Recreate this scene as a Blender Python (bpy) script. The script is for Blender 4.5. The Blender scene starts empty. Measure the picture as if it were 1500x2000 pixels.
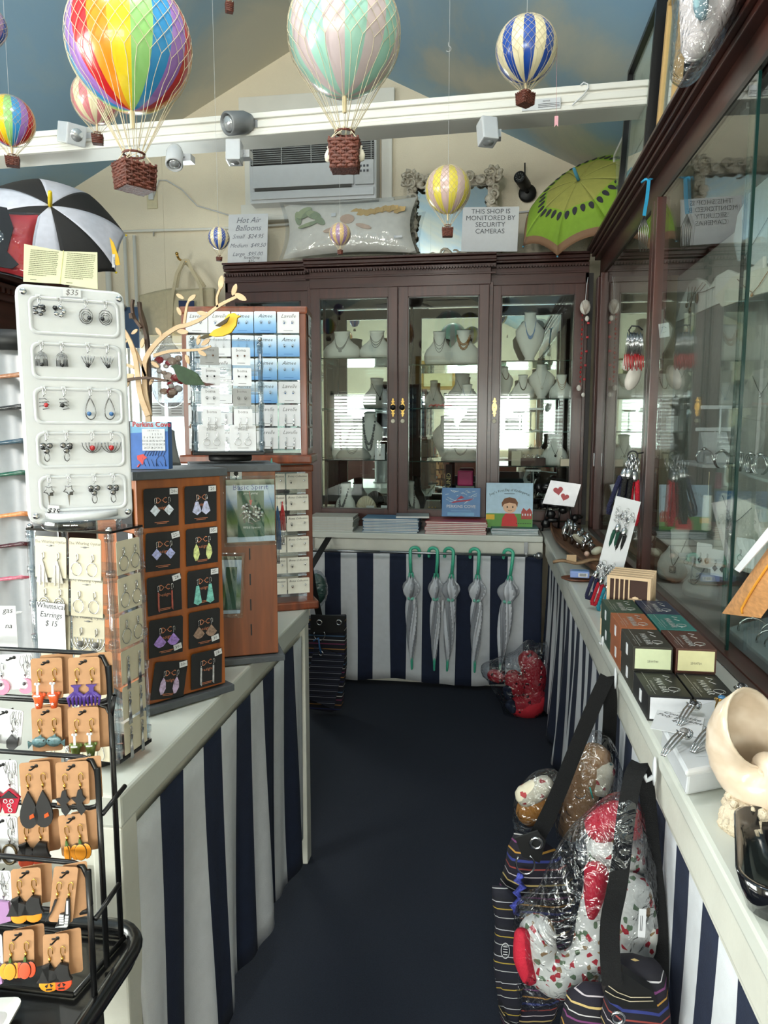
import bpy, bmesh, math, random
from mathutils import Matrix, Vector, noise
random.seed(7)
SC = bpy.context.scene
C = SC.collection
PI = math.pi
# ---------------------------------------------------------------- camera
CAM_H = 1.54; FPX = 1390.0
PITCH = math.atan(164/FPX); YAW = math.atan(200*math.cos(PITCH)/FPX)
FW = Vector((-math.sin(YAW)*math.cos(PITCH), math.cos(YAW)*math.cos(PITCH), -math.sin(PITCH)))
RT = Vector((math.cos(YAW), math.sin(YAW), 0)); UP = RT.cross(FW)
cd = bpy.data.cameras.new('camera'); cam = bpy.data.objects.new('camera', cd); C.objects.link(cam)
cd.sensor_fit = 'VERTICAL'; cd.sensor_height = 36; cd.lens = FPX/2000*36; cd.clip_start = 0.02; cd.clip_end = 100
mw = Matrix((RT, UP, -FW)).transposed().to_4x4(); mw.translation = (0, 0, CAM_H); cam.matrix_world = mw
SC.camera = cam
# ---------------------------------------------------------------- world, daylight, exposure
SC.view_settings.view_transform = 'Standard'; SC.view_settings.look = 'None'
SC.view_settings.exposure = 0.56; SC.view_settings.gamma = 1.0; SC.view_settings.use_curve_mapping = False
w = bpy.data.worlds.new('daylight'); SC.world = w; w.use_nodes = True
w.node_tree.nodes['Background'].inputs[0].default_value = (.85, .93, 1, 1)
w.node_tree.nodes['Background'].inputs[1].default_value = 1.6
def area(name, loc, rot, sx, sy, power, col=(1, 1, 1)):
    l = bpy.data.lights.new(name, 'AREA'); l.shape = 'RECTANGLE'; l.size = sx; l.size_y = sy; l.energy = power; l.color = col
    o = bpy.data.objects.new(name, l); C.objects.link(o); o.location = loc; o.rotation_euler = rot
    return o
area('storefront_daylight', (-.92, -3.16, 1.65), (PI/2, 0, 0), 3.4, 1.05, 330, (1, .97, .93))      # through the front windows
area('added_side_daylight', (-3.7, .1, 1.78), (PI/2, 0, -PI/2), 2.5, 1.65, 190, (1, .97, .94))  # added light, unseen left window opening placed to reach the right cabinet
area('back_window_daylight', (-2.32, 5.05, 1.68), (PI/2, 0, PI), .8, .9, 40, (.95, .98, 1))
DOME = (26, 34)
SC.cycles.max_bounces = 8; SC.cycles.transparent_max_bounces = 16; SC.cycles.glossy_bounces = 4
SC.cycles.caustics_reflective = False; SC.cycles.caustics_refractive = False
SC.cycles.sample_clamp_indirect = 4
# ---------------------------------------------------------------- places: where a sight line meets a real plane
def sight(px, py): return FW + RT*((px-750)/FPX) + UP*((1000-py)/FPX)
def onX(px, py, c): d = sight(px, py); t = c/d.x; return Vector((c, t*d.y, CAM_H+t*d.z))
def onY(px, py, c): d = sight(px, py); t = c/d.y; return Vector((t*d.x, c, CAM_H+t*d.z))
def onZ(px, py, c): d = sight(px, py); t = (c-CAM_H)/d.z; return Vector((t*d.x, t*d.y, c))
# ---------------------------------------------------------------- materials
def lin(c):
    c = c/255.0
    return c/12.92 if c <= .04045 else ((c+.055)/1.055)**2.4
def rgb(r, g, b): return (lin(r), lin(g), lin(b), 1)
MC = {}
def mat(name, col=(200, 200, 200), rough=.5, metal=0, var=.06, vs=30, bump=0, bs=80, coat=0, stretch=None, sheen=0, spec=None, trans=0):
    """Procedural Principled material: colour with slow noise variation, optional bump."""
    if name in MC: return MC[name]
    m = bpy.data.materials.new(name); m.use_nodes = True; MC[name] = m
    nt = m.node_tree; N = nt.nodes; L = nt.links; b = N['Principled BSDF']
    b.inputs['Roughness'].default_value = rough; b.inputs['Metallic'].default_value = metal
    b.inputs['Coat Weight'].default_value = coat
    if sheen: b.inputs['Sheen Weight'].default_value = sheen
    if spec is not None: b.inputs['Specular IOR Level'].default_value = spec
    if trans: b.inputs['Transmission Weight'].default_value = trans
    c = rgb(*col)
    tc = N.new('ShaderNodeTexCoord'); mp = N.new('ShaderNodeMapping'); L.new(tc.outputs['Object'], mp.inputs[0])
    if stretch: mp.inputs['Scale'].default_value = stretch
    n = N.new('ShaderNodeTexNoise'); n.inputs['Scale'].default_value = vs; n.inputs['Detail'].default_value = 3; L.new(mp.outputs[0], n.inputs[0])
    r = N.new('ShaderNodeValToRGB'); L.new(n.outputs[0], r.inputs[0])
    r.color_ramp.elements[0].position = .3; r.color_ramp.elements[1].position = .7
    r.color_ramp.elements[0].color = [x*(1-var) for x in c[:3]]+[1]; r.color_ramp.elements[1].color = [min(1, x*(1+var)) for x in c[:3]]+[1]
    L.new(r.outputs[0], b.inputs['Base Color'])
    if bump:
        n2 = N.new('ShaderNodeTexNoise'); n2.inputs['Scale'].default_value = bs; L.new(mp.outputs[0], n2.inputs[0])
        bp = N.new('ShaderNodeBump'); bp.inputs['Strength'].default_value = bump; bp.inputs['Distance'].default_value = .01
        L.new(n2.outputs[0], bp.inputs['Height']); L.new(bp.outputs[0], b.inputs['Normal'])
    return m
def glass(name, tint=(246, 250, 248), f0=.04, gloss=0.0, bump=0, bs=12, base=0):
    """Thin clear sheet: see-through, mirror-like towards grazing angles ."""
    if name in MC: return MC[name]
    m = bpy.data.materials.new(name); m.use_nodes = True; MC[name] = m
    nt = m.node_tree; N = nt.nodes; L = nt.links; N.remove(N['Principled BSDF']); out = N['Material Output']
    t = N.new('ShaderNodeBsdfTransparent'); t.inputs[0].default_value = rgb(*tint)
    g = N.new('ShaderNodeBsdfGlossy'); g.inputs['Roughness'].default_value = gloss; g.inputs[0].default_value = (1, 1, 1, 1)
    geo = N.new('ShaderNodeNewGeometry'); d = N.new('ShaderNodeVectorMath'); d.operation = 'DOT_PRODUCT'
    L.new(geo.outputs['Incoming'], d.inputs[0])
    if bump:
        tc = N.new('ShaderNodeTexCoord'); n2 = N.new('ShaderNodeTexNoise'); n2.inputs['Scale'].default_value = bs; n2.inputs['Detail'].default_value = 2
        n2.inputs['Distortion'].default_value = 1.5
        L.new(tc.outputs['Object'], n2.inputs[0]); bp = N.new('ShaderNodeBump'); bp.inputs['Strength'].default_value = bump; bp.inputs['Distance'].default_value = .02
        L.new(n2.outputs[0], bp.inputs['Height']); L.new(bp.outputs[0], g.inputs['Normal']); L.new(bp.outputs[0], d.inputs[1])
    else: L.new(geo.outputs['Normal'], d.inputs[1])
    def mth(op, a, b):
        x = N.new('ShaderNodeMath'); x.operation = op
        for i, q in enumerate((a, b)):
            if q is None: continue
            if isinstance(q, (int, float)): x.inputs[i].default_value = q
            else: L.new(q, x.inputs[i])
        return x.outputs[0]
    c = mth('ABSOLUTE', d.outputs['Value'], None); k = mth('POWER', mth('SUBTRACT', 1.0, c), 5.0)
    f = mth('ADD', mth('MULTIPLY', k, 1-f0), f0); 
    if base: f = mth('MAXIMUM', f, base)
    mx = N.new('ShaderNodeMixShader'); L.new(f, mx.inputs[0]); L.new(t.outputs[0], mx.inputs[1]); L.new(g.outputs[0], mx.inputs[2]); L.new(mx.outputs[0], out.inputs[0])
    return m
def ramp_mat(name, stops, coord='Object', axis=2, scale=1.0, rough=.7, tex=None, interp='CONSTANT', bump=0, off=0, metal=0):
    """Colour from a ramp along one axis (repeating with scale), or through a voronoi / noise texture."""
    if name in MC: return MC[name]
    m = bpy.data.materials.new(name); m.use_nodes = True; MC[name] = m
    nt = m.node_tree; N = nt.nodes; L = nt.links; b = N['Principled BSDF']; b.inputs['Roughness'].default_value = rough; b.inputs['Metallic'].default_value = metal
    tc = N.new('ShaderNodeTexCoord'); r = N.new('ShaderNodeValToRGB'); r.color_ramp.interpolation = interp
    if tex:
        t = N.new('ShaderNodeTexVoronoi' if tex == 'voronoi' else 'ShaderNodeTexNoise'); t.inputs['Scale'].default_value = scale
        L.new(tc.outputs[coord], t.inputs[0]); src = t.outputs[0]
        if tex == 'voronoi':
            sp = N.new('ShaderNodeSeparateColor'); L.new(t.outputs['Color'], sp.inputs[0]); src = sp.outputs[0]
    else:
        s = N.new('ShaderNodeSeparateXYZ'); L.new(tc.outputs[coord], s.inputs[0]); a = N.new('ShaderNodeMath'); a.operation = 'MULTIPLY_ADD'
        L.new(s.outputs[axis], a.inputs[0]); a.inputs[1].default_value = scale; a.inputs[2].default_value = off
        fr = N.new('ShaderNodeMath'); fr.operation = 'FRACT'; L.new(a.outputs[0], fr.inputs[0]); src = fr.outputs[0]
    L.new(src, r.inputs[0])
    el = r.color_ramp.elements
    while len(el) > 1: el.remove(el[-1])
    for i, (p, c) in enumerate(stops):
        e = el[0] if i == 0 else el.new(p)
        e.position = p; e.color = rgb(*c)
    L.new(r.outputs[0], b.inputs['Base Color'])
    if bump:
        bp = N.new('ShaderNodeBump'); bp.inputs['Strength'].default_value = bump; bp.inputs['Distance'].default_value = .004
        L.new(src, bp.inputs['Height']); L.new(bp.outputs[0], b.inputs['Normal'])
    return m
def wood(name, c1, c2, rough=.25, axis='Z', coat=.4, sc=1.0):
    if name in MC: return MC[name]
    m = bpy.data.materials.new(name); m.use_nodes = True; MC[name] = m
    nt = m.node_tree; N = nt.nodes; L = nt.links; b = N['Principled BSDF']; b.inputs['Roughness'].default_value = rough; b.inputs['Coat Weight'].default_value = coat; b.inputs['Coat Roughness'].default_value = .15
    tc = N.new('ShaderNodeTexCoord'); mp = N.new('ShaderNodeMapping'); L.new(tc.outputs['Object'], mp.inputs[0])
    mp.inputs['Scale'].default_value = {'Z': (40*sc, 40*sc, 3*sc), 'X': (3*sc, 40*sc, 40*sc), 'Y': (40*sc, 3*sc, 40*sc)}[axis]
    n = N.new('ShaderNodeTexNoise'); n.inputs['Scale'].default_value = 1; n.inputs['Detail'].default_value = 6; n.inputs['Distortion'].default_value = .6; L.new(mp.outputs[0], n.inputs[0])
    r = N.new('ShaderNodeValToRGB'); L.new(n.outputs[0], r.inputs[0]); r.color_ramp.elements[0].position = .32; r.color_ramp.elements[1].position = .68
    r.color_ramp.elements[0].color = rgb(*c1); r.color_ramp.elements[1].color = rgb(*c2); L.new(r.outputs[0], b.inputs['Base Color'])
    return m
# ---------------------------------------------------------------- mesh building
class M:
    def __init__(s, T=None): s.v = []; s.f = []; s.mi = []; s.sm = []; s.c = 0; s.T = T or Matrix.Identity(4)
    def add(s, vs, fs, smooth=False, T=None):
        T = s.T @ T if T is not None else s.T; o = len(s.v)
        s.v += [tuple(T @ Vector(q)) for q in vs]
        for f in fs: s.f.append(tuple(i+o for i in f)); s.mi.append(s.c); s.sm.append(smooth)
        return s
    def box(s, c, d, T=None, b=0):
        x, y, z = c; a, e, g = d[0]/2, d[1]/2, d[2]/2
        if b:
            b = min(b, a*.9, e*.9, g*.9); vs = []; fs = []
            bm = bmesh.new(); bmesh.ops.create_cube(bm, size=1)
            for v in bm.verts: v.co = Vector((x+v.co.x*2*a, y+v.co.y*2*e, z+v.co.z*2*g))
            bmesh.ops.bevel(bm, geom=bm.edges[:], offset=b, segments=2, affect='EDGES', profile=.6)
            bm.verts.index_update(); vs = [v.co[:] for v in bm.verts]; fs = [[v.index for v in f.verts] for f in bm.faces]; bm.free()
            return s.add(vs, fs, False, T)
        vs = [(x+i*a, y+j*e, z+k*g) for i in (-1, 1) for j in (-1, 1) for k in (-1, 1)]
        return s.add(vs, [(0, 1, 3, 2), (4, 6, 7, 5), (0, 4, 5, 1), (2, 3, 7, 6), (0, 2, 6, 4), (1, 5, 7, 3)], False, T)
    def tube(s, pts, r, n=6, closed=False, cap=True, T=None, flat=None):
        """Round tube through pts; r a number or one per point; flat=(wide, thin) gives a strap with its wide side across the given up."""
        P = [Vector(p) for p in pts]; k = len(P)
        if k < 2: return s
        R = r if isinstance(r, (list, tuple)) else [r]*k
        vs = []; prev = None
        for i, p in enumerate(P):
            if closed: t = P[(i+1) % k]-P[i-1]
            else: t = P[min(i+1, k-1)]-P[max(i-1, 0)]
            if t.length < 1e-9: t = Vector((0, 0, 1))
            t.normalize()
            if flat is not None: u = Vector(flat[2]); u = u-t*u.dot(t)
            elif prev is None: u = t.orthogonal()
            else: u = prev-t*prev.dot(t)
            if u.length < 1e-6: u = t.orthogonal()
            u.normalize(); w_ = t.cross(u); prev = u
            if flat is not None:
                a, b = flat[0]/2, flat[1]/2
                for q, e in ((a, b), (-a, b), (-a, -b), (a, -b)): vs.append(p+u*q+w_*e)
            else:
                for j in range(n):
                    an = 2*PI*j/n; vs.append(p+(u*math.cos(an)+w_*math.sin(an))*R[i])
        if flat is not None: n = 4
        fs = []
        for i in range(k if closed else k-1):
            for j in range(n):
                a = i*n+j; b = i*n+(j+1) % n; i2 = (i+1) % k; fs.append((a, b, i2*n+(j+1) % n, i2*n+j))
        if cap and not closed: fs.append(tuple(range(n))[::-1]); fs.append(tuple((k-1)*n+j for j in range(n)))
        return s.add([q[:] for q in vs], fs, flat is None, T)
    def lathe(s, pr, n=16, T=None, ncol=None, smooth=True, sx=1, sy=1):
        """Profile (r, z) turned about Z; ncol(j) gives the material index of segment j."""
        vs = []; k = len(pr)
        for r, z in pr:
            for j in range(n): a = 2*PI*j/n; vs.append((r*math.cos(a)*sx, r*math.sin(a)*sy, z))
        for j in range(n):
            if ncol: s.c = ncol(j)
            s_fs = [(i*n+j, i*n+(j+1) % n, (i+1)*n+(j+1) % n, (i+1)*n+j) for i in range(k-1)]
            if j == 0: base = len(s.v); s.add(vs, s_fs, smooth, T)
            else:
                for f in s_fs: s.f.append(tuple(i+base for i in f)); s.mi.append(s.c); s.sm.append(smooth)
        if pr[0][0] > 1e-6: s.f.append(tuple(base+j for j in range(n))[::-1]); s.mi.append(s.c); s.sm.append(False)
        if pr[-1][0] > 1e-6: s.f.append(tuple(base+(k-1)*n+j for j in range(n))); s.mi.append(s.c); s.sm.append(False)
        return s
    def ball(s, c, r, n=10, T=None):
        r3 = r if isinstance(r, (list, tuple)) else (r, r, r); k = max(4, n//2)
        T2 = Matrix.Translation(c) @ Matrix.Diagonal((*r3, 1))
        if T is not None: T2 = T @ T2
        return s.lathe([(max(1e-7, math.sin(PI*i/k)), -math.cos(PI*i/k)) for i in range(k+1)], n, T2)
    def prism(s, poly, t, T=None, y0=0):
        """Flat outline (x, z) given depth t along Y."""
        n = len(poly); vs = [(x, y0-t/2, z) for x, z in poly]+[(x, y0+t/2, z) for x, z in poly]
        return s.add(vs, [tuple(range(n)), tuple(range(n, 2*n))[::-1]]+[(i, i+n, (i+1) % n+n, (i+1) % n) for i in range(n)], False, T)
    def grid(s, fn, nu, nv, smooth=True, mf=None, T=None):
        vs = [tuple(fn(i/nu, j/nv)) for i in range(nu+1) for j in range(nv+1)]; o = len(s.v); s.add(vs, [], smooth, T)
        for i in range(nu):
            for j in range(nv):
                a = o+i*(nv+1)+j; s.f.append((a, a+nv+1, a+nv+2, a+1)); s.mi.append(mf(i, j) if mf else s.c); s.sm.append(smooth)
        return s
    def loft(s, rings, smooth=True, cap=True, T=None, closed=False):
        n = len(rings[0]); vs = [q for r in rings for q in r]; k = len(rings)
        fs = [(i*n+j, i*n+(j+1) % n, (i+1) % k*n+(j+1) % n, (i+1) % k*n+j) for i in range(k if closed else k-1) for j in range(n)]
        if cap and not closed: fs += [tuple(range(n))[::-1], tuple((k-1)*n+j for j in range(n))]
        return s.add(vs, fs, smooth, T)
    def obj(s, name, mats, parent=None, sub=0, solid=0, bev=0, wn=False):
        me = bpy.data.meshes.new(name); me.from_pydata(s.v, [], s.f)
        mats = mats if isinstance(mats, (list, tuple)) else [mats]
        for m in mats: me.materials.append(m)
        me.polygons.foreach_set('material_index', s.mi); me.polygons.foreach_set('use_smooth', s.sm)
        bm = bmesh.new(); bm.from_mesh(me); bmesh.ops.recalc_face_normals(bm, faces=bm.faces[:]); bm.to_mesh(me); bm.free(); me.update()
        o = bpy.data.objects.new(name, me); C.objects.link(o)
        if parent: o.parent = parent
        if sub: q = o.modifiers.new('s', 'SUBSURF'); q.levels = sub; q.render_levels = sub
        if solid: q = o.modifiers.new('t', 'SOLIDIFY'); q.thickness = solid; q.offset = 0
        if bev: q = o.modifiers.new('b', 'BEVEL'); q.width = bev; q.segments = 2; q.limit_method = 'ANGLE'
        return o
def tag(o, label=None, cat=None, group=None, kind=None):
    for k, v in (('label', label), ('category', cat), ('group', group), ('kind', kind)):
        if v: o[k] = v
    return o
def thing(name, label, cat, loc=(0, 0, 0), rz=0, group=None, mtx=None):
    o = bpy.data.objects.new(name, None); C.objects.link(o); o.empty_display_size = .02
    if mtx is not None: o.matrix_world = mtx
    else: o.location = loc; o.rotation_euler = (0, 0, rz)
    return tag(o, label, cat, group)
def struct(o): o['kind'] = 'structure'; return o
def dup(root, label=None, mtx=None, loc=None, rz=None, group=None):
    r = root.copy(); C.objects.link(r)
    def rec(a, b):
        for ch in list(a.children): c = ch.copy(); C.objects.link(c); c.parent = b; rec(ch, c)
    rec(root, r)
    if mtx is not None: r.matrix_world = mtx
    if loc is not None: r.location = loc
    if rz is not None: r.rotation_euler = (0, 0, rz)
    if label: r['label'] = label
    if group: r['group'] = group
    return r
TXT = {}
def text(s, size, name='lettering', m=None, parent=None, loc=(0, 0, 0), face='-Y', align='CENTER', shear=0, res=2, depth=.0002, rot=None, bold=0, tilt=0, space=1):
    """Lettering as a thin raised mesh. It stands in the XZ plane and reads from -Y; face='+Z' lays it flat."""
    key = (s, align, shear, res, bold, space)
    if key not in TXT:
        cu = bpy.data.curves.new('t', 'FONT'); cu.body = s; cu.size = 1; cu.align_x = align; cu.align_y = 'CENTER'; cu.shear = shear; cu.resolution_u = res; cu.offset = bold; cu.space_line = space
        o = bpy.data.objects.new('t', cu); C.objects.link(o)
        dg = bpy.context.evaluated_depsgraph_get(); me = bpy.data.meshes.new_from_object(o.evaluated_get(dg)); C.objects.unlink(o); bpy.data.objects.remove(o); TXT[key] = me
    me = TXT[key].copy(); me.materials.clear(); me.materials.append(m or INK)
    S = Matrix.Diagonal((size, size, size, 1)); R = Matrix.Identity(4)
    if face == '-Y': R = Matrix.Rotation(PI/2, 4, 'X')
    me.transform(Matrix.Rotation(tilt, 4, 'Y' if face == '-Y' else 'Z') @ R @ S); me.name = name
    o = bpy.data.objects.new(name, me); C.objects.link(o); o.location = loc
    if rot: o.rotation_euler = rot
    if parent: o.parent = parent
    return o
def Rz(a): return Matrix.Rotation(a, 4, 'Z')
def Rx(a): return Matrix.Rotation(a, 4, 'X')
def Ry(a): return Matrix.Rotation(a, 4, 'Y')
def Tr(*a): return Matrix.Translation(a if len(a) == 3 else a[0])
def frame(o, xdir, zdir=(0, 0, 1)):
    """Matrix at o whose local X runs along xdir, Z near zdir, and -Y faces out."""
    x = Vector(xdir).normalized(); z = Vector(zdir); z = (z-x*z.dot(x)).normalized(); y = z.cross(x)
    m = Matrix((x, y, z)).transposed().to_4x4(); m.translation = Vector(o); return m
def arc(c, r, a0, a1, n, ax='XZ'):
    o = []
    for i in range(n+1):
        a = a0+(a1-a0)*i/n; p, q = r*math.cos(a), r*math.sin(a)
        o.append((c[0]+p, c[1], c[2]+q) if ax == 'XZ' else ((c[0]+p, c[1]+q, c[2]) if ax == 'XY' else (c[0], c[1]+p, c[2]+q)))
    return o
# shared materials
MAHOG = wood('mahogany', (58, 24, 17), (74, 34, 25), .34, 'Z', .2)
MAHOGH = wood('mahogany_horizontal', (58, 24, 17), (74, 34, 25), .34, 'X', .2)
MAHOGY = wood('mahogany_lengthwise', (52, 24, 18), (70, 35, 27), .34, 'Y', .2)
CHERRY = wood('cherry_wood', (92, 40, 16), (128, 60, 26), .4, 'Z', .2)
OAK = wood('stained_pine', (128, 66, 22), (160, 88, 34), .45, 'Z', .1)
PLY = wood('birch_ply', (190, 158, 122), (210, 180, 144), .6, 'X', 0)
PLYEDGE = mat('burnt_ply_edge', (58, 36, 22), .8)
SLATE = mat('grey_slate', (72, 76, 80), .55, bump=.2, bs=60)
CREAM = mat('cream_plaster', (232, 221, 198), .85, var=.05, vs=3, bump=.25, bs=160)
WHITE = mat('white_paint', (228, 226, 218), .45, var=.03, vs=6)
WORN = mat('worn_white_paint', (206, 205, 194), .38, var=.07, vs=9, bump=.05)
COUNTER = mat('grey_white_counter', (204, 206, 197), .3, var=.04, vs=5)
PLASTIC = mat('white_plastic', (206, 208, 211), .25, var=.02, coat=.3)
PAPER = mat('white_paper', (218, 218, 221), .7, var=.02)
IVORY = mat('ivory_card', (200, 191, 168), .7, var=.03)
KRAFT = mat('kraft_card', (188, 142, 104), .8, var=.07, vs=60)
BLACK = mat('matt_black', (14, 14, 15), .5)
CARDB = mat('black_card', (26, 26, 28), .75)
IRON = mat('black_wire', (12, 12, 13), .35)
SILVER = mat('silver', (196, 196, 198), .18, 1)
STEEL = mat('brushed_steel', (150, 152, 155), .3, 1)
GOLD = mat('gold_wire', (214, 170, 84), .2, 1)
BRASS = mat('brass', (190, 152, 84), .25, 1)
COPPERINK = mat('copper_ink', (196, 120, 84), .5)
INK = mat('dark_ink', (34, 34, 38), .6)
NAVY = mat('navy_canvas', (17, 28, 52), .85, var=.12, bump=.15, bs=400)
OFFW = mat('white_canvas', (206, 208, 212), .85, var=.04, bump=.15, bs=400)
RED = mat('red_paint', (178, 26, 34), .4)
WICKER = mat('wicker', (92, 44, 30), .55, var=.35, vs=90, bump=.4, bs=200)
CORD = mat('cream_cord', (206, 192, 164), .8)
GLASS = glass('clear_glass')
ACRYL = glass('clear_acrylic', (236, 240, 242), .05, .02, base=.07)
FILM = glass('plastic_film', (234, 236, 240), .07, .14, bump=1.0, bs=26, base=.10)
FILM2 = glass('crisp_cellophane', (244, 246, 248), .05, .05, bump=.5, bs=9, base=.04)
MIRROR = mat('mirror', (214, 220, 218), .01, 1, var=0)
GREENEDGE = mat('glass_edge', (12, 44, 40), .1)
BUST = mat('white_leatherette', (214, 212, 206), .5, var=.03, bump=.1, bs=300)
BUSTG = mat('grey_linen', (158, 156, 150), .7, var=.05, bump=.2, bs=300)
TEALP = mat('mint_plastic', (72, 178, 146), .3)
STRAP = mat('black_webbing', (9, 9, 10), .75, bump=.3, bs=500, spec=.25)
# ================================================================ THE ROOM
XR = 1.10; XL = -3.5; YB = 4.85; YF = -3.0; APX = -1.2; APZ = 4.05; SL = .5
def ceil_z(x): return APZ-SL*abs(x-APX)
def wallY(name, y, x0, x1, holes, zt, m, th=.12, sgn=1):
    """Wall in the plane y with a gable top and rectangular window holes (x0, x1, z0, z1)."""
    b = M(); xs = sorted({x0, x1, APX} | {h[0] for h in holes} | {h[1] for h in holes})
    for a, c in zip(xs, xs[1:]):
        zs = [0.0]; mid = (a+c)/2
        for h in holes:
            if h[0] <= mid <= h[1]: zs += [h[2], h[3]]
        for i in range(0, len(zs)-1, 2): b.box((mid, y+sgn*th/2, (zs[i]+zs[i+1])/2), (c-a, th, zs[i+1]-zs[i]))
        z0 = zs[-1]; za, zc = ceil_z(a)+.02, ceil_z(c)+.02
        b.add([(a, y, z0), (c, y, z0), (c, y, zc), (a, y, za), (a, y+sgn*th, z0), (c, y+sgn*th, z0), (c, y+sgn*th, zc), (a, y+sgn*th, za)],
              [(0, 1, 2, 3), (7, 6, 5, 4), (0, 4, 5, 1), (3, 2, 6, 7), (1, 5, 6, 2), (0, 3, 7, 4)])
    return struct(b.obj(name, m))
wallY('wall_back', YB, XL, XR, [(-2.72, -1.93, 1.22, 2.12)], 0, CREAM)
wallY('wall_front', YF, XL, XR, [(-2.6, -.95, 1.15, 2.15), (-.75, .75, 1.15, 2.15)], 0, CREAM, sgn=-1)
b = M(); b.box((XR+.06, (YB+YF)/2, 1.5), (.12, YB-YF+.24, 3.0)); struct(b.obj('wall_right', CREAM))
b = M()
for y0, y1, z0, z1 in ((YF-.12, -1.2, 0, 3.0), (1.4, YB+.12, 0, 3.0), (-1.2, 1.4, 0, .95), (-1.2, 1.4, 2.6, 3.0)): b.box((XL-.06, (y0+y1)/2, (z0+z1)/2), (.12, y1-y0, z1-z0))
struct(b.obj('wall_left', CREAM))
carpet = mat('navy_carpet', (19, 27, 42), .95, var=.35, vs=260, bump=.5, bs=700)
b = M(); b.box(((XL+XR)/2, (YB+YF)/2, -.05), (XR-XL+.24, YB-YF+.24, .1)); struct(b.obj('floor', carpet))
# painted sky ceiling: two slopes
m = bpy.data.materials.new('painted_sky'); m.use_nodes = True; nt = m.node_tree; N = nt.nodes; L = nt.links
tc = N.new('ShaderNodeTexCoord'); n1 = N.new('ShaderNodeTexNoise'); n1.inputs['Scale'].default_value = .9; n1.inputs['Detail'].default_value = 7; n1.inputs['Roughness'].default_value = .62; n1.inputs['Distortion'].default_value = .5
mp = N.new('ShaderNodeMapping'); mp.inputs['Location'].default_value = (3.3, 1.2, .4); mp.inputs['Scale'].default_value = (1, .7, 1)
L.new(tc.outputs['Object'], mp.inputs[0]); L.new(mp.outputs[0], n1.inputs[0])
r = N.new('ShaderNodeValToRGB'); L.new(n1.outputs[0], r.inputs[0]); e = r.color_ramp.elements
e[0].position = .42; e[0].color = rgb(140, 174, 200); e[1].position = .78; e[1].color = rgb(206, 202, 186)
q = e.new(.52); q.color = rgb(152, 178, 194); q = e.new(.62); q.color = rgb(182, 188, 182)
src = n1.outputs[0]        # painted cloud banks: noise lifted round a few places on the ceiling
for cx_, cy_, cz_, rad, amt in ((-1.6, 4.75, 3.85, .75, .30), (-1.3, 4.5, 4.0, .6, .24), (-2.1, 4.95, 3.6, .5, .22), (-.15, 4.35, 3.52, .42, .26), (.2, 4.3, 3.35, .5, .32), (.45, 3.6, 3.22, .5, .22), (.55, 4.6, 3.15, .5, .26), (-2.9, 3.2, 3.2, 1.0, -.16), (.0, 3.5, 3.45, .4, -.06)):
    dn_ = N.new('ShaderNodeVectorMath'); dn_.operation = 'DISTANCE'; L.new(tc.outputs['Object'], dn_.inputs[0]); dn_.inputs[1].default_value = (cx_, cy_, cz_)
    mr = N.new('ShaderNodeMapRange'); mr.interpolation_type = 'SMOOTHSTEP'; L.new(dn_.outputs['Value'], mr.inputs['Value']); mr.inputs['From Min'].default_value = 0; mr.inputs['From Max'].default_value = rad; mr.inputs['To Min'].default_value = amt; mr.inputs['To Max'].default_value = 0
    ad = N.new('ShaderNodeMath'); ad.operation = 'ADD'; L.new(src, ad.inputs[0]); L.new(mr.outputs[0], ad.inputs[1]); src = ad.outputs[0]
L.new(src, r.inputs[0])
L.new(r.outputs[0], N['Principled BSDF'].inputs['Base Color']); N['Principled BSDF'].inputs['Roughness'].default_value = .8
SKYM = m
for nm, xe in (('ceiling_left', XL-.12), ('ceiling_right', XR+.12)):
    b = M(); za = ceil_z(xe)
    b.add([(APX, YF-.12, APZ), (APX, YB+.12, APZ), (xe, YB+.12, za), (xe, YF-.12, za), (APX, YF-.12, APZ+.1), (APX, YB+.12, APZ+.1), (xe, YB+.12, za+.1), (xe, YF-.12, za+.1)],
          [(0, 1, 2, 3), (7, 6, 5, 4), (0, 4, 5, 1), (1, 5, 6, 2), (2, 6, 7, 3), (3, 7, 4, 0)])
    o = struct(b.obj('ceiling' if nm[-4:] == 'left' else 'ceiling.001', SKYM))
# windows
def window(n, axis, c, a0, a1, z0, z1, nx=2, nz=2, blinds=0, s=1):
    b = M(); fr = M()
    def bx(B, u, z, du, dz, t=.05, off=0):
        B.box((u, c+off, z), (du, t, dz)) if axis == 'Y' else B.box((c+off, u, z), (t, du, dz))
    for u in (a0+.03, a1-.03): bx(fr, u, (z0+z1)/2, .06, z1-z0)
    for z in (z0+.03, z1-.03): bx(fr, (a0+a1)/2, z, a1-a0, .06)
    for i in range(1, nx): bx(fr, a0+(a1-a0)*i/nx, (z0+z1)/2, .03, z1-z0, .03)
    for i in range(1, nz): bx(fr, (a0+a1)/2, z0+(z1-z0)*i/nz, a1-a0, .03, .03)
    o = struct(fr.obj('window_%d' % n, WHITE))
    g = M(); bx(g, (a0+a1)/2, (z0+z1)/2, a1-a0-.04, z1-z0-.04, .004); g.obj('pane', GLASS, o)
    if blinds:
        g = M(); k = int((z1-z0)/.055)
        for i in range(k):
            z = z0+.04+i*.055
            T = Tr((a0+a1)/2, c-s*.09, z) @ Rx(s*.5); g.box((0, 0, 0), (a1-a0-.1, .045, .002), T)
        bl = g.obj('blind', mat('white_blind', (232, 234, 230), .5), o)
    return o
window(1, 'Y', YB+.06, -2.72, -1.93, 1.22, 2.12, 2, 1)
window(2, 'Y', YF-.06, -2.6, -.95, 1.15, 2.15, 2, 2, 1, -1)
window(3, 'Y', YF-.06, -.75, .75, 1.15, 2.15, 2, 2, 1, -1)
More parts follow.
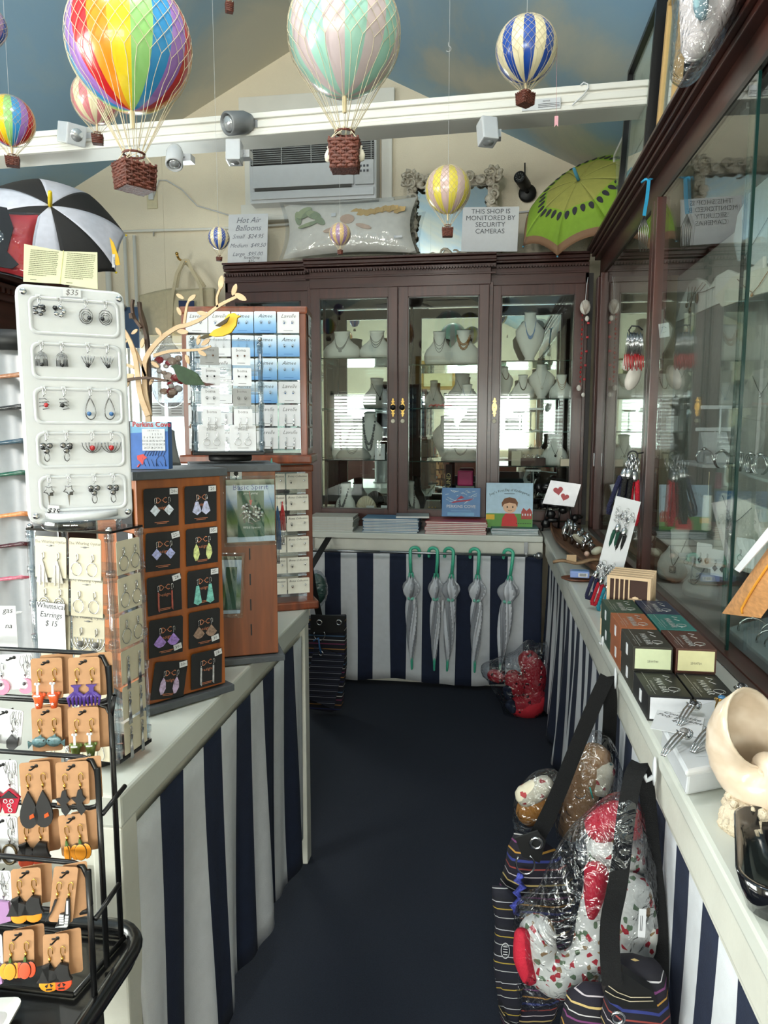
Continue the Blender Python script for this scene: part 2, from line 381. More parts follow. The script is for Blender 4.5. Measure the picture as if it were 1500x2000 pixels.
window(4, 'X', XL-.06, -1.2, 1.4, .95, 2.6, 3, 2)  # unseen window, positioned so its daylight clears the left cabinet
# window casing and conduits on the back wall
b = M()
for u in (-2.76, -1.89): b.box((u, YB-.012, 1.665), (.08, .026, .915))
b.box((-2.325, YB-.012, 2.17), (.98, .03, .09)); b.box((-2.325, YB-.03, 1.19), (1.0, .07, .04))
struct(b.obj('trim_1', WHITE))
b = M(); P = [onY(130, 455, YB-.02), onY(420, 447, YB-.02), onY(600, 436, YB-.02)]
b.tube(P, .009, 8)
for px in (300, 300): b.tube([onY(px, 449, YB-.02), onY(px, 461, YB-.02)], .006, 6)
struct(b.obj('trim_2', WHITE))
b = M()
for px in (243, 262, 208):
    p = onY(px, 460, YB-.03); b.tube([p, (p.x, p.y, 1.0)], .02 if px == 208 else .012, 8)
struct(b.obj('trim_3', WHITE))
# tie beam with its mouldings
BY = 3.2
pL = onY(0, 301, BY); pR = onY(1262, 199, BY)
b = M(); zc = (pL.z+pR.z)/2-.01; x0, x1 = XL, XR
slope = (pR.z-pL.z)/(pR.x-pL.x)
def bz(x): return pL.z+slope*(x-pL.x)
for dy, dz, w_, h_ in ((0, .008, .14, .096), (-.076, .04, .014, .024), (-.074, -.03, .012, .02), (-.073, .006, .01, .028)):
    z0, z1 = bz(x0)+dz, bz(x1)+dz
    b.add([(x, BY+dy+s*w_/2, z+t*h_/2) for x, z in ((x0, z0), (x1, z1)) for s in (-1, 1) for t in (-1, 1)], [(0, 1, 3, 2), (4, 6, 7, 5), (0, 4, 5, 1), (2, 3, 7, 6), (0, 2, 6, 4), (1, 5, 7, 3)])
struct(b.obj('trim_4', WHITE, bev=.004))
BF = BY-.09
# ---------------------------------------------------------------- track lights on the beam
def spot(px, py, label, yaw, pitch, col, s=1.0, box=False, cat='track light'):
    p = onY(px, py, BF-.03*s); T = Tr(p) @ Rz(yaw) @ Rx(pitch)
    t = thing('track_light', label, cat, mtx=Tr(p), group='track lights along the white beam')
    R = Rz(yaw) @ Rx(pitch); b = M()
    if box: b.box((0, 0, 0), (.085*s, .085*s, .12*s), R, b=.006)
    else: b.lathe([(.02*s, -.07*s), (.034*s, -.062*s), (.045*s, -.03*s), (.047*s, .06*s), (.04*s, .066*s), (.036*s, .05*s), (.001, .03*s)], 20, R)
    b.obj('lamp_head', col, t)
    g = M(); g.lathe([(.034*s, .0), (.026*s, .012*s), (.001, .018*s)], 16, R @ Tr(0, 0, .05*s)); g.obj('lens', mat('lamp_lens', (205, 208, 210), .15, .6), t)
    a = M(); a.tube([(0, .0, 0), (.03*s, .035*s, .02*s), (.035*s, .06, .01)], .009*s, 8); a.box((.035*s, .065, .01), (.07*s, .05, .03)); a.obj('bracket', col, t)
GREYP = mat('grey_lamp_metal', (128, 130, 132), .4, .3)
spot(140, 262, 'white square-bodied spotlight clipped on the beam, nearest the rainbow balloon', .9, 1.9, PLASTIC, 1.0, True)
spot(466, 240, 'grey cylindrical spotlight on top of the white beam, between two big balloons', -.6, 1.9, GREYP, 1.0)
spot(341, 306, 'small white spotlight under the beam, right of the rainbow balloon basket', .3, 2.6, PLASTIC, .8)
spot(458, 298, 'white boxy spotlight hanging under the beam just left of the air conditioner', .1, 3.0, PLASTIC, .75, True)
spot(952, 258, 'white boxy spotlight under the beam, above the ornate shell frame', .4, 2.9, PLASTIC, .8, True)
# paper plate and coat hanger on the beam
t = thing('notice_plate', 'narrow printed white notice plate screwed to the beam beside blue striped balloon', 'notice', mtx=frame(onY(1057, 204, BF+.008), (1, 0, slope)))
b = M(); b.box((0, 0, 0), (.155, .006, .042), b=.002); b.obj('plate', PLASTIC, t)
text('NOTICE', .008, m=INK, parent=t, loc=(.02, -.0045, .01))
b = M()
for i in range(3): b.box((.03, -.004, -.0-.006*i), (.085, .0006, .0015))
b.obj('lettering', INK, t)
P = [onY(x, y, BF+.0) for x, y in ((1134, 166), (1140, 161), (1148, 164), (1149, 172), (1140, 185), (1118, 205))]
b = M(); b.tube(P, .0028, 6); o = b.obj('hanger_hook', PLASTIC); tag(o, 'white plastic coat hanger hook over the beam, right of printed notice', 'hook')
for i, (px, py) in enumerate(((876, 82),)):
    p = onY(px, py, 2.8); zc_ = ceil_z(p.x); yy = 3.9
    # hook is screwed into the sloping ceiling: find where the sight line meets it
    d = sight(px, py); tt = (APZ+SL*APX*1-CAM_H)/(d.z+SL*d.x); q = Vector((0, 0, CAM_H))+d*tt
    b = M(); b.tube([q, q+Vector((0, 0, -.02))]+[(q.x+.014*math.sin(a), q.y, q.z-.034+.014*math.cos(a)) for a in [k*.5 for k in range(9)]], .0022, 6)
    tag(b.obj('ceiling_hook', PLASTIC), 'small white screw hook in the painted ceiling between two balloons', 'hook')
# ---------------------------------------------------------------- air conditioner in its casing
W0 = YB-.02
def R4(px0, py0, px1, py1, y): a = onY(px0, py0, y); c = onY(px1, py1, y); return a.x, c.x, c.z, a.z
ax0, ax1, az0, az1 = -1.56, -.72, 3.0, 3.44
b = M()
for u in (ax0-.035, ax1+.05): b.box((u, YB-.018, 3.32), (.07, .04, .58))
b.box(((ax0+ax1)/2, YB-.02, 3.66), (ax1-ax0+.2, .05, .1)); b.box(((ax0+ax1)/2, YB-.02, 2.98), (ax1-ax0+.2, .05, .1)); b.box(((ax0+ax1)/2, YB-.03, 2.93), (ax1-ax0+.26, .09, .03))
b.box(((ax0+ax1)/2, YB-.008, 3.57), (ax1-ax0-.02, .014, .11))
struct(b.obj('trim_5', WHITE, bev=.004))
t = thing('air_conditioner', 'white through-wall air conditioner with black louvred grille high on gable', 'air conditioner', (0, 0, 0))
b = M(); w_ = ax1-ax0; cx = (ax0+ax1)/2; FY = YB-.16
b.box((cx, YB-.07, (az0+az1)/2), (w_, .16, az1-az0), b=.008); b.obj('casing', PLASTIC, t)
b = M(); b.box((cx, FY, 3.325), (w_-.03, .012, .185)); b.obj('grille_backing', BLACK, t)
b = M()
for i in range(14): b.box((cx, FY-.009, 3.24+i*.0128), (w_-.03, .012, .0035))
for i in range(5): b.box((ax0+.03+(w_-.06)*i/4, FY-.008, 3.325), (.006, .012, .185))
o = b.obj('louvre', mat('grey_louvre', (150, 152, 152), .4), t)
b = M(); b.box((cx-.06, FY+.004, 3.16), (w_-.17, .02, .14), b=.006); b.box((cx, FY+.004, 3.045), (w_-.03, .02, .05), b=.004); b.obj('front_panel', PLASTIC, t)
b = M(); b.box((cx-.06, FY-.006, 3.08), (w_-.2, .012, .018)); b.obj('outlet_slot', mat('dark_slot', (70, 68, 64), .6), t)
b = M(); b.box((ax1-.075, FY+.002, 3.16), (.12, .02, .15), b=.004); o = b.obj('control_panel', mat('grey_plastic', (196, 198, 200), .4), t)
b = M()
for i in range(4):
    for k in range(2): b.box((ax1-.12+i*.022, FY-.01, 3.165+k*.03), (.012, .006, .012))
b.obj('button', mat('dark_key', (60, 64, 70), .4), o)
b = M(); b.tube([onY(x, y, YB-.05) for x, y in ((733, 375), (737, 388), (722, 396), (705, 398))], .005, 6); tag(b.obj('power_cord', PLASTIC), 'white cord looping below the air conditioner corner', 'cord')
# outlet and cable on the back wall
p = onY(297, 390, YB-.006); t = thing('wall_outlet', 'cream electrical outlet plate high on wall behind rainbow balloon basket', 'outlet', p)
b = M(); b.box((0, 0, 0), (.075, .01, .12), b=.003); b.obj('plate', mat('beige_plate', (214, 204, 170), .4), t)
b = M(); b.box((.0, -.012, .02), (.035, .02, .05), b=.004); b.obj('plug', PLASTIC, t)
b = M(); b.tube([onY(x, y, YB-.015) for x, y in ((300, 385), (310, 352), (325, 352), (355, 370), (385, 402), (420, 412), (452, 422))], .004, 6); tag(b.obj('cable', PLASTIC), 'white cable drooping across the wall from outlet to price sign', 'cable')
# ================================================================ COUNTERS
def cloth(name, label, T, L, z1, z0, off, mats, amp, sway, n=8, group=None, ph=0, skew=0):
    """Striped cloth hanging along local X (0..L), from z1 to z0; ripples grow downwards, sway pushes it out."""
    ns = max(2, round(L/off)); nu = ns*n
    def fn(u, v):
        x = u*L; h = v; y = -(amp*h*(math.sin(x*19+ph+h*1.3)+.5*math.sin(x*43+ph*2+h*2))+sway*h*h)-.004
        return (x+amp*.6*h*math.sin(x*23+ph+h*2.4)+skew*h, y, z1+(z0-z1)*h-.012*h*math.sin(x*9+ph))
    b = M(); b.grid(fn, nu, 14, True, lambda i, j: (i//n+(1 if ph > 5 else 0)) % 2)
    o = b.obj(name, mats, solid=.0015); o.matrix_world = T
    return tag(o, label, 'cloth skirt', group)
# --- back counter
BZ = .925; BF_Y = 4.10
t = thing('counter', 'white painted counter along the back wall with shallow apron', 'counter', (0, 0, 0))
b = M(); b.box((-.36, (BF_Y+YB)/2-.002, BZ-.0175), (1.38, YB-BF_Y-.008, .035), b=.006); b.obj('countertop', COUNTER, t)
b = M(); b.box((-.36, BF_Y+.022, BZ-.077), (1.38, .02, .08)); b.obj('apron', WORN, t)
b = M(); b.box((-.36, BF_Y+.09, .4), (1.38, .02, .8)); b.obj('back_board', WORN, t)
cloth('skirt', 'navy and white striped cloth hanging under the back counter behind umbrellas', Tr(-1.04, BF_Y-.005, 0), 1.37, .81, .035, .10, [NAVY, OFFW], .008, .0, ph=6.2)
# --- right counter
RX = .337; RY0, RY1 = .12, 4.10
t = thing('counter', 'long white counter along the right side below the tall glass cabinet', 'counter', (0, 0, 0))
b = M(); b.box(((RX+XR)/2-.002, (RY0+YB)/2-.003, BZ-.02), (XR-RX-.008, YB-RY0-.01, .04), b=.008); b.obj('countertop', COUNTER, t)
b = M(); b.box((RX+.022, (RY0+RY1)/2, BZ-.075), (.028, RY1-RY0, .075), b=.005); b.box((RX+.03, (RY0+RY1)/2, BZ-.125), (.02, RY1-RY0, .03)); b.obj('edge_moulding', WORN, t)
b = M(); b.box((RX+.12, (RY0+RY1)/2, .4), (.02, RY1-RY0-.1, .8)); b.obj('back_board', WORN, t)
cloth('skirt', 'striped navy and white cloth rippling below the long right counter', Tr(RX+.03, RY1-.02, 0) @ Rz(-PI/2), RY1-RY0-.06, .80, .04, .082, [NAVY, OFFW], .014, .03, ph=1.1)
# --- left table
LX = -.60; LY0, LY1 = 1.06, 2.36
t = thing('display_table', 'grey white painted table on the left carrying the earring towers', 'table', (0, 0, 0))
b = M(); b.box((LX-.5, (LY0+LY1)/2, BZ-.03), (1.0, LY1-LY0, .06), b=.006); b.obj('table_top', COUNTER, t)
b = M(); b.box((LX-.03, (LY0+LY1)/2, BZ-.085), (.02, LY1-LY0-.04, .055)); b.box((LX-.5, LY0+.03, BZ-.1), (.96, .02, .09)); b.obj('apron', WORN, t)
for x, y in ((LX-.03, LY1-.03), (LX-.97, LY1-.03), (LX-.03, LY0+.03), (LX-.97, LY0+.03)):
    b = M(); b.box((x, y, (BZ-.06)/2), (.055, .055, BZ-.06), b=.004); b.obj('leg', WORN, t)
b = M(); b.box((LX-.5, LY0+.05, .4), (.9, .02, .78)); b.obj('end_board', WORN, t)
cloth('skirt', 'navy and white striped cloth draped along the aisle side of left table', Tr(LX-.012, LY0+.05, 0) @ Rz(PI/2), LY1-LY0-.13, .84, .12, .105, [NAVY, OFFW], .016, .01, ph=6.0, skew=-.02)
# --- curtain rod with finial and brackets
RODY = 4.045; zr = .823
t = thing('curtain_rod', 'brushed metal rod with ball finial across the back counter front', 'rod', (0, 0, 0))
b = M(); b.tube([(-1.04, RODY, zr), (.285, RODY, zr)], .0075, 10); b.tube([(-1.04, RODY, zr), (-.6, RODY, zr)], .009, 10); b.obj('rod', STEEL, t)
b = M(); b.ball((.306, RODY, zr), .022, 14); b.lathe([(.008, -.03), (.013, -.024), (.009, -.018)], 12, Tr(.306, RODY, zr) @ Ry(PI/2)); b.obj('finial', STEEL, t)
for x in (-1.02, .235):
    b = M(); b.box((x, BF_Y-.012, zr+.035), (.022, .004, .07)); b.box((x, (RODY+BF_Y)/2-.004, zr+.0), (.012, .06, .012)); b.tube(arc((x, RODY, zr), .011, PI, 2*PI, 8, 'YZ'), .003, 6); b.obj('bracket', STEEL, t)
# ================================================================ BACK CABINET
CF = 4.40; CW = 4.45; CB = YB-.012
ctop = 2.56
def xat(px, py=780, y=CF): return onY(px, py, y).x
XA, XB, XC, XD = xat(607), xat(778), xat(955), xat(1138)
XW = XB-XA; X0 = XA-.56
t = thing('display_cabinet', 'tall mahogany breakfront cabinet with four glazed doors on the back counter', 'cabinet', (0, 0, 0))
BC = t
def cornice(b, x0, x1, y, T=None, base=0.0):
    for dz, h, out in ((2.455, .012, .008), (2.50, .018, .012), (2.522, .012, .022), (2.538, .020, .034), (2.556, .012, .05)):
        b.box(((x0+x1)/2, y-out/2+.1, dz), (x1-x0+out*base*2, .2+out, h), T)
def dentils(b, x0, x1, y, T=None):
    n = int((x1-x0)/.017)
    for i in range(n): b.box((x0+(i+.5)*(x1-x0)/n, y-.020, 2.4915), (.010, .016, .015), T)
b = M()
for x0, x1, y in ((X0, XA, CW), (XA, XC, CF), (XC, XD+.02, CW)):
    b.box(((x0+x1)/2, (y+CB)/2, 2.44), (x1-x0, CB-y, .10))
    cornice(b, x0-(.03 if y == CF else 0), x1+(.03 if y == CF else 0), y); b.box(((x0+x1)/2, (y+CB)/2, .945), (x1-x0, CB-y, .04)); 
b.box(((X0+XD)/2, (CW+CB)/2, 2.548), (XD-X0+.02, CB-CW, .02))
for x in (X0+.01, XD+.01): b.box((x, (CW+CB)/2, 1.7), (.02, CB-CW, 1.5))
for x in (XA, XB, XC): b.box((x, (CF+CB)/2+.2, 1.7), (.018, CB-CF-.4, 1.5))
for x, w_ in ((XA, .03), (XB, .016), (XC, .03)): b.box((x, CF+.03, 1.68), (w_, .05, 1.45))
b.obj('carcass', MAHOGH, t, bev=.002)
for q in ((X0, XA-.03, CW), (XA-.03, XC+.03, CF), (XC+.03, XD+.02, CW)): b = M(); dentils(b, *q); b.obj('dentil_moulding', MAHOG, t)
b = M(); b.box((XD+.035, 4.62, 1.70), (.03, .30, 1.5)); b.obj('added_gap_strip', mat('gap_strip_dark', (26, 18, 15), .5), t)  # near-black strip added over the wall gap so the corner reads dark
b = M(); b.box(((X0+XD)/2, CB-.03, 1.68), (XD-X0-.03, .006, 1.44)); b.obj('mirror_back', MIRROR, t)
DZ0, DZ1 = .975, 2.385
def escutcheon(parent, x, y, z, s=1, half=0):
    g = M(); prof = [(0, .058), (.006, .05), (.004, .043), (.012, .036), (.005, .029), (.007, .024), (.0135, .014), (.0145, 0), (.0135, -.014), (.007, -.024), (.005, -.029), (.012, -.036), (.004, -.043), (.006, -.05), (0, -.058)]
    poly = [(a*s, c) for a, c in prof]+[(-a*s, c) for a, c in prof[-2:0:-1]]
    g.prism(poly, .003, Tr(x, y, z)); o = g.obj('escutcheon', BRASS, parent)
    k = M()
    if half: k.lathe([(.004, 0), (.006, .008), (.016, .018), (.017, .026), (.010, .034), (.001, .036)], 16, Tr(x+half*.002, y-.001, z) @ Rx(PI/2)); k.obj('knob', BLACK, parent)
    else: k.lathe([(.004, 0), (.0035, .006), (.001, .007)], 10, Tr(x, y-.002, z) @ Rx(PI/2)); k.obj('knob', BRASS, parent)
    k = M(); k.lathe([(.013, 0), (.012, .004), (.009, .005), (.006, .003), (.0, .003)], 16, Tr(x, y, z-.083) @ Rx(PI/2)); k.obj('keyhole_plate', mat('ivory_ring', (220, 214, 190), .3), parent)
def cdoor(x0, x1, y, parent, kx=None, half=0, st=.058, lab=None, kz=1.665):
    g = M(); xm = (x0+x1)/2; zm = (DZ0+DZ1)/2
    for x in (x0+st/2, x1-st/2): g.box((x, y, zm), (st, .024, DZ1-DZ0), b=.003)
    for z in (DZ0+.03, DZ1-.03): g.box((xm, y, z), (x1-x0-2*st+.004, .024, .06), b=.003)
    o = g.obj('door', MAHOG, parent)
    g = M()
    for x in (x0+st+.003, x1-st-.003): g.box((x, y-.003, zm), (.006, .022, DZ1-DZ0-.12))
    for z in (DZ0+.063, DZ1-.063): g.box((xm, y-.003, z), (x1-x0-2*st, .022, .006))
    g.obj('bead_moulding', wood('dark_bead', (30, 12, 8), (46, 20, 14), .3), o)
    g = M(); g.box((xm, y+.004, zm), (x1-x0-2*st+.01, .003, DZ1-DZ0-.11)); g.obj('pane', GLASS, o)
    if kx is not None: escutcheon(o, kx, y-.015, kz, half=half)
    return o
cdoor(X0+.012, XA-.008, CW-.01, t, XA-.037)
cdoor(XA+.008, XB-.003, CF-.01, t, XB-.03, half=1)
cdoor(XB+.003, XC-.008, CF-.01, t, XB+.03, half=-1)
cdoor(XC+.006, XD-.0, CW-.01, t, XC+.034)
# glass shelves (inside): each bay at its own heights
SH = {}
def shelf(bay, x0, x1, py, y0, label, y1=CB-.04):
    p = onY((607+955)/2, py, y0); z = p.z
    g = M(); g.box(((x0+x1)/2, (y0+y1)/2, z-.004), (x1-x0, y1-y0, .007)); o = g.obj('glass_shelf', [SHELFG], BC); g = M(); g.box(((x0+x1)/2, y0+.0015, z-.004), (x1-x0, .003, .0072)); g.obj('polished_edge', GREENEDGE, o)
    SH.setdefault(bay, []).append(z); return z
SHELFG = glass('shelf_glass', (226, 240, 236))
SF = CF+.03
for bay, x0, x1, ys in (('a', X0+.03, XA-.02, (700, 797, 898)), ('b', XA+.03, XB-.01, (697, 797, 898)), ('c', XB+.01, XC-.03, (712, 797, 900)), ('d', XC+.02, XD-.02, (707, 780, 842, 908))):
    for py in ys: shelf(bay, x0, x1, py, SF+.05, '')
CFLOOR = .966
# ================================================================ RIGHT CABINET (runs towards the camera)
FX = .615; HZ = 2.40; RC1 = 4.38; RC0 = .35
t = thing('display_cabinet', 'long mahogany wall cabinet with sliding glass fronts along the right side', 'cabinet', (0, 0, 0)); RCAB = t
b = M(); ym = (RC0+RC1)/2; ly = RC1-RC0
b.box(((FX+XR)/2+.01, ym, 2.455), (XR-FX-.02, ly, .10)); b.box(((FX+XR)/2, ym, BZ+.02), (XR-FX, ly, .03))
for z, h, o_ in ((2.51, .02, .012), (2.528, .014, .03), (2.546, .016, .042), (2.562, .014, .058)): b.box(((FX-o_+XR)/2, ym, z), (XR-FX+o_, ly, h))
b.box((XR-.02, ym, 1.68), (.02, ly, 1.45))
b.obj('carcass', MAHOGY, t, bev=.003)
b = M(); b.box((XR-.035, ym, 1.68), (.008, ly-.04, 1.42)); b.obj('back_panel', mat('grey_felt', (196, 196, 190), .8), t)
b = M(); b.box((FX+.045, ym, 2.392), (.02, ly, .02)); b.box((FX+.02, ym, 2.402), (.012, ly, .016)); b.obj('sliding_track', mat('dark_track', (52, 44, 40), .35, .5), t)
def post(y, w_=.055, d=.05):
    g = M(); g.box((FX+d/2, y-w_*.27, (HZ+BZ)/2+.01), (d, w_*.44, HZ-BZ-.03), b=.003); g.box((FX+d/2+.008, y, (HZ+BZ)/2+.01), (d, w_*.2, HZ-BZ-.03)); g.box((FX+d/2, y+w_*.27, (HZ+BZ)/2+.01), (d, w_*.44, HZ-BZ-.03), b=.003)
    return g.obj('post', MAHOG, t)
post(2.93, .10); post(4.34, .07); post(4.20, .03); post(.45, .08)
g = M(); g.box((FX+.02, 3.55, 1.66), (.005, 1.28, 1.44)); g.obj('pane', GLASS, t)
PY = 1.93
g = M(); g.box((FX+.02, (PY+2.9)/2, 1.66), (.006, 2.9-PY, 1.46)); o = g.obj('sliding_pane', GLASS, t)
g = M(); g.box((FX+.02, PY-.003, 1.66), (.0075, .008, 1.46)); g.obj('polished_edge', GREENEDGE, o)
g = M(); g.box((FX+.045, (.5+2.05)/2, 1.66), (.006, 1.55, 1.46)); o = g.obj('sliding_pane', GLASS, t)
g = M(); g.box((FX+.045, 2.052, 1.66), (.0075, .007, 1.46)); g.obj('polished_edge', GREENEDGE, o)
for y in (1.45, 2.1): g = M(); g.box((FX+.05, y, 2.375), (.02, .05, .018), b=.003); g.obj('pane_clip', STEEL, t)
g = M(); g.box((FX-.003, 4.21, 1.36), (.006, .022, .075), b=.002); g.obj('door_catch', STEEL, t)
# curved / straight glass shelves in the right cabinet
def rshelf(z, y0, y1, x0=.70, bulge=0):
    g = M(); n = 16; poly = [(y0, XR-.04)]+[(y0+(y1-y0)*i/n, x0+bulge*(2*i/n-1)**2) for i in range(n+1)]+[(y1, XR-.04)]
    vs = [(x, y, z-.004) for y, x in poly]+[(x, y, z+.004) for y, x in poly]; k = len(poly)
    g.add(vs, [tuple(range(k)), tuple(range(k, 2*k))[::-1]]+[(i, (i+1) % k, (i+1) % k+k, i+k) for i in range(k)]); return g.obj('glass_shelf', mat('frosted_shelf', (188, 196, 194), .3), t)
rshelf(1.40, .7, 2.55, .72, .12); rshelf(1.80, .7, 2.55, .84, .1)
# ================================================================ HOT AIR BALLOON MODELS
ORANGE = mat('balloon_orange', (232, 140, 30), .3, coat=.4); YELLOW = mat('balloon_yellow', (240, 208, 40), .3, coat=.4)
BC_ = {k: mat('balloon_'+k, c, .28, var=.04, vs=8, coat=.5) for k, c in dict(red=(196, 34, 40), orange=(230, 138, 34), yellow=(240, 206, 40), green=(150, 206, 122), blue=(52, 142, 200), purple=(156, 112, 186),
       mint=(160, 206, 190), pinkgrey=(206, 188, 190), cream=(226, 214, 178), navy=(30, 72, 158), lemon=(214, 196, 74), blush=(200, 172, 166), rose=(206, 124, 130), lilac=(148, 118, 160), tan=(204, 172, 116)).items()}
def balloon(label, c, R, cols, n=16, a0=0.0, net=8, bw=.3, tilt=0, drop=1.0, brz=.5, sacks=0, flagged=0, group='model hot air balloons hanging from the ceiling', lod=0, bh=None):
    """c: envelope centre, R: envelope radius; all else scales with R."""
    t = thing('model_balloon', label, 'model balloon', mtx=Tr(c) @ Ry(tilt), group=group)
    prof = []
    for i in range(19):
        a = -PI/2+PI*i/18; r = math.cos(a); z = math.sin(a)
        if z < 0: r = r*(1-.07*z*z); z *= 1.06
        prof.append((max(1e-6, r*R), z*R))
    seg = 3; k = len(cols)
    T = Rz(a0)
    b = M(); b.lathe(prof, n*seg, T, ncol=lambda j: (j//seg) % k); b.obj('envelope', [BC_[q] for q in cols], t)
    zb = prof[0][1]
    # net: zigzag cords that make diamonds above the belly, then straight shrouds down to the hoop
    g = M(); nn = 2*net; hr = .19*R*bw/.3; hz = zb-.62*R*drop; cr = max(.00045, R*.006)
    K_ = 14; lev = [1.38-i*(1.38+.42)/K_ for i in range(K_+1)]; nn = int(nn*1.7)
    for sgn in (1, -1):
        for i in range(nn):
            pts = []
            for li, la in enumerate(lev):
                ph = 2*PI*(i+sgn*li*.5)/nn+a0+.1; rr = R*1.012*math.cos(la)
                if li:
                    lm = (la+lev[li-1])/2; pm = 2*PI*(i+sgn*(li-.5)*.5)/nn+a0+.1; rm = R*1.014*math.cos(lm); pts.append((rm*math.cos(pm), rm*math.sin(pm), R*1.014*math.sin(lm)*(1.06 if lm < 0 else 1)))
                pts.append((rr*math.cos(ph), rr*math.sin(ph), R*1.012*math.sin(la)*(1.06 if la < 0 else 1)))
            g.tube(pts, cr, 3, cap=False)
    for i in range(nn):
        ph = 2*PI*i/nn+a0+.1+PI/nn*0; 
        ph2 = 2*PI*(i//2*2+.5)/nn+a0+.1
        pts = []
        for la in (lev[-1], -.62, -.8): rr = R*1.015*math.cos(la); pts.append((rr*math.cos(ph*.7+ph2*.3 if la < -.6 else ph), rr*math.sin(ph*.7+ph2*.3 if la < -.6 else ph), 1.06*R*1.01*math.sin(la)))
        pts.append((hr*math.cos(ph2), hr*math.sin(ph2), hz+.02*R)); g.tube(pts, cr, 3, cap=False)
    g.obj('net', CORD, t)
    g = M(); g.lathe([(.03*R, zb+.02*R), (.045*R, zb-.02*R), (.04*R, zb-.27*R), (.03*R, zb-.28*R)], 10); g.obj('wooden_neck', mat('pale_wood', (226, 206, 166), .5), t)
    g = M(); g.tube([(hr*math.cos(q*PI/10), hr*math.sin(q*PI/10), hz) for q in range(20)], .022*R, 5, closed=True); g.obj('hoop', WICKER, t)
    # basket
    w_ = bw*R; h_ = (bh or .36)*R; bz = hz-.16*R*drop; B = Rz(brz); g = M()
    lv = 9 if not lod else 5
    for i in range(lv):
        z = bz-h_*(i+.5)/lv; q = w_*(1-.12*i/lv); pts = []
        m_ = 5 if not lod else 1
        cn = [(-q, -q*.8), (q, -q*.8), (q, q*.8), (-q, q*.8)]
        for s_ in range(4):
            p0, p1 = cn[s_], cn[(s_+1) % 4]
            for j in range(m_): f = j/m_; o_ = .012*R*(1 if (i+j) % 2 else -1)*(m_ > 1); pts.append((p0[0]+(p1[0]-p0[0])*f+(o_ if s_ in (1, 3) else 0), p0[1]+(p1[1]-p0[1])*f+(o_ if s_ in (0, 2) else 0), z))
        g.tube(pts, h_/lv*.62, 4, closed=True, T=B)
    q = w_*.88; g.box((0, 0, bz-h_+.01*R), (2*q, 1.6*q, .03*R), B)
    m_ = 5 if not lod else 2
    for s_ in range(4):
        cn = [(-w_, -w_*.8), (w_, -w_*.8), (w_, w_*.8), (-w_, w_*.8)]; p0, p1 = cn[s_], cn[(s_+1) % 4]
        for j in range(m_): f = j/m_; x, y = p0[0]+(p1[0]-p0[0])*f, p0[1]+(p1[1]-p0[1])*f; g.tube([(x, y, bz+.03*R), (x*.9, y*.9, bz-h_)], .022*R, 4, T=B)
    bo = g.obj('basket', WICKER, t)
    g = M()
    for s_ in range(8):
        a = s_*PI/4+brz; x, y = hr*math.cos(a), hr*math.sin(a); cx_, cy_ = (B @ Vector((math.copysign(w_*.9, math.cos(a-brz)), math.copysign(w_*.7, math.sin(a-brz)), 0)))[:2]
        g.tube([(x, y, hz), (cx_, cy_, bz)], cr*1.3, 3, cap=False); g.ball((x, y, hz+.03*R), .03*R, 4)
    g.obj('basket_cord', CORD, t)
    for s_ in range(sacks):
        a = brz+PI*s_; g = M(); x, y = 1.12*w_*math.cos(a), 1.12*w_*math.sin(a)
        g.lathe([(.001, -.2*R), (.07*R, -.17*R), (.085*R, -.08*R), (.05*R, .0), (.02*R, .03*R), (.04*R, .07*R)], 10, Tr(x, y, bz-.3*h_)); g.obj('sandbag', mat('cotton_sack', (216, 208, 190), .8), t)
    # hanging thread up to the sloping ceiling
    top = ceil_z(c[0])-c[2]
    if top > R: g = M(); g.tube([(0, 0, R), (0, 0, top)], .0006, 3, cap=False, T=Ry(-tilt)); g.obj('hanging_thread', mat('nylon', (200, 200, 200), .3), t)
    if flagged:
        g = M(); g.tube([(R*1.0, 0, 0), (R*1.03, 0, -R*2.15)], .0006, 3); g.prism([(R*.98, -R*2.15), (R*1.1, -R*2.15), (R*1.1, -R*2.35), (R*1.1, -R*2.5), (R*1.04, -R*2.42), (R*.98, -R*2.5)], .001); g.obj('tassel_flag', mat('pink_flag', (206, 150, 160), .7), t)
    return t
RBW = ['red', 'orange', 'yellow', 'green', 'blue', 'purple']
def at(px, py, dist): d = sight(px, py); return Vector((0, 0, CAM_H))+d*dist
g2 = math.radians
balloon('big rainbow striped model hot air balloon with brown basket hanging at upper left', at(253, 86, 1.70), .143, RBW, 18, g2(-90+8-40), 9, .28, 0, 1.12, .95, bh=.4)
balloon('big mint and pale pink striped model balloon with white sandbags, in front of air conditioner', at(672, 66, 1.76), .138, ['mint', 'pinkgrey'], 16, g2(-78), 8, .26, 0, 1.0, .08, 2, bh=.5)
balloon('blue and cream striped model balloon hanging under the sky ceiling, upper right', at(1028, 97, 2.1), .0885, ['cream', 'navy'], 16, g2(-76), 8, .25, 0, .42, .75, flagged=1)
balloon('red and cream striped model balloon partly hidden behind the big rainbow balloon', at(187, 192, 2.75), .089, ['cream', 'rose'], 16, g2(-80), 7, .22, 0, .6, .4, lod=1)
balloon('medium rainbow striped model balloon cut off by the far left edge', at(20, 236, 2.2), .071, RBW, 18, g2(-130), 8, .27, 0, .6, .5)
balloon('yellow and blush striped model balloon in front of the ornate shell mirror', at(875, 370, 2.6), .0815, ['lemon', 'blush'], 16, g2(-84), 8, .23, 0, .8, .1)
balloon('tiny lilac and tan striped model balloon hanging before the mermaid pillow', at(664, 457, 2.6), .039, ['tan', 'lilac'], 16, g2(-80), 6, .24, 0, .55, .3, lod=1)
balloon('tiny blue and cream model balloon hanging beside the handwritten price sign', at(427, 465, 2.6), .039, ['cream', 'navy'], 16, g2(-74), 6, .24, 0, .85, .6, lod=1)
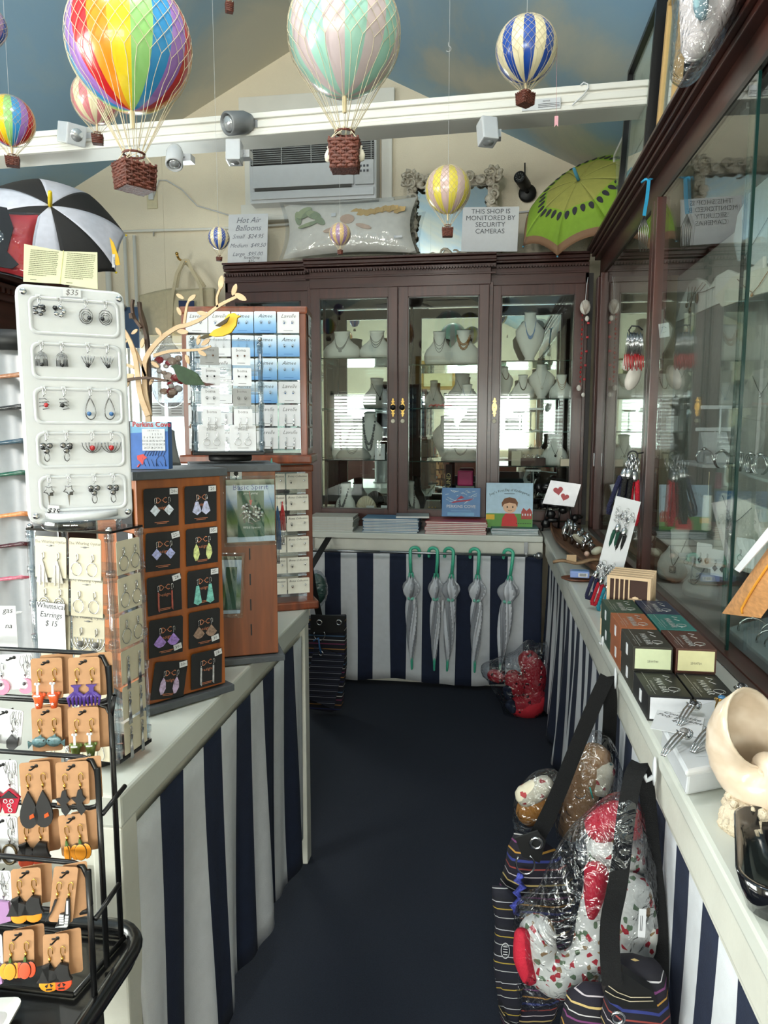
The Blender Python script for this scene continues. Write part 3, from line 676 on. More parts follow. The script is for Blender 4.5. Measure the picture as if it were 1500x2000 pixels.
balloon('small balloon at the very top edge, only its dark basket in view', at(446, -72, 2.6), .088, ['cream', 'rose'], 12, 0, 5, .15, 0, .62, .5, lod=1)
balloon('dark model balloon barely in view at the far left top edge', at(-26, 50, 2.0), .052, ['navy', 'lilac'], 12, 0, 5, .2, 0, .6, .5, lod=1)
# ================================================================ UMBRELLAS
def parasol(label, apex, axis, R, depth, n, col, mats, roll=0, tip=None, rim=None, seeds=0, face=0, tipm=None, bands=None, closed_len=.5):
    z = Vector(axis).normalized(); x = z.orthogonal(); x = (Matrix.Rotation(roll, 3, z) @ x).normalized(); y = z.cross(x)
    T = Matrix((x, y, z)).transposed().to_4x4(); T.translation = Vector(apex)
    t = thing('umbrella', label, 'umbrella', mtx=T)
    ns, nr = 8, 14
    def pt(k, u, v):
        a0, a1 = 2*PI*k/n, 2*PI*(k+1)/n; th = v*1.15
        rr = R*math.sin(th)/math.sin(1.15); zz = -depth*(1-math.cos(th))/(1-math.cos(1.15))
        p0 = Vector((rr*math.cos(a0), rr*math.sin(a0), zz)); p1 = Vector((rr*math.cos(a1), rr*math.sin(a1), zz)); p = p0.lerp(p1, u)
        sag = 4*u*(1-u)*v*v*R; return p-Vector((p.x, p.y, 0)).normalized()*sag*.03+Vector((0, 0, sag*.085))
    g = M()
    for k in range(n): g.grid(lambda u, v, k=k: pt(k, u, max(v, .02)), ns, nr, True, lambda i, j, k=k: col(k, (j+.5)/nr))
    cn = g.obj('canopy', mats, t, solid=.001)
    if seeds:
        g = M()
        for k in range(n):
            for u in (.14, .38, .62, .86):
                for q in (0,):
                    P0 = pt(k, u, .46); P1 = pt(k, u, .56); nrm = (pt(k, min(1, u+.05), .5)-pt(k, u-.05, .5)).cross(P1-P0).normalized()
                    if nrm.z < 0: nrm = -nrm
                    mid = (P0+P1)/2+nrm*.003; dx = (P1-P0).normalized(); sx = nrm.cross(dx)
                    ring = [mid+dx*(.026*math.cos(a))+sx*(.0135*math.sin(a)*(1-.3*math.cos(a))) for a in [w*PI/7 for w in range(14)]]
                    g.add([q_[:] for q_ in ring]+[(q_+nrm*.001)[:] for q_ in ring], [tuple(range(14)), tuple(range(14, 28))[::-1]]+[(i, (i+1) % 14, (i+1) % 14+14, i+14) for i in range(14)])
        g.obj('seed_print', mat('dark_seed', (52, 50, 58), .7), cn)
    for k in range(n):
        g = M(); g.tube([pt(k, 0, v/10)-Vector((0, 0, .004)) for v in range(1, 11)], .0016, 4); r_ = g.obj('rib', STEEL, t)
        g = M(); g.ball(pt(k, 0, 1.01), .006, 6); g.obj('rib_tip', tipm, r_)
    g = M(); g.lathe([(.009, -.01), (.010, .04), (.009, .075), (.005, .08)], 10); g.obj('ferrule', tipm, t)
    g = M(); g.tube([(0, 0, -.01), (0, 0, -closed_len)], .004, 8); g.obj('shaft', STEEL, t)
    g = M(); L_ = closed_len; g.tube([(0, 0, -L_), (0, 0, -L_-.05)]+[(.025-.025*math.cos(a), 0, -L_-.05-.03*math.sin(a)) for a in (.4, .8, 1.2, 1.6, 2.0, 2.4, 2.8, 3.1)], .009, 8); g.obj('handle', tipm, t)
    return t
KG = mat('kiwi_green', (140, 176, 52), .7, bump=.05); KR = mat('kiwi_rim', (150, 112, 84), .7); KC = mat('kiwi_centre', (166, 164, 82), .7)
BLT = mat('sky_blue_plastic', (84, 158, 190), .35)
parasol('open green kiwi-fruit umbrella with black seeds and brown rim, lying atop the cabinet', onY(1130, 352, 4.311), (-.578, -.844, .844), .42, .166, 8, lambda k, v: 1 if v > .88 else (2 if v < .42 else 0), [KG, KR, KC], .018, seeds=1, tipm=BLT, closed_len=.16)
PW = mat('umbrella_white', (214, 214, 226), .7); PB = mat('umbrella_charcoal', (42, 40, 40), .7); YT = mat('yellow_plastic', (232, 202, 40), .4)
tp = parasol('open black and white panelled umbrella with yellow tip, upper left corner', onY(98, 402, 3.073), (.31, -.454, .367), .337, .157, 8, lambda k, v: (k+1) % 2, [PW, PB], -.495, tipm=YT, closed_len=.24)
p = onY(225, 492, 2.72)
t = bpy.data.objects.new('hang_tag', None); C.objects.link(t); t.parent = tp; t.matrix_parent_inverse = tp.matrix_world.inverted(); t.location = p
g = M(); g.prism([(-.02, .055), (-.005, .035), (.014, -.02), (.018, -.05), (.002, -.052), (-.008, -.03)], .004); g.obj('yellow_beak', mat('beak_yellow', (236, 184, 44), .6), t)
g = M(); g.box((-.004, -.004, -.035), (.012, .001, .05), Ry(.06)); g.obj('paper_label', PAPER, t); text('penguin', .009, m=INK, parent=t, loc=(-.004, -.006, -.035), tilt=-PI/2)
# --- five closed umbrellas hooked on the rod
CG = mat('umbrella_grey', (142, 144, 150), .5); CWH = mat('umbrella_silver_white', (206, 208, 214), .5)
def closed_umbrella(label, px, mir=1, tw=1.0, fat=1.0, lean=0.0, tagtxt=1):
    p = onY(px, 1079, RODY); x = p.x
    t = thing('folded_umbrella', label, 'umbrella', mtx=Tr(x, RODY, zr) @ Ry(lean), group=None)
    r = .0098; R_ = .023; top = R_-.0125
    # hook: open end behind the rod, long shank in front of the cloth
    pts = [(-mir*R_*1.1, .012, -.02), (-mir*R_*1.1, .012, 0)]+[(mir*-R_*1.1*math.cos(a), .008-.016*a/PI, top+R_*math.sin(a)*.9) for a in [PI*i/10 for i in range(11)]]+[(mir*R_*1.1, -.012, -.04), (mir*R_*.95, -.014, -.115)]
    g = M(); g.tube(pts, r, 10); g.ball(pts[0], r*1.0, 8); g.obj('handle', TEALP, t)
    sx, sy = mir*R_*.9, -.014; L_ = .50
    for i in range(6):
        a = i*PI/3; g = M(); g.tube([(sx+.011*math.cos(a), sy+.009*math.sin(a), -.118), (sx+.017*math.cos(a), sy+.012*math.sin(a), -.15)], .0028, 6); g.ball((sx+.011*math.cos(a), sy+.009*math.sin(a), -.117), .004, 6); g.obj('rib_tip', TEALP, t)
    lv = 48; n = 48; g = M(); rings = []
    for i in range(lv+1):
        f = i/lv; z = -.145-L_*f
        base = (.021*fat*(1-.15*f)+.0125*fat*math.exp(-((f-.13)/.075)**2)-.006*math.exp(-((f-.24)/.03)**2)) if f < .3 else .0205*fat*(1-((f-.45)/.6)**2)+.002
        if f < .05: base = .014+.1*f*fat
        amp = .34*(1-.5*f)
        rings.append([(sx+base*(1+amp*math.cos(6*(a+tw*f*2.6)))*math.cos(a), sy+.85*base*(1+amp*math.cos(6*(a+tw*f*2.6)))*math.sin(a), z+(.012*math.cos(6*a) if i < 3 else 0)) for a in [2*PI*j/n for j in range(n)]])
    g.loft(rings)
    # alternate grey and white pleats that wind round with the twist
    for fi in range(len(g.f)):
        if len(g.f[fi]) == 4:
            i, j = divmod(fi, n); f = i/lv; ang = 2*PI*j/n+tw*f*2.6+.25; g.mi[fi] = int(ang/(PI/3)) % 2
    g.obj('canopy', [CWH, CG], t)
    g = M(); g.lathe([(.0185*fat, -.008), (.0195*fat, 0), (.0185*fat, .009)], 16, Tr(sx, sy, -.145-L_*.235) @ Rx(.1)); g.obj('strap', mat('mint_ribbon', (120, 190, 170), .5), t)
    g = M(); g.lathe([(.0075, -.145-L_+.03), (.0085, -.145-L_+.02), (.0062, -.145-L_-.045), (.0035, -.145-L_-.05)], 12, Tr(sx, sy, 0)); g.obj('tip', TEALP, t)
    if tagtxt:
        g = M(); g.box((sx+tagtxt*.03, sy-.02, -.30), (.010, .001, .066), Ry(.04)); h = g.obj('paper_tag', PAPER, t); text('umbrella', .008, m=INK, parent=h, loc=(sx+tagtxt*.03, sy-.0212, -.30), tilt=PI/2)
    return t
for px, mir, tw, lean, tg, lab in ((810, -1, 1.0, -.012, 1, 'first from the left'), (846, 1, .8, .012, 0, 'second from the left, slim'), (877, 1, -1.0, .035, -1, 'third from the left'), (927, 1, 1.1, .015, 1, 'fourth from the left'), (993, 1, -.7, .085, 0, 'last and fullest')):
    closed_umbrella('folded grey umbrella with mint handle on the rod, '+lab, px, mir, tw, 1.5 if px == 993 else (1.15 if px == 846 else 1.3), lean, tg)
# ================================================================ ON TOP OF THE BACK CABINET
TOPZ = 2.565
t = thing('price_sign', 'handwritten hot air balloons price sign leaning on cabinet top', 'sign', mtx=frame(onY(484, 466, 4.56), (1, .0, -.012), (-.02, .10, 1)))
g = M(); g.box((0, 0, 0), (.262, .004, .31)); g.obj('sheet', PAPER, t)
GI = mat('grey_marker', (116, 118, 128), .6)
for s_, z, sz in (('Hot Air', .115, .05), ('Balloons', .065, .05), ('Small  $24.95', .012, .038), ('Medium  $49.50', -.045, .036), ('Large  $95.00', -.10, .036)): text(s_, sz, m=GI, parent=t, loc=(0, -.003, z), shear=.35)
g = M(); g.box((.03, -.005, -.135), (.13, .001, .05)); h = g.obj('paper_label', PAPER, t); text('Stow/Strap\n$25-', .024, m=INK, parent=h, loc=(.03, -.0062, -.135), shear=.2, space=.9)
t = thing('security_sign', 'white paper sign saying the shop is monitored by security cameras', 'sign', mtx=frame(onY(957, 448, 4.50), (1, .0, -.03), (0, .08, 1)))
g = M(); g.box((0, 0, 0), (.335, .003, .265)); g.obj('sheet', PAPER, t)
text('THIS SHOP IS\nMONITORED BY\nSECURITY\nCAMERAS', .040, m=mat('grey_print', (86, 88, 92), .6), parent=t, loc=(.0, -.003, .046), space=.98, res=3)
# mermaid pillow wrapped in plastic
t = thing('pillow', 'oblong white mermaid pillow in plastic wrap lying on cabinet top', 'pillow', mtx=frame(onY(682, 446, 4.52), (1, .03, .02), (.0, .22, 1)))
def pillow(b, w_, h_, d_, n=20, T=None, puff=2.6):
    for s_ in (-1, 1): b.grid(lambda u, v: (w_*(u-.5)*(1-.10*math.sin(PI*v)), s_*d_/2*(max(0, math.sin(PI*u))**(1/puff))*(max(0, math.sin(PI*v))**(1/puff)), h_*(v-.5)*(1-.14*math.sin(PI*u))), n, n, True, T=T)
g = M(); pillow(g, .84, .36, .15); g.obj('cushion', mat('pillow_linen', (226, 220, 210), .8, var=.05), t)
def px_poly(fr, pts, y, sc, cx, cz): return [((x-cx)*sc, (cz-z)*sc) for x, z in pts]
g = M(); 
def blob(g, cx, cz, rx, rz, rot=0, y=-.079, n=14, w=0): g.prism([(cx+rx*math.cos(a)*math.cos(rot)-rz*math.sin(a)*math.sin(rot)+w*math.sin(5*a), cz+rx*math.cos(a)*math.sin(rot)+rz*math.sin(a)*math.cos(rot)+w*math.cos(4*a)) for a in [2*PI*i/n for i in range(n)]], .002, y0=y)
for i in range(7): blob(g, .05+i*.045, .07-.012*math.sin(i), .04, .018, .3, -.074+.004*abs(i-2), w=.004)
g.obj('hair_print', mat('hair_print', (206, 172, 116), .8), t)
g = M(); blob(g, -.27, .08, .055, .03, .5, -.066); blob(g, -.21, .06, .05, .025, -.4, -.072); blob(g, -.17, .02, .04, .02, -.7, -.077); blob(g, -.24, .0, .07, .012, .3, -.075); blob(g, -.31, .05, .02, .045, .2, -.06); g.obj('tail_print', mat('tail_print', (150, 160, 132), .8), t)
g = M(); blob(g, .0, .02, .045, .03, 0, -.079); blob(g, -.08, -.04, .07, .016, .2, -.078); blob(g, .1, -.03, .05, .014, -.3, -.077); g.obj('body_print', mat('skin_print', (206, 176, 156), .8), t)
g = M(); g.box((-.085, -.081, .05), (.028, .002, .022), Rz(0)); g.box((.31, -.06, -.10), (.05, .002, .014)); g.obj('price_label', PAPER, t)
g = M(); pillow(g, .90, .40, .175, 20, puff=3.4); g.obj('plastic_wrap', FILM2, t)
# ornate mirror framed in shells
SHF = ramp_mat('shell_frame', [(0, (96, 84, 74)), (.3, (170, 158, 140)), (.55, (212, 204, 188)), (.8, (146, 132, 114))], tex='noise', scale=26, rough=.45, interp='LINEAR', bump=.8)
p0 = onY(790, 345, 4.72); p1 = onY(977, 332, 4.72); zt = (p0.z+p1.z)/2; zb_ = TOPZ+.01; mx = (p0.x+p1.x)/2; mw_, mh_ = p1.x-p0.x, zt-zb_
t = thing('ornate_mirror', 'mirror in an ornate carved shell-work frame leaning on the back wall', 'mirror', mtx=Tr(mx, 4.72, (zt+zb_)/2) @ Rx(-.05))
g = M(); rnd = random.Random(3)
for side in range(4):
    L_ = mw_ if side < 2 else mh_; k = int(L_/.036)
    for i in range(k):
        u = (i+.5)/k*L_-L_/2
        for q in range(2):
            x, z = (u, (mh_/2-.045)*(1 if side == 0 else -1)) if side < 2 else ((mw_/2-.045)*(1 if side == 2 else -1), u)
            x += rnd.uniform(-.02, .02); z += rnd.uniform(-.02, .02); s_ = rnd.uniform(.020, .034); a = rnd.uniform(0, 6)
            if q: g.ball((x, -.02, z), (s_, s_*.6, s_*.8), 8)
            else: g.tube([(x+s_*1.1*math.cos(a+w*.7)*(1-w*.07), -.02-.006*w, z+s_*math.sin(a+w*.7)*(1-w*.07)) for w in range(9)], [.011-.0008*w for w in range(9)], 6)
for sx_ in (-1, 1):
    for w in range(9): a = w*.8; g.tube([(sx_*(mw_/2-.04)+.04*math.cos(a), -.02, mh_/2-.02+.04*math.sin(a)), (sx_*(mw_/2-.04)+.055*math.cos(a+.5), -.03, mh_/2-.02+.05*math.sin(a+.5))], .013, 6)
g.box((0, .01, mh_/2-.045), (mw_-.03, .03, .06)); g.box((0, .01, -mh_/2+.045), (mw_-.03, .03, .06))
for s_ in (-1, 1): g.box((s_*(mw_/2-.045), .01, 0), (.06, .03, mh_-.03))
g.obj('shell_frame', SHF, t)
g = M(); g.box((0, .012, 0), (mw_-.1, .006, mh_-.1)); g.obj('mirror_glass', MIRROR, t)
# security camera
p = onY(1030, 378, YB-.01); t = thing('security_camera', 'black bullet security camera with short antenna on the back wall', 'camera', p)
g = M(); g.lathe([(.056, 0), (.056, .012), (.045, .02), (.02, .03), (.001, .032)], 20, Rx(PI/2)); g.obj('wall_mount', BLACK, t)
g = M(); g.tube([(0, -.02, 0), (-.01, -.05, .01), (-.02, -.07, .03)], .014, 8); g.obj('arm', BLACK, t)
A = Tr(-.03, -.075, .045) @ Rz(-.35) @ Rx(1.45); g = M(); g.lathe([(.034, -.05), (.036, -.04), (.037, .08), (.035, .085), (.033, .075)], 20, A); g.obj('camera_body', BLACK, t)
g = M(); g.lathe([(.033, .078), (.001, .079)], 16, A)
for i in range(10): a = i*PI/5; g.ball((.023*math.cos(a), .023*math.sin(a), .08), .0055, 6, A)
g.obj('infrared_ring', mat('lens_grey', (120, 124, 126), .2, .5), t); g = M(); g.lathe([(.013, .08), (.012, .086), (.001, .087)], 14, A); g.obj('lens', BLACK, t)
g = M(); g.tube([(-.02, -.05, .07), (-.022, -.05, .17)], .0045, 8); g.obj('antenna', BLACK, t)
g = M(); g.tube([onY(x, y, YB-.012) for x, y in ((1012, 415), (1040, 412), (1062, 402), (1085, 388))], .006, 6); tag(g.obj('cable', PLASTIC), 'white cable on the wall between security sign and kiwi umbrella', 'cable')
# framed pictures standing on the right cabinet
FRB = mat('black_frame', (22, 22, 24), .35); FRW = mat('white_frame', (224, 224, 222), .4); FRG = mat('pale_gold_frame', (204, 168, 112), .35)
def picture(label, y0, y1, x, z1, fm, lean=.08, art=(190, 190, 180), th=.03, z0=2.572):
    h = z1-z0; w_ = y1-y0
    t = thing('framed_picture', label, 'picture', mtx=Tr(x, (y0+y1)/2, z0) @ Rz(-PI/2) @ Rx(-lean)); b = .022
    g = M()
    for s_ in (-1, 1): g.box((s_*(w_/2-b/2), 0, h/2), (b, th, h))
    for z in (b/2, h-b/2): g.box((0, 0, z), (w_-2*b, th, b))
    g.obj('frame', fm, t)
    g = M(); g.box((0, .004, h/2), (w_-2*b, .006, h-2*b)); g.obj('mount', mat('mount_board', (216, 216, 208), .7), t)
    g = M(); g.box((0, -.001, h/2), ((w_-2*b)*.6, .005, (h-2*b)*.6)); g.obj('print', ramp_mat('print_%d%d' % (art[0], art[2]), [(0, art), (.5, (200, 204, 196)), (.7, (130, 140, 128))], tex='noise', scale=9, interp='LINEAR'), t)
    g = M(); g.box((0, -.006, h/2), (w_-2*b, .002, h-2*b)); g.obj('pane', GLASS, t)
    return t
picture('thin white-framed picture leaning on right cabinet, nearest the kiwi umbrella', 4.02, 4.34, .66, 3.06, FRW, .06, (188, 190, 176), .02)
picture('grey-edged framed picture on right cabinet behind the black-framed one', 3.30, 3.84, .675, 3.20, mat('grey_frame', (150, 156, 166), .4), .05, (176, 180, 170), .02)
picture('large black-framed picture standing on top of the right cabinet', 2.98, 3.55, .60, 3.14, FRB, .05, (160, 168, 150), .045)
picture('pale wood framed picture with narrow gilt edge on the right cabinet', 2.70, 2.93, .62, 3.09, FRG, .05, (196, 180, 168), .03)
picture('dark-framed picture behind the hanging plastic bag, top right', 2.2, 2.85, .72, 3.16, wood('brown_frame', (60, 40, 28), (84, 58, 40), .4), .04, (150, 150, 142), .03)
# ================================================================ JEWELLERY DISPLAYS
BEAD = {k: mat('bead_'+k, c, .25, coat=.3) for k, c in dict(black=(24, 24, 28), blue=(54, 104, 160), pearl=(220, 214, 204), grey=(110, 108, 108), amber=(150, 104, 60), red=(170, 28, 34), brown=(96, 62, 44), pink=(206, 140, 136), green=(58, 96, 66), purple=(104, 70, 150), gold=(190, 150, 80)).items()}
def bust_mesh(kind, b, h, wd):
    """Neck form of height h and shoulder width wd; local origin at the base centre, front towards -Y."""
    n = 18
    if kind == 'neck':      # neck on broad shoulders, cut off low
        lv = [(0, .86, .40, 0), (.10, .98, .46, 0), (.28, 1.0, .46, .00), (.44, .86, .40, .02), (.56, .60, .32, .03), (.68, .42, .30, .04), (.86, .40, .30, .04), (.97, .44, .33, .03)]
    elif kind == 'tall':    # long bust that narrows to a foot
        lv = [(0, .34, .26, 0), (.04, .36, .27, 0), (.06, .30, .22, 0), (.22, .60, .26, .0), (.45, .94, .32, .01), (.62, 1.0, .34, .02), (.74, .70, .30, .04), (.82, .42, .27, .05), (.95, .38, .27, .05), (.99, .41, .29, .04)]
    else:                    # low: lying yoke
        lv = [(0, 1.0, .5, 0), (.2, 1.06, .55, 0), (.45, .9, .48, .02), (.7, .6, .38, .04), (.9, .44, .32, .05), (.98, .47, .34, .05)]
    rings = []
    for f, a, d, o in lv:
        tilt = .25*max(0, f-.8)*5*.12
        rings.append([(wd/2*a*math.cos(q), (o-(0.0))*wd+wd*.55*d*math.sin(q), h*f+(h*.035*math.sin(q) if f > .93 else 0)) for q in [2*PI*i/n for i in range(n)]])
    b.loft(rings)
    return lv
def front(lv, h, wd, f, x):
    """Point on the front face at height fraction f and offset x (in half widths)."""
    f = min(max(f, 0), lv[-1][0])
    for (f0, a0, d0, o0), (f1, a1, d1, o1) in zip(lv, lv[1:]):
        if f0 <= f <= f1:
            k = (f-f0)/(f1-f0); a = a0+(a1-a0)*k; d = d0+(d1-d0)*k; o = o0+(o1-o0)*k; break
    q = max(-.97, min(.97, x/a if a else 0)); return Vector((wd/2*x, o*wd-wd*.55*d*math.sqrt(1-q*q)-.0018, h*f))
def necklace(t, lv, h, wd, style, col, f0=.8, f1=.4, xw=.38):
    g = M(); m = BEAD[col] if col in BEAD else col; N_ = 26
    def cur(f1_, xw_, v=0):
        P = []
        for i in range(N_+1):
            u = -1+2*i/N_; f = f1_+(f0-f1_)*(abs(u)**(1.25 if v else 2.0)); P.append(front(lv, h, wd, f, u*xw_*(1+.25*(1-abs(u)))))
        return P
    r = wd*.010
    if style == 'multi':
        for k in range(3): g.tube(cur(f1+(f0-f1)*.22*k, xw*(1-.02*k)), r*.8, 4)
    elif style == 'beads':
        for p in cur(f1, xw): g.ball(p, wd*.026, 5)
    elif style == 'chunky':
        for k in range(2):
            for i, p in enumerate(cur(f1+.13*k, xw)): g.ball(p+Vector((0, -.002, 0)), wd*(.034 if i % 3 else .042), 5)
    elif style == 'fringe':
        P = cur(f1, xw); g.tube(P, r, 4)
        for i, p in enumerate(P[4:-4]): g.box((p.x, p.y-.003, p.z-wd*.05), (wd*.02, .003, wd*(.12 if 4 < i < 15 else .07)))
    else:
        P = cur(f1, xw, 1); g.tube(P, r*.9, 4); c = P[N_//2]
        if style == 'pendant': g.ball(c+Vector((0, -.003, -wd*.05)), (wd*.045, wd*.02, wd*.055), 8); g.tube([c, c+Vector((0, -.002, -wd*.03))], r, 4)
        elif style == 'square':
            for s_ in (1, .55): q = wd*.065*s_; z = c.z-wd*.08; g.tube([(c.x-q, c.y-.004, z-q*1.2), (c.x+q, c.y-.004, z-q*1.2), (c.x+q, c.y-.004, z+q), (c.x-q, c.y-.004, z+q)], r, 4, closed=True)
        elif style == 'cross': g.box((c.x, c.y-.003, c.z-wd*.05), (wd*.02, .003, wd*.11)); g.box((c.x, c.y-.003, c.z-wd*.035), (wd*.07, .003, wd*.02))
    return g.obj('necklace', m, t)
def bust(label, x, y, z, h, wd, kind='neck', mt=None, style='pendant', col='black', rz=0, group=None, f0=.8, f1=.35, xw=.38, tag_=0, cat='jewellery bust'):
    t = thing('necklace_bust', label, cat, (x, y, z), rz, group)
    g = M(); lv = bust_mesh(kind, g, h, wd); g.obj('neck_form', mt or BUST, t)
    if style: necklace(t, lv, h, wd, style, col, f0, f1, xw)
    if tag_: g = M(); p = front(lv, h, wd, .5, .7); g.box((p.x, p.y-.004, p.z), (.022, .001, .03), Tr(0, 0, 0)); g.obj('price_tag', PAPER, t)
    return t
def earpair(name, label, T, styles_=None, sz=.03, gap=.022, col=None, hook=SILVER, cat='earrings', group=None): pass
def drop(g, x, y, z, style, s, hook=1, flip=1):
    """One dangling earring; hook in material 0, drop in material 1; hangs from (x, y, z)."""
    g.c = 0; r = .00055*max(1, s/.02)
    if hook: g.tube([(x+.002, y-.001, z-.012)]+[(x+.0015-.0035*math.cos(a), y-.0015, z-.0035+.004*math.sin(a)) for a in (.2, 1.0, 1.6, 2.4, 3.0)][::-1][:0]+[(x+.0035, y-.001, z-.009), (x+.0035, y-.001, z-.003), (x+.002, y-.001, z), (x-.0005, y-.001, z-.001), (x-.001, y-.001, z-.005), (x, y-.001, z-.011), (x, y-.001, z-.015)], r, 4); g.ball((x, y-.001, z-.0125), .0014, 5)
    zz = z-(.015 if hook else 0); g.c = 1; Y = y-.0015; D = .0016
    if style == 'diamond': g.prism([(x, zz), (x+s*.5, zz-s*.55), (x, zz-s*1.1), (x-s*.5, zz-s*.55)], D, y0=Y)
    elif style == 'kite': g.prism([(x-s*.12, zz), (x+s*.12, zz), (x+s*.42, zz-s*.85), (x, zz-s*1.15), (x-s*.42, zz-s*.85)], D, y0=Y)
    elif style == 'leaf': g.prism([(x, zz), (x+s*.22, zz-s*.4), (x+s*.3, zz-s*.9), (x+s*.1, zz-s*1.4), (x-s*.1, zz-s*1.45), (x-s*.28, zz-s*1.0), (x-s*.22, zz-s*.4)], D, y0=Y)
    elif style == 'bar': g.prism([(x-s*.07, zz), (x+s*.07, zz), (x+s*.09, zz-s*2.0), (x-s*.09, zz-s*1.8)], D, y0=Y)
    elif style == 'trap': g.prism([(x-s*.12, zz), (x+s*.12, zz), (x+s*.38, zz-s*1.5), (x, zz-s*1.7), (x-s*.38, zz-s*1.5)], D, y0=Y)
    elif style == 'fan': g.prism([(x, zz)]+[(x+s*.72*math.sin(a), zz-s*1.05*math.cos(a)*(1 if abs(a) < .5 else .98)) for a in [-.85+1.7*i/8 for i in range(9)]], D, y0=Y)
    elif style == 'tear': g.tube([(x+s*.38*math.sin(a)*(.5-.5*math.cos(a))**.5, Y, zz-s*.55+s*.55*math.cos(a)) for a in [2*PI*i/14 for i in range(14)]], .0008, 4, closed=True)
    elif style == 'ring': g.tube([(x+s*.42*math.sin(a), Y, zz-s*.45+s*.45*math.cos(a)) for a in [2*PI*i/14 for i in range(14)]], .0007, 4, closed=True)
    elif style == 'hoop2':
        for k in (1, .7, .45): g.tube([(x+s*.42*k*math.sin(a), Y, zz-s*.5-s*.08*(1-k)+s*.5*k*math.cos(a)) for a in [2*PI*i/12 for i in range(12)]], .0009, 4, closed=True)
        g.c = 2; g.ball((x+flip*s*.2, Y-.001, zz-s*.6), s*.15, 8)
    elif style == 'arches':
        for k in range(4): q = s*(.34-.075*k); g.tube([(x-q, Y, zz-s*.95), (x-q, Y, zz-s*.4)]+[(x-q*math.cos(a), Y, zz-s*.4+q*math.sin(a)*1.1) for a in (.6, 1.2, 1.57, 2.0, 2.6)]+[(x+q, Y, zz-s*.4), (x+q, Y, zz-s*.95)], .0008, 4)
        g.c = 2; g.ball((x, Y-.001, zz-s*.85), s*.14, 8)
    elif style == 'tulip':
        for k in (-1, -.5, 0, .5, 1): g.tube([(x+k*s*.42, Y, zz-s*.12-abs(k)*s*.05), (x+k*s*.3, Y, zz-s*.5), (x, Y, zz-s*.95)], .0009, 4)
        g.c = 2; g.ball((x-flip*s*.05, Y-.001, zz-s*.8), s*.14, 8)
    elif style == 'wave':
        for k in range(3): g.tube([(x-s*.3, Y, zz-s*(.15+.24*k)), (x+s*.05, Y, zz-s*(.1+.22*k)), (x+s*.3, Y, zz-s*(.3+.22*k)), (x-s*.1, Y, zz-s*(.36+.24*k))], .001, 4)
        g.c = 2; g.ball((x+flip*s*.12, Y-.001, zz-s*.55), s*.16, 8)
    elif style == 'bigtear':
        g.tube([(x+s*.42*math.sin(a)*(.5-.5*math.cos(a))**.5, Y, zz-s*.75+s*.75*math.cos(a)) for a in [2*PI*i/16 for i in range(16)]], .001, 4, closed=True); g.c = 2; g.ball((x-flip*s*.1, Y-.001, zz-s*1.1), s*.16, 8)
    elif style == 'petal':
        for k in range(3): g.ball((x+s*.24*math.cos(k*2.1+.5), Y, zz-s*.4+s*.24*math.sin(k*2.1+.5)), (s*.2, .001, s*.2), 8)
        g.tube([(x+s*.16*math.sin(a), Y, zz-s*1.05+s*.3*math.cos(a)) for a in [2*PI*i/10 for i in range(10)]], .0009, 4, closed=True); g.c = 2; g.ball((x-flip*s*.24, Y-.001, zz-s*.42), s*.15, 8)
    elif style == 'lotus':
        for k in (1, .62, .3): g.tube([(x+s*.75*k*math.cos(a), Y, zz-s*.1-s*.85*math.sin(a)*(.75+.25*k)) for a in [PI*i/10 for i in range(11)]], .0009, 4)
        g.c = 2; g.ball((x, Y-.001, zz-s*.55), s*.22, 10)
    elif style == 'blossom':
        for k in range(5): g.ball((x+s*.3*math.cos(k*1.26), Y, zz-s*.35+s*.3*math.sin(k*1.26)), (s*.2, .0012, s*.17), 7)
        g.c = 2; g.ball((x+flip*s*.3, Y-.001, zz-s*.1), s*.2, 8)
    elif style == 'star':
        g.tube([(x+s*(.34 if i % 2 else .2)*math.sin(i*PI/5), Y, zz-s*.35+s*(.34 if i % 2 else .2)*math.cos(i*PI/5)) for i in range(10)], .0011, 4, closed=True); g.c = 2; g.box((x+s*.15, Y-.001, zz-s*.6), (s*.22, .003, s*.2)); g.c = 1; g.prism([(x-.002, zz-s*.7), (x+.002, zz-s*.7), (x, zz-s*1.5)], .001, y0=Y)
    elif style == 'stud': g.ball((x, Y-.001, zz), s*.2, 7)
    elif style == 'hoopstud': g.tube([(x+s*.2*math.sin(a), Y, zz-s*.2+s*.24*math.cos(a)) for a in [2*PI*i/10 for i in range(10)]], .0008, 4, closed=True); g.c = 2; g.ball((x+flip*s*.05, Y-.001, zz-s*.42), s*.14, 6)
    elif style == 'tassel':
        g.prism([(x-.003, zz), (x+.003, zz), (x+.002, zz-.006), (x-.002, zz-.006)], .003, y0=Y)
        for k in range(5): g.tube([(x+(k-2)*.0008, Y, zz-.005), (x+(k-2)*.0022*(s/.03), Y, zz-s*1.5)], .0007, 4)
    elif style == 'pyramid': g.prism([(x-.001, zz), (x+.001, zz), (x+s*.5, zz-s*1.5), (x-s*.5, zz-s*1.5)], D, y0=Y); g.c = 0; g.box((x-s*.16, Y-.001, zz-s*1.0), (.003, .002, s*1.4)); g.box((x+s*.16, Y-.001, zz-s*1.2), (.003, .002, s*1.3))
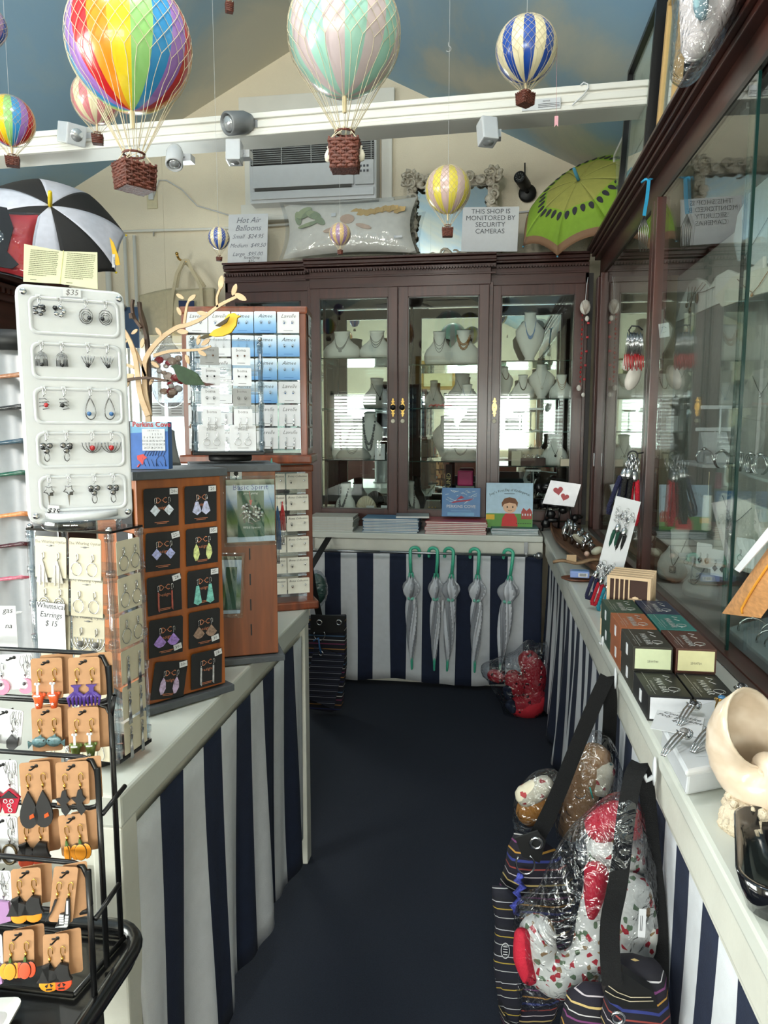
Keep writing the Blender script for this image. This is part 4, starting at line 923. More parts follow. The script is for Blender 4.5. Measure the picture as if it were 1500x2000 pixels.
def ecard(name, label, T, w, h, cm, styles, s=.02, cols=(SILVER, SILVER, BLACK), title=None, tsz=.01, tcol=None, ty=.32, gap=.3, ztop=.1, group=None, fine=0, tag=None, tagpos=(.36, .42), roll=0, cat='earring card', hookhole=0, hook=1, finecol=None, shear=0, tab=None):
    """Earring card: plane faces local -Y, origin at its centre."""
    t = thing(name, label, cat, mtx=T @ Ry(roll), group=group)
    g = M(); k = h*.04; g.prism([(-w/2, -h/2), (w/2, -h/2), (w/2, h/2-k), (w/2-k, h/2), (-w/2+k, h/2), (-w/2, h/2-k)], .0012); g.obj('card', cm, t)
    if title:
        ts = title if isinstance(title, (list, tuple)) else [title]
        for i, q in enumerate(ts): text(q, tsz*(1 if i == 0 else .6), m=tcol or INK, parent=t, loc=(0, -.0010, h*ty-i*tsz*.85), shear=shear, res=1)
    if fine:
        g = M()
        for i in range(fine): g.box((0, -.0009, -h*.41-i*.003+.0015*fine), (w*(.42 if i == 0 else .3), .0003, .0011))
        g.obj('small_print', finecol or tcol or INK, t)
    for sgn, st in zip((-1, 1), styles if isinstance(styles, (list, tuple)) else (styles, styles)):
        g = M(); drop(g, sgn*w*gap, -.0012, h*ztop, st, s, hook, -sgn); g.obj('earring', list(cols), t)
    if tag:
        g = M(); g.box((0, 0, 0), (w*.24, .0006, w*.16)); o = g.obj('price_sticker', PAPER, t); o.location = (w*tagpos[0], -.0012, h*tagpos[1]); o.rotation_euler = (0, roll and -.2, 0)
        text(tag, w*.13, m=INK, parent=o, loc=(0, -.0005, 0), res=1)
    if hookhole:
        g = M(); g.tube([(-.004, -.001, h*.42), (-.001, -.001, h*.405), (.003, -.001, h*.425), (.004, -.002, h*.43)], .0016, 5); g.ball((.004, -.0012, h*.43), (.0028, .001, .0028), 8); g.obj('hanging_hole', BLACK, t)
    if tab:
        g = M(); g.ball((0, -.0008, h*.28), (w*.08, .0006, h*.022), 8); g.box((0, -.0008, h*.28), (w*.26, .0006, h*.014)); g.obj('hanging_slot', BEAD['grey'], t)
    return t
# --- busts on the glass shelves of the back cabinet: (px of centre, base py, height px, width px, kind, cloth, style, colour)
def cab(px, pz, hp, wp, kind, mt, style, col, label, dy=.17, bay='b', rz=0, **k):
    y = CF+dy; zs = SH[bay]+[CFLOOR]
    p = onY(px, pz, y); z = min(zs, key=lambda q: abs(q-onY(px, pz, SF+.05).z)); s_ = y*1.01/FPX
    return bust(label, p.x, y, z+.0005, hp*s_*1.08, wp*s_*1.12, kind, mt, style, col, rz, **k)
cab(668, 697, 50, 66, 'neck', BUST, 'fringe', 'grey', 'white necklace bust with dark beaded V, left on second-door top shelf', bay='b')
cab(736, 697, 50, 60, 'neck', BUST, 'multi', 'grey', 'white necklace bust with layered chains, right on second-door top shelf', bay='b')
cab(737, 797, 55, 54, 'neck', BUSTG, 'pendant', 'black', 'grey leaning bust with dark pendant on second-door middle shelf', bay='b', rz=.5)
cab(677, 898, 78, 56, 'neck', BUST, 'chunky', 'brown', 'bust with red-brown bead strands behind second door, lower left shelf', bay='b', f1=.2, rz=-.2)
cab(722, 898, 84, 52, 'tall', BUST, 'chunky', 'grey', 'tall bust with grey bead strand and pendant, second door lower shelf', bay='b', f1=.2, dy=.13)
cab(690, 898, 30, 60, 'yoke', BUSTG, 'multi', 'grey', 'low grey collar form with fine chains at front of lower shelf', bay='b', dy=.09)
cab(675, 1000, 62, 44, 'neck', BUST, 'chunky', 'grey', 'bust with grey and silver beads on cabinet floor behind second door', bay='b', f1=.15, rz=-.5)
cab(858, 712, 60, 52, 'neck', BUST, 'multi', 'grey', 'white bust with three dark cords, left on third-door top shelf', bay='c')
cab(905, 712, 62, 56, 'neck', BUST, 'chunky', 'amber', 'white bust with chunky amber and silver beads, third-door top shelf', bay='c', f1=.42)
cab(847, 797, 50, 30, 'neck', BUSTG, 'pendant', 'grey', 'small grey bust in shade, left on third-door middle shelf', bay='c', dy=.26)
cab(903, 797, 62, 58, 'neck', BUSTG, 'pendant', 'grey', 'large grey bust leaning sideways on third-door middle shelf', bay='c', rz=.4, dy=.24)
cab(912, 797, 42, 40, 'neck', BUST, 'pendant', 'blue', 'small white bust with blue pendant before the large grey one', bay='c', dy=.11)
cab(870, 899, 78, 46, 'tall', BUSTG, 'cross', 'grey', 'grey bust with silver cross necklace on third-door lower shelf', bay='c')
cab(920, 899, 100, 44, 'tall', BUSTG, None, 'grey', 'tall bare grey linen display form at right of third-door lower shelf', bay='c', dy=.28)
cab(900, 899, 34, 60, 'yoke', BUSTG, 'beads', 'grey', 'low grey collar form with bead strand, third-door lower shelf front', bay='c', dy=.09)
cab(800, 1000, 66, 40, 'neck', BUST, 'chunky', 'grey', 'bust with thick beads on cabinet floor behind third door', bay='c', rz=.5, f1=.15)
cab(1034, 707, 84, 48, 'tall', BUST, 'fringe', 'blue', 'white bust with blue fringe necklace on top shelf of fourth door', bay='d', f1=.5)
cab(985, 780, 56, 32, 'tall', BUST, 'beads', 'brown', 'white bust with brown ring collar, first on fourth-door second shelf', bay='d', f1=.6, rz=.4)
cab(1021, 780, 42, 38, 'neck', BUST, 'beads', 'black', 'white bust with black beads, second on fourth-door second shelf', bay='d', dy=.11)
cab(1057, 780, 60, 44, 'tall', BUST, 'pendant', 'pearl', 'white bust with faint silver chain, third on fourth-door second shelf', bay='d', dy=.18)
cab(1096, 780, 42, 40, 'neck', BUST, 'multi', 'amber', 'white bust with thin gold chain, last on fourth-door second shelf', bay='d', dy=.12)
cab(1083, 908, 54, 44, 'neck', BUST, 'pendant', 'black', 'white bust with black pendant on lowest shelf behind fourth door', bay='d')
# other small displays behind the doors
def bar_stand(label, x, y, z, h, w_, n=3, m=None, sty='tear', col=BEAD['grey']):
    t = thing('earring_stand', label, 'earring stand', (x, y, z)); m = m or PLASTIC
    g = M(); g.lathe([(.022, 0), (.022, .004), (.006, .01), (.004, .02)], 14); g.tube([(0, 0, .01), (0, 0, h)], .004, 8); g.box((0, 0, h), (w_, .008, .014), b=.002); g.obj('t_stand', m, t)
    for i in range(n): q = M(); drop(q, -w_/2+w_*(i+.5)/n, -.005, h, sty, .018, 1); q.obj('earring', [SILVER, col, BLACK], t)
    return t
def shp(px, pz, dy, bay): p = onY(px, pz, CF+dy); z = min(SH[bay]+[CFLOOR], key=lambda q: abs(q-onY(px, pz, SF+.05).z)); return p.x, CF+dy, z+.0005
x, y, z = shp(1047, 842, .12, 'd'); bar_stand('white T stand with dangling earrings on third shelf of fourth door', x, y, z, .135, .09)
x, y, z = shp(1018, 842, .2, 'd'); bar_stand('white T stand with two earrings behind the shelf sale sign', x, y, z, .13, .08, 2)
x, y, z = shp(1040, 1000, .3, 'd'); bar_stand('white T stand low behind the fourth door, near hearts picture', x, y, z, .3, .09, 2)
x, y, z = shp(914, 899, .10, 'c'); bar_stand('slender white T stand at right end of third-door lower shelf', x, y, z, .13, .07, 2)
x, y, z = shp(1002, 842, .10, 'd'); t = thing('sale_sign', 'handwritten this shelf 20% off sign inside fourth cabinet door', 'sign', (x, y, z)); g = M(); g.box((0, 0, .045), (.068, .002, .09)); g.obj('sheet', PAPER, t); text('THIS\nSHELF\n20%\nOFF', .02, m=INK, parent=t, loc=(0, -.0015, .07), shear=.15, space=.9)
def tray(label, x, y, z, w_, d_, h_, m, items, rz=0, cat='display tray', sty=None):
    t = thing('display_box', label, cat, (x, y, z), rz); g = M(); g.box((0, 0, h_/2), (w_, d_, h_), b=.004); g.obj('box', m, t)
    if sty == 'rings':
        for i in range(items): q = M(); a = (i % 5-2)*w_*.18; b_ = (i//5-.5)*d_*.4; q.tube([(a+.008*math.cos(w*PI/5), b_, h_+.006+.008*math.sin(w*PI/5)) for w in range(10)], .0014, 4, closed=True); q.ball((a, b_, h_+.017), .0035, 5); q.obj('ring', SILVER, t)
    return t
x, y, z = shp(1062, 908, .12, 'd'); tray('dark velvet tray of silver rings on lowest shelf behind fourth door', x-.07, y-.03, z, .15, .09, .05, mat('brown_velvet', (70, 52, 46), .8), 10, sty='rings')
tray('long black ring box with studs at back of lowest fourth-door shelf', x-.08, y+.08, z, .17, .06, .1, mat('beige_velvet', (170, 160, 140), .8), 5, sty='rings')
tray('cream leather block with earrings at left of lowest fourth-door shelf', x-.17, y-.04, z, .06, .05, .09, IVORY, 0)
tray('small open cream ring box beside the bust, lowest fourth-door shelf', x+.12, y-.06, z, .055, .05, .045, IVORY, 1, sty='rings')
x, y, z = shp(712, 1000, .15, 'b')
t = thing('scallop_shell', 'large scallop shell standing on cabinet floor behind the second door', 'shell', (x, y+.06, z), .1)
g = M(); n = 40; vs = []
g.grid(lambda u, v: ((.075*v*math.sin((u-.5)*2.5)), -.02*v*(1-v)*2-.004*math.cos((u-.5)*60)*v, .01+.12*v*math.cos((u-.5)*2.5)), 40, 8); g.obj('shell', mat('shell_cream', (206, 192, 166), .5), t, solid=.004)
for i, (px, dx) in enumerate(((723, 0), (752, 0))):
    x, y, z = shp(px, 1000, .07+.03*i, 'b'); ecard('earring_card', 'small white earring card on cabinet floor behind second door, '+('nearer the shell' if i == 0 else 'nearer the door edge'), Tr(x, y, z+.045) @ Rx(-.1), .052, .07, PAPER, 'ring', .018, cols=(SILVER, BEAD['grey'], BLACK))
x, y, z = shp(742, 898, .06, 'b'); t = thing('necklace_card', 'white card with pendant necklace leaning on second-door lower shelf', 'necklace card', mtx=Tr(x, y, z+.05) @ Rx(-.1)); g = M(); g.box((0, 0, 0), (.065, .0015, .1)); g.obj('card', PAPER, t); g = M(); g.tube([(-.018, -.002, .04), (-.008, -.002, 0), (0, -.002, -.012), (.008, -.002, 0), (.018, -.002, .04)], .0007, 4); g.ball((0, -.003, -.02), .007, 6); g.obj('necklace', SILVER, t)
x, y, z = shp(876, 1000, .2, 'c'); t = thing('boxed_book', 'black and cream upright box lettered around, on floor behind third door', 'box', (x, y, z+.0), .0); g = M(); g.box((0, 0, .17), (.04, .03, .34)); g.obj('box', CARDB, t); text('AROUND', .04, m=mat('gold_print', (196, 176, 120), .5), parent=t, loc=(0, -.0155, .2), tilt=-PI/2)
x, y, z = shp(905, 1000, .26, 'c'); t = thing('gift_box', 'bright pink and grey upright box on cabinet floor behind third door', 'box', (x+.01, y, z)); g = M(); g.box((0, 0, .1), (.12, .06, .2)); g.obj('box', BUSTG, t); g = M(); g.box((0, 0, .25), (.1, .05, .1), b=.01); g.obj('pink_top', mat('magenta', (196, 30, 110), .5), t)
x, y, z = shp(845, 1000, .16, 'c'); t = thing('display_block', 'brown leather display block with studs on floor behind third door', 'display block', (x, y, z)); g = M(); g.prism([(-.07, 0), (.07, 0), (.05, .11), (-.04, .11)], .08); g.obj('block', mat('brown_leather', (84, 74, 62), .5), t)
for i in range(3): g = M(); g.ball((-.02+.02*i, -.042, .07), .005, 6); g.obj('stud', BEAD['gold'], t)
x, y, z = shp(857, 797, .07, 'c'); 
for i in range(3): t = thing('coral_beads', 'red coral twist laid on third-door middle shelf, '+('at left', 'in the middle', 'at right, bow shaped')[i], 'beads', (x-.04+.045*i, y-.01*i, z)); g = M(); g.tube([(-.02, 0, .008), (-.008, .01, .018), (.008, -.006, .012), (.022, .004, .02), (.03, 0, .006)], .006, 6); g.obj('beads', RED, t)
# ---------------------------------------------------------------- books on the back counter
def book(w_, d_, h_, cover, label, name='paperback', T=None, group=None, pages=None):
    t = thing(name, label, 'book', mtx=T, group=group)
    g = M(); g.box((0, 0, h_*.08), (w_, d_, h_*.16)); g.box((0, 0, h_*.92), (w_, d_, h_*.16)); g.box((-w_/2+.0008, 0, h_/2), (.0016, d_, h_)); g.obj('cover', cover, t)
    g = M(); g.box((.0005, -.001, h_/2), (w_-.004, d_-.005, h_*.68)); g.obj('pages', pages or mat('pages', (222, 220, 212), .8), t)
    return t
ORD = ['lowest', 'second', 'third', 'fourth', 'fifth', 'sixth', 'seventh', 'eighth', 'ninth']
def stack(n, x, y, w_, d_, h_, cover, what, group, jit=.004, rz=0, topname=None, pages=None, name='paperback'):
    rnd = random.Random(int(x*100)); first = None
    for i in range(n):
        T = Tr(x+rnd.uniform(-jit, jit), y+rnd.uniform(-jit, jit), BZ+.0005+i*h_) @ Rz(rz+rnd.uniform(-.03, .03))
        lab = '%s, %s of its stack' % (what, 'topmost' if i == n-1 else (ORD[i]+(' from the bottom' if i else '')))
        if first is None: first = book(w_, d_, h_*.94, cover, lab, name, T, group, pages)
        else: dup(first, lab, mtx=T)
    return BZ+n*h_
BLUEC = mat('blue_cover', (66, 130, 172), .35); REDC = mat('red_cover', (170, 62, 70), .35); GRYC = mat('grey_cover', (170, 166, 152), .4)
def ctr(px, y=4.26): return onY(px, 1020, y).x
stack(9, ctr(655), 4.23, .27, .20, .0098, mat('cream_cover', (206, 202, 190), .4), 'thin cream magazine on the back counter', 'thin cream magazines stacked at left of the back counter', pages=mat('magazine_pages', (196, 200, 196), .6), name='magazine')
zb2 = stack(9, ctr(768), 4.23, .33, .20, .0092, BLUEC, 'blue-covered paperback on the back counter', 'blue paperbacks stacked on the back counter')
zr2 = stack(7, ctr(892), 4.23, .355, .22, .0105, REDC, 'red-covered picture book on the back counter', 'red picture books stacked on the back counter')
zw2 = stack(5, ctr(1004), 4.24, .27, .2, .0075, mat('teal_cover', (60, 110, 110), .4), 'thin white-edged school story book on the counter', 'thin story books below the kindergarten book', pages=mat('white_pages', (214, 216, 220), .6), name='picture_book')
T = Tr(ctr(806), 4.25, zb2+.001) @ Rz(.1); t = book(.2, .16, .012, mat('grey_blue_cover', (140, 150, 156), .35), 'grey-blue magazine lying across the blue paperback stack', 'magazine', T)
T = Tr(ctr(800), 4.42, zb2+.0) @ Rz(-.1)
# upright books
def upright(label, px, py, y, w_, h_, cov, name='picture_book'):
    p = onY(px, py, y); t = thing(name, label, 'book', mtx=Tr(p.x, y, p.z) @ Rx(-.12))
    g = M(); g.box((0, .004, h_/2), (w_, .010, h_), b=.001); g.obj('cover', cov, t); return t
t = upright('blue Perkins Cove harbour book standing on the red book stack', 900, 1009, 4.24, .228, .172, mat('cove_blue', (48, 112, 168), .4))
g = M(); rnd = random.Random(5)
for i in range(26): x = rnd.uniform(-.085, .085); z = rnd.uniform(.085, .155); g.box((x, -.0015, z), (rnd.uniform(.01, .04), .0006, .003), Tr(x, 0, z) @ Ry(rnd.uniform(-.6, .6)) @ Tr(-x, 0, -z))
g.obj('harbour_print', mat('mast_white', (206, 220, 224), .6), t)
g = M(); g.prism([(-.06, .08), (.05, .095), (.075, .11), (.03, .10), (-.04, .092)], .0006, y0=-.0018); g.prism([(-.03, .10), (.02, .112), (.0, .125)], .0006, y0=-.0018); g.obj('boat_print', mat('boat_red', (176, 48, 70), .6), t)
text('PERKINS COVE', .026, m=PAPER, parent=t, loc=(0, -.002, .06), bold=.01)
g = M(); g.box((0, -.0015, .035), (.12, .0006, .004)); g.box((0, -.0015, .015), (.16, .0006, .02)); g.obj('caption_print', mat('pale_blue_print', (120, 170, 206), .6), t)
t = upright("picture book of a boy's first day of kindergarten standing on white books", 994, 1032, 4.22, .272, .268, mat('storybook_sky', (168, 200, 220), .4))
for s_, z in (("Joey's First Day of Kindergarten", .226),):
    for i, ch in enumerate(s_):
        if ch == ' ': continue
        u = (i-(len(s_)-1)/2)/len(s_)*2; text(ch, .021, m=INK, parent=t, loc=(u*.118, -.002, z-.030*u*u), tilt=u*.45, res=1)
g = M(); g.box((0, -.0016, .205), (.06, .0005, .003)); g.obj('author_print', INK, t)
g = M(); g.box((0, -.0014, .045), (.27, .0006, .085)); g.obj('grass_print', mat('print_green', (96, 150, 70), .6), t)
g = M(); g.prism([(.07, .055), (.132, .055), (.132, .1), (.118, .122), (.1, .105), (.082, .122), (.07, .1)], .0008, y0=-.002); g.obj('school_print', mat('print_brick', (176, 70, 62), .6), t)
g = M()
for i in range(4): g.box((.078+i*.015, -.0026, .082), (.007, .0006, .012))
g.obj('window_print', PAPER, t)
g = M(); g.box((-.11, -.002, .066), (.05, .0008, .03), b=0); g.obj('bus_print', mat('print_yellow', (226, 180, 50), .6), t)
g = M(); g.prism([(-.045, .012), (.05, .012), (.045, .06), (.028, .088), (-.022, .088), (-.04, .06)], .001, y0=-.0022); g.obj('shirt_print', mat('print_red', (206, 50, 50), .6), t)
g = M(); g.prism([(.003+.040*math.cos(a), .128+.038*math.sin(a)) for a in [2*PI*i/20 for i in range(20)]], .001, y0=-.003); g.obj('face_print', mat('print_skin', (236, 190, 156), .6), t)
g = M(); g.prism([(-.042, .125), (-.045, .15), (-.03, .175), (.0, .184), (.035, .176), (.05, .152), (.046, .125), (.036, .146), (.0, .152), (-.03, .143)], .0012, y0=-.0036); g.obj('hair_print', mat('print_brown', (120, 72, 40), .6), t)
g = M(); g.ball((-.012, -.004, .126), (.004, .001, .006), 8); g.ball((.02, -.004, .126), (.004, .001, .006), 8); g.tube([(-.008, -.0038, .108), (.004, -.0038, .103), (.016, -.0038, .108)], .0012, 4); g.obj('eye_print', INK, t)
g = M()
for i in range(9): g.box((.045+i*.010, -.003, .03), (.005, .0006, .004))
g.obj('rail_print', INK, t)
# hearts picture on a black stand
p = onY(1096, 965, 4.28)
t = thing('heart_picture', 'white framed print of two red hearts tilted on a black holder', 'picture', mtx=Tr(p.x, 4.28, p.z) @ Rz(-.25) @ Ry(.07) @ Rx(-.32))
g = M(); g.prism([(-.098, -.07), (.085, -.07), (.106, .068), (-.07, .075)], .02); g.obj('frame', mat('white_frame_gloss', (222, 222, 226), .2), t)
def heart(g, cx, cz, s, rot, y): g.prism([(cx+s*(x*math.cos(rot)-z*math.sin(rot)), cz+s*(x*math.sin(rot)+z*math.cos(rot))) for x, z in [(16*math.sin(a)**3/17, (13*math.cos(a)-5*math.cos(2*a)-2*math.cos(3*a)-math.cos(4*a))/17) for a in [2*PI*i/28 for i in range(28)]]], .001, y0=y)
g = M(); heart(g, -.018, .016, .030, .25, -.0115); heart(g, .024, -.018, .026, -.2, -.0115); g.obj('heart_print', RED, t)
t = thing('black_stand', 'crumpled black tissue and easel holding the two hearts picture', 'stand', (p.x, 4.33, BZ)); g = M(); rnd = random.Random(8)
for i in range(16): a = rnd.uniform(-.14, .12); z = rnd.uniform(.04, .27); g.ball((a, rnd.uniform(-.01, .03), z), (rnd.uniform(.02, .045), .015, rnd.uniform(.015, .03)), 6)
g.tube([(-.1, 0, 0), (-.06, .0, .2)], .006, 5); g.tube([(.08, 0, 0), (.05, .0, .2)], .006, 5); g.tube([(0, .05, 0), (0, .02, .15)], .006, 5); g.obj('tissue', mat('black_tissue', (14, 14, 16), .3), t)
# hanging shell garland between the cabinets
p = onY(1143, 600, 4.34); t = thing('shell_garland', 'white scallop shell with strings of red beads hanging in the corner', 'garland', p)
g = M(); g.ball((0, 0, -.0), (.030, .014, .042), 16); o = g.obj('shell', mat('white_shell', (222, 216, 206), .5), t)
g = M()
for i in range(7): a = -.9+i*.3; g.tube([(0, -.012, -.04), (.02*math.sin(a)*1.0, -.0165, 0), (.028*math.sin(a), -.008, .034*math.cos(a*.5))], .0014, 4)
g.obj('shell_rib', mat('shell_shadow', (176, 160, 146), .6), o)
g = M(); g.tube([(0, 0, .04), (.004, 0, .12), (.012, .01, .17)], .002, 5); g.obj('ribbon', PAPER, t)
rnd = random.Random(4); g = M(); g.tube([(-.012, 0, -.04), (-.016, 0, -.3), (-.012, 0, -.50)], .0008, 4); g.tube([(.012, 0, -.04), (.022, 0, -.12), (.018, 0, -.24), (.0, 0, -.46)], .0008, 4); g.obj('string', INK, t)
for i in range(16): g = M(); z = -.045-.027*i; s_ = rnd.uniform(.003, .0065); g.ball((-.014+rnd.uniform(-.001, .001), -.001, z), (s_, s_, s_*1.5), 6); g.obj('bead', RED, t)
for i in range(5): g = M(); z = -.09-.08*i; g.box((.02-.003*i, -.002, z), (.015, .008, .013), b=.003); g.obj('bead', RED, t)
for i, (x, z, s_) in enumerate(((.012, -.065, .016), (-.022, -.46, .018), (.004, -.50, .014))): g = M(); g.ball((x, -.003, z), (s_*.8, .004, s_), 8, Ry(.0)); g.obj('hanging_shell', mat('white_shell', (222, 216, 206), .5), t)
# ================================================================ LEFT: EARRING TOWERS
TZ = BZ+.0005
COPI = COPPERINK
def face_T(tower, yaw, cx, cy, off, u, z): return Tr(cx, cy, 0) @ Rz(yaw) @ Tr(u, -off, z)
# --- orange wooden spinner with black cards
def wood_tower(label, cx, cy, yaw, w_, z0, z1, m, slots=0):
    t = thing('spinner_tower', label, 'display tower', (cx, cy, z0), yaw); h = z1-z0
    g = M(); g.box((0, 0, .011), (w_+.03, w_+.03, .016), Rz(.0), b=.002); g.box((0, 0, .002), (w_-.04, w_-.04, .004)); g.obj('slate_base', SLATE, t)
    g = M(); g.box((0, 0, h/2), (w_, w_, h-.044), b=.002); g.obj('column', m, t)
    g = M(); g.box((0, 0, h-.013), (w_+.025, w_+.025, .018), b=.002); g.obj('slate_top', SLATE, t)
    if slots:
        g = M()
        for s_ in (.03,):
            for k in range(6): g.box((s_, -w_/2-.0003, .09+k*.067), (.0035, .001, .03))
        g.obj('hook_slot', BLACK, t)
    return t
DCX, DCY, DYAW, DW, DZ_ = -.735, 1.52, math.radians(53), .20, 1.455
wood_tower('square orange wooden earring spinner with slate top, covered in black cards', DCX, DCY, DYAW, DW, TZ, DZ_, OAK)
PL = lambda n, c: mat('enamel_'+n, c, .25, coat=.4)
eyes = [('diamond', (198, 204, 214), 'pearly blue diamond'), ('kite', (176, 178, 206), 'narrow lilac kite'), ('diamond', (166, 170, 214), 'blue-violet patterned square'), ('leaf', (196, 204, 138), 'pale green petal'),
        ('bar', (150, 74, 62), 'red to violet long bar'), ('trap', (112, 178, 168), 'turquoise floral spike'), ('fan', (150, 120, 190), 'lilac and blue scalloped fan'), ('fan', (140, 116, 100), 'bronze and blue fan'), ('leaf', (176, 156, 186), 'iridescent lilac leaf'), ('bar', (170, 170, 172), 'silver chain tassel bar')]
prices = ['20-', '20', '22-', '35-', '28', '25-', '30-', '30', '30-', '28-']
rolls = [0, 0, .02, .0, -.02, .0, .02, .01, .16, .02]
for i in range(10):
    r_, c_ = divmod(i, 2); st, colr, desc = eyes[i]
    u = (-.047 if c_ == 0 else .047)+(.004 if i == 8 else 0); z = TZ+.447-r_*.094-(.004 if i == 8 else 0)
    m2 = ramp_mat('enamel_print_%d' % i, [(0, tuple(int(q*.55) for q in colr)), (.42, colr), (.62, tuple(min(255, int(q*1.18)) for q in colr))], tex='noise', scale=160, rough=.25, interp='LINEAR')
    ecard('earring_card', 'black card of %s earrings, %s row, %s column of orange spinner' % (desc, ['top', 'second', 'third', 'fourth', 'bottom'][r_], 'left' if c_ == 0 else 'right'),
          face_T(0, DYAW, DCX, DCY, DW/2+.004+(.004 if i == 9 else 0), u, z) @ Rx(.04), .079, .083, CARDB, st, .026 if st not in ('bar', 'diamond') else .022, cols=(SILVER, m2, SILVER), title=['DC', 'Designs'], tsz=.018, tcol=COPI, ty=.18, gap=.2 if st != 'kite' else .14, ztop=.26, fine=2, tag=prices[i], tagpos=(.36, .40) if i not in (6, 7) else (.34, -.33), roll=rolls[i], group='black earring cards on the orange wooden spinner')
for k in range(3):
    m2 = mat('enamel_side', (170, 174, 200), .3)
    ecard('earring_card', 'black earring card on the shaded left face of orange spinner, ' + ['top', 'second', 'third'][k], face_T(0, DYAW-PI/2, DCX, DCY, DW/2+.004, .047, TZ+.447-k*.094), .079, .083, CARDB, 'kite', .024, cols=(SILVER, m2, SILVER), title='DC', tsz=.018, tcol=COPI, ty=.18, gap=.2, ztop=.26, tag='21')

# --- second wooden tower (mostly bare) with spirit cards
T2 = (-.67, 1.825, math.radians(25), .2, 1.452)
w2 = wood_tower('bare stained wooden tower with slots behind the orange spinner, slate top', T2[0], T2[1], T2[2], T2[3], TZ, T2[4], wood('stained_dark_pine', (104, 52, 20), (136, 72, 30), .45), 1)
g = M(); g.box((-.0, -.102, .5), (.03, .002, .03), b=.002); o = g.obj('keyhole_plate', PLASTIC, w2); g = M(); g.ball((0, -.1035, .5), (.006, .001, .006), 8); g.box((0, -.104, .491), (.003, .001, .014)); g.obj('keyhole', BLACK, o)
LAND = ramp_mat('landscape_print', [(0, (60, 66, 52)), (.12, (150, 152, 138)), (.28, (96, 120, 62)), (.5, (46, 84, 62)), (.68, (120, 146, 190)), (.85, (190, 200, 224))], axis=2, scale=7.6, off=.5, rough=.4, interp='LINEAR')
for i, (u, z, rz_, lab) in enumerate(((.034, TZ+.405, 0, 'clear packet with pewter ornament on landscape card, on the bare wooden tower'), (-.02, TZ+.215, 0, 'second landscape ornament packet half hidden behind orange spinner'))):
    w_, h_ = (.122, .160) if i == 0 else (.05, .15)
    t = thing('ornament_packet', lab, 'packet', mtx=face_T(0, T2[2], T2[0], T2[1], .112+i*.0, u, z) @ Ry(.0 if i == 0 else .05) @ Rx(.02))
    g = M(); g.box((0, 0, 0), (w_, .0012, h_)); g.obj('printed_card', LAND, t)
    g = M(); g.box((0, -.001, -.008), (w_*.55, .001, h_*.74)); g.obj('inner_card', mat('deep_green', (38, 82, 62), .5), t)
    if i == 0:
        text('Basic Spirit', .020, m=mat('violet_print', (50, 60, 140), .5), parent=t, loc=(0, -.0008, .060), res=1); text('good giving', .008, m=PAPER, parent=t, loc=(0, -.0018, .045), shear=.3, res=1); text('Wild Spaces', .009, m=PAPER, parent=t, loc=(.002, -.0018, -.043), res=1)
        g = M(); rnd = random.Random(2)
        for k in range(26): a = rnd.uniform(0, 2*PI); q = rnd.uniform(0, .028); g.ball((q*math.cos(a)*1.05, -.004-rnd.uniform(0, .003), -.006+q*math.sin(a)*.85), (.006, .003, .005), 6)
        for k in range(8): a = k*.8; g.tube([(.008*math.cos(a), -.005, -.01+.008*math.sin(a)), (.022*math.cos(a+.4), -.006, -.01+.02*math.sin(a+.4)), (.028*math.cos(a+.9), -.004, -.01+.024*math.sin(a+.9))], .0022, 5)
        g.obj('pewter_charm', mat('pewter', (170, 170, 172), .25, 1), t); g = M(); g.prism([(-.004, .028), (.004, .028), (.001, .015), (-.001, .015)], .002, y0=-.003); g.tube([(0, -.003, .028), (-.003, -.002, .05)], .0008, 4); g.obj('red_cord', RED, t)
    g = M(); g.grid(lambda u_, v_: ((u_-.5)*(w_+.014), -.006-.004*math.sin(PI*u_)*math.sin(PI*v_)-.001*math.sin(u_*17+v_*9), (v_-.5)*(h_+.02)), 14, 14); g.obj('plastic_sleeve', GLASS, t, solid=.0003)
p = Vector((-.565, 1.88, 1.35))
for i, (dx, z0, z1, col, lab) in enumerate(((.0, 1.46, 1.33, 'green', 'green'), (.008, 1.33, 1.21, 'blue', 'teal blue'), (.016, 1.34, 1.26, 'red', 'red'))):
    t = thing('tassel', lab+' cord tassel hanging off the right edge of the bare wooden tower', 'cord', (-.566+dx, 1.84+.02*i, z0)); g = M()
    for k in range(5): g.tube([(0, 0, 0), (.003*(k-2), 0, -.04), (.0035*(k-2), .002, z1-z0)], .0016, 4)
    g.obj('cord', BEAD[col] if col != 'green' else mat('sea_green', (70, 130, 118), .6), t)
    g = M()
    for k in range(3): g.tube([(.004*(k-1), 0, z1-z0), (.003*(k-1), 0, z1-z0-.035)], .0013, 4); g.ball((.003*(k-1), 0, z1-z0-.037), .0025, 5)
    g.obj('metal_end', SILVER, t)
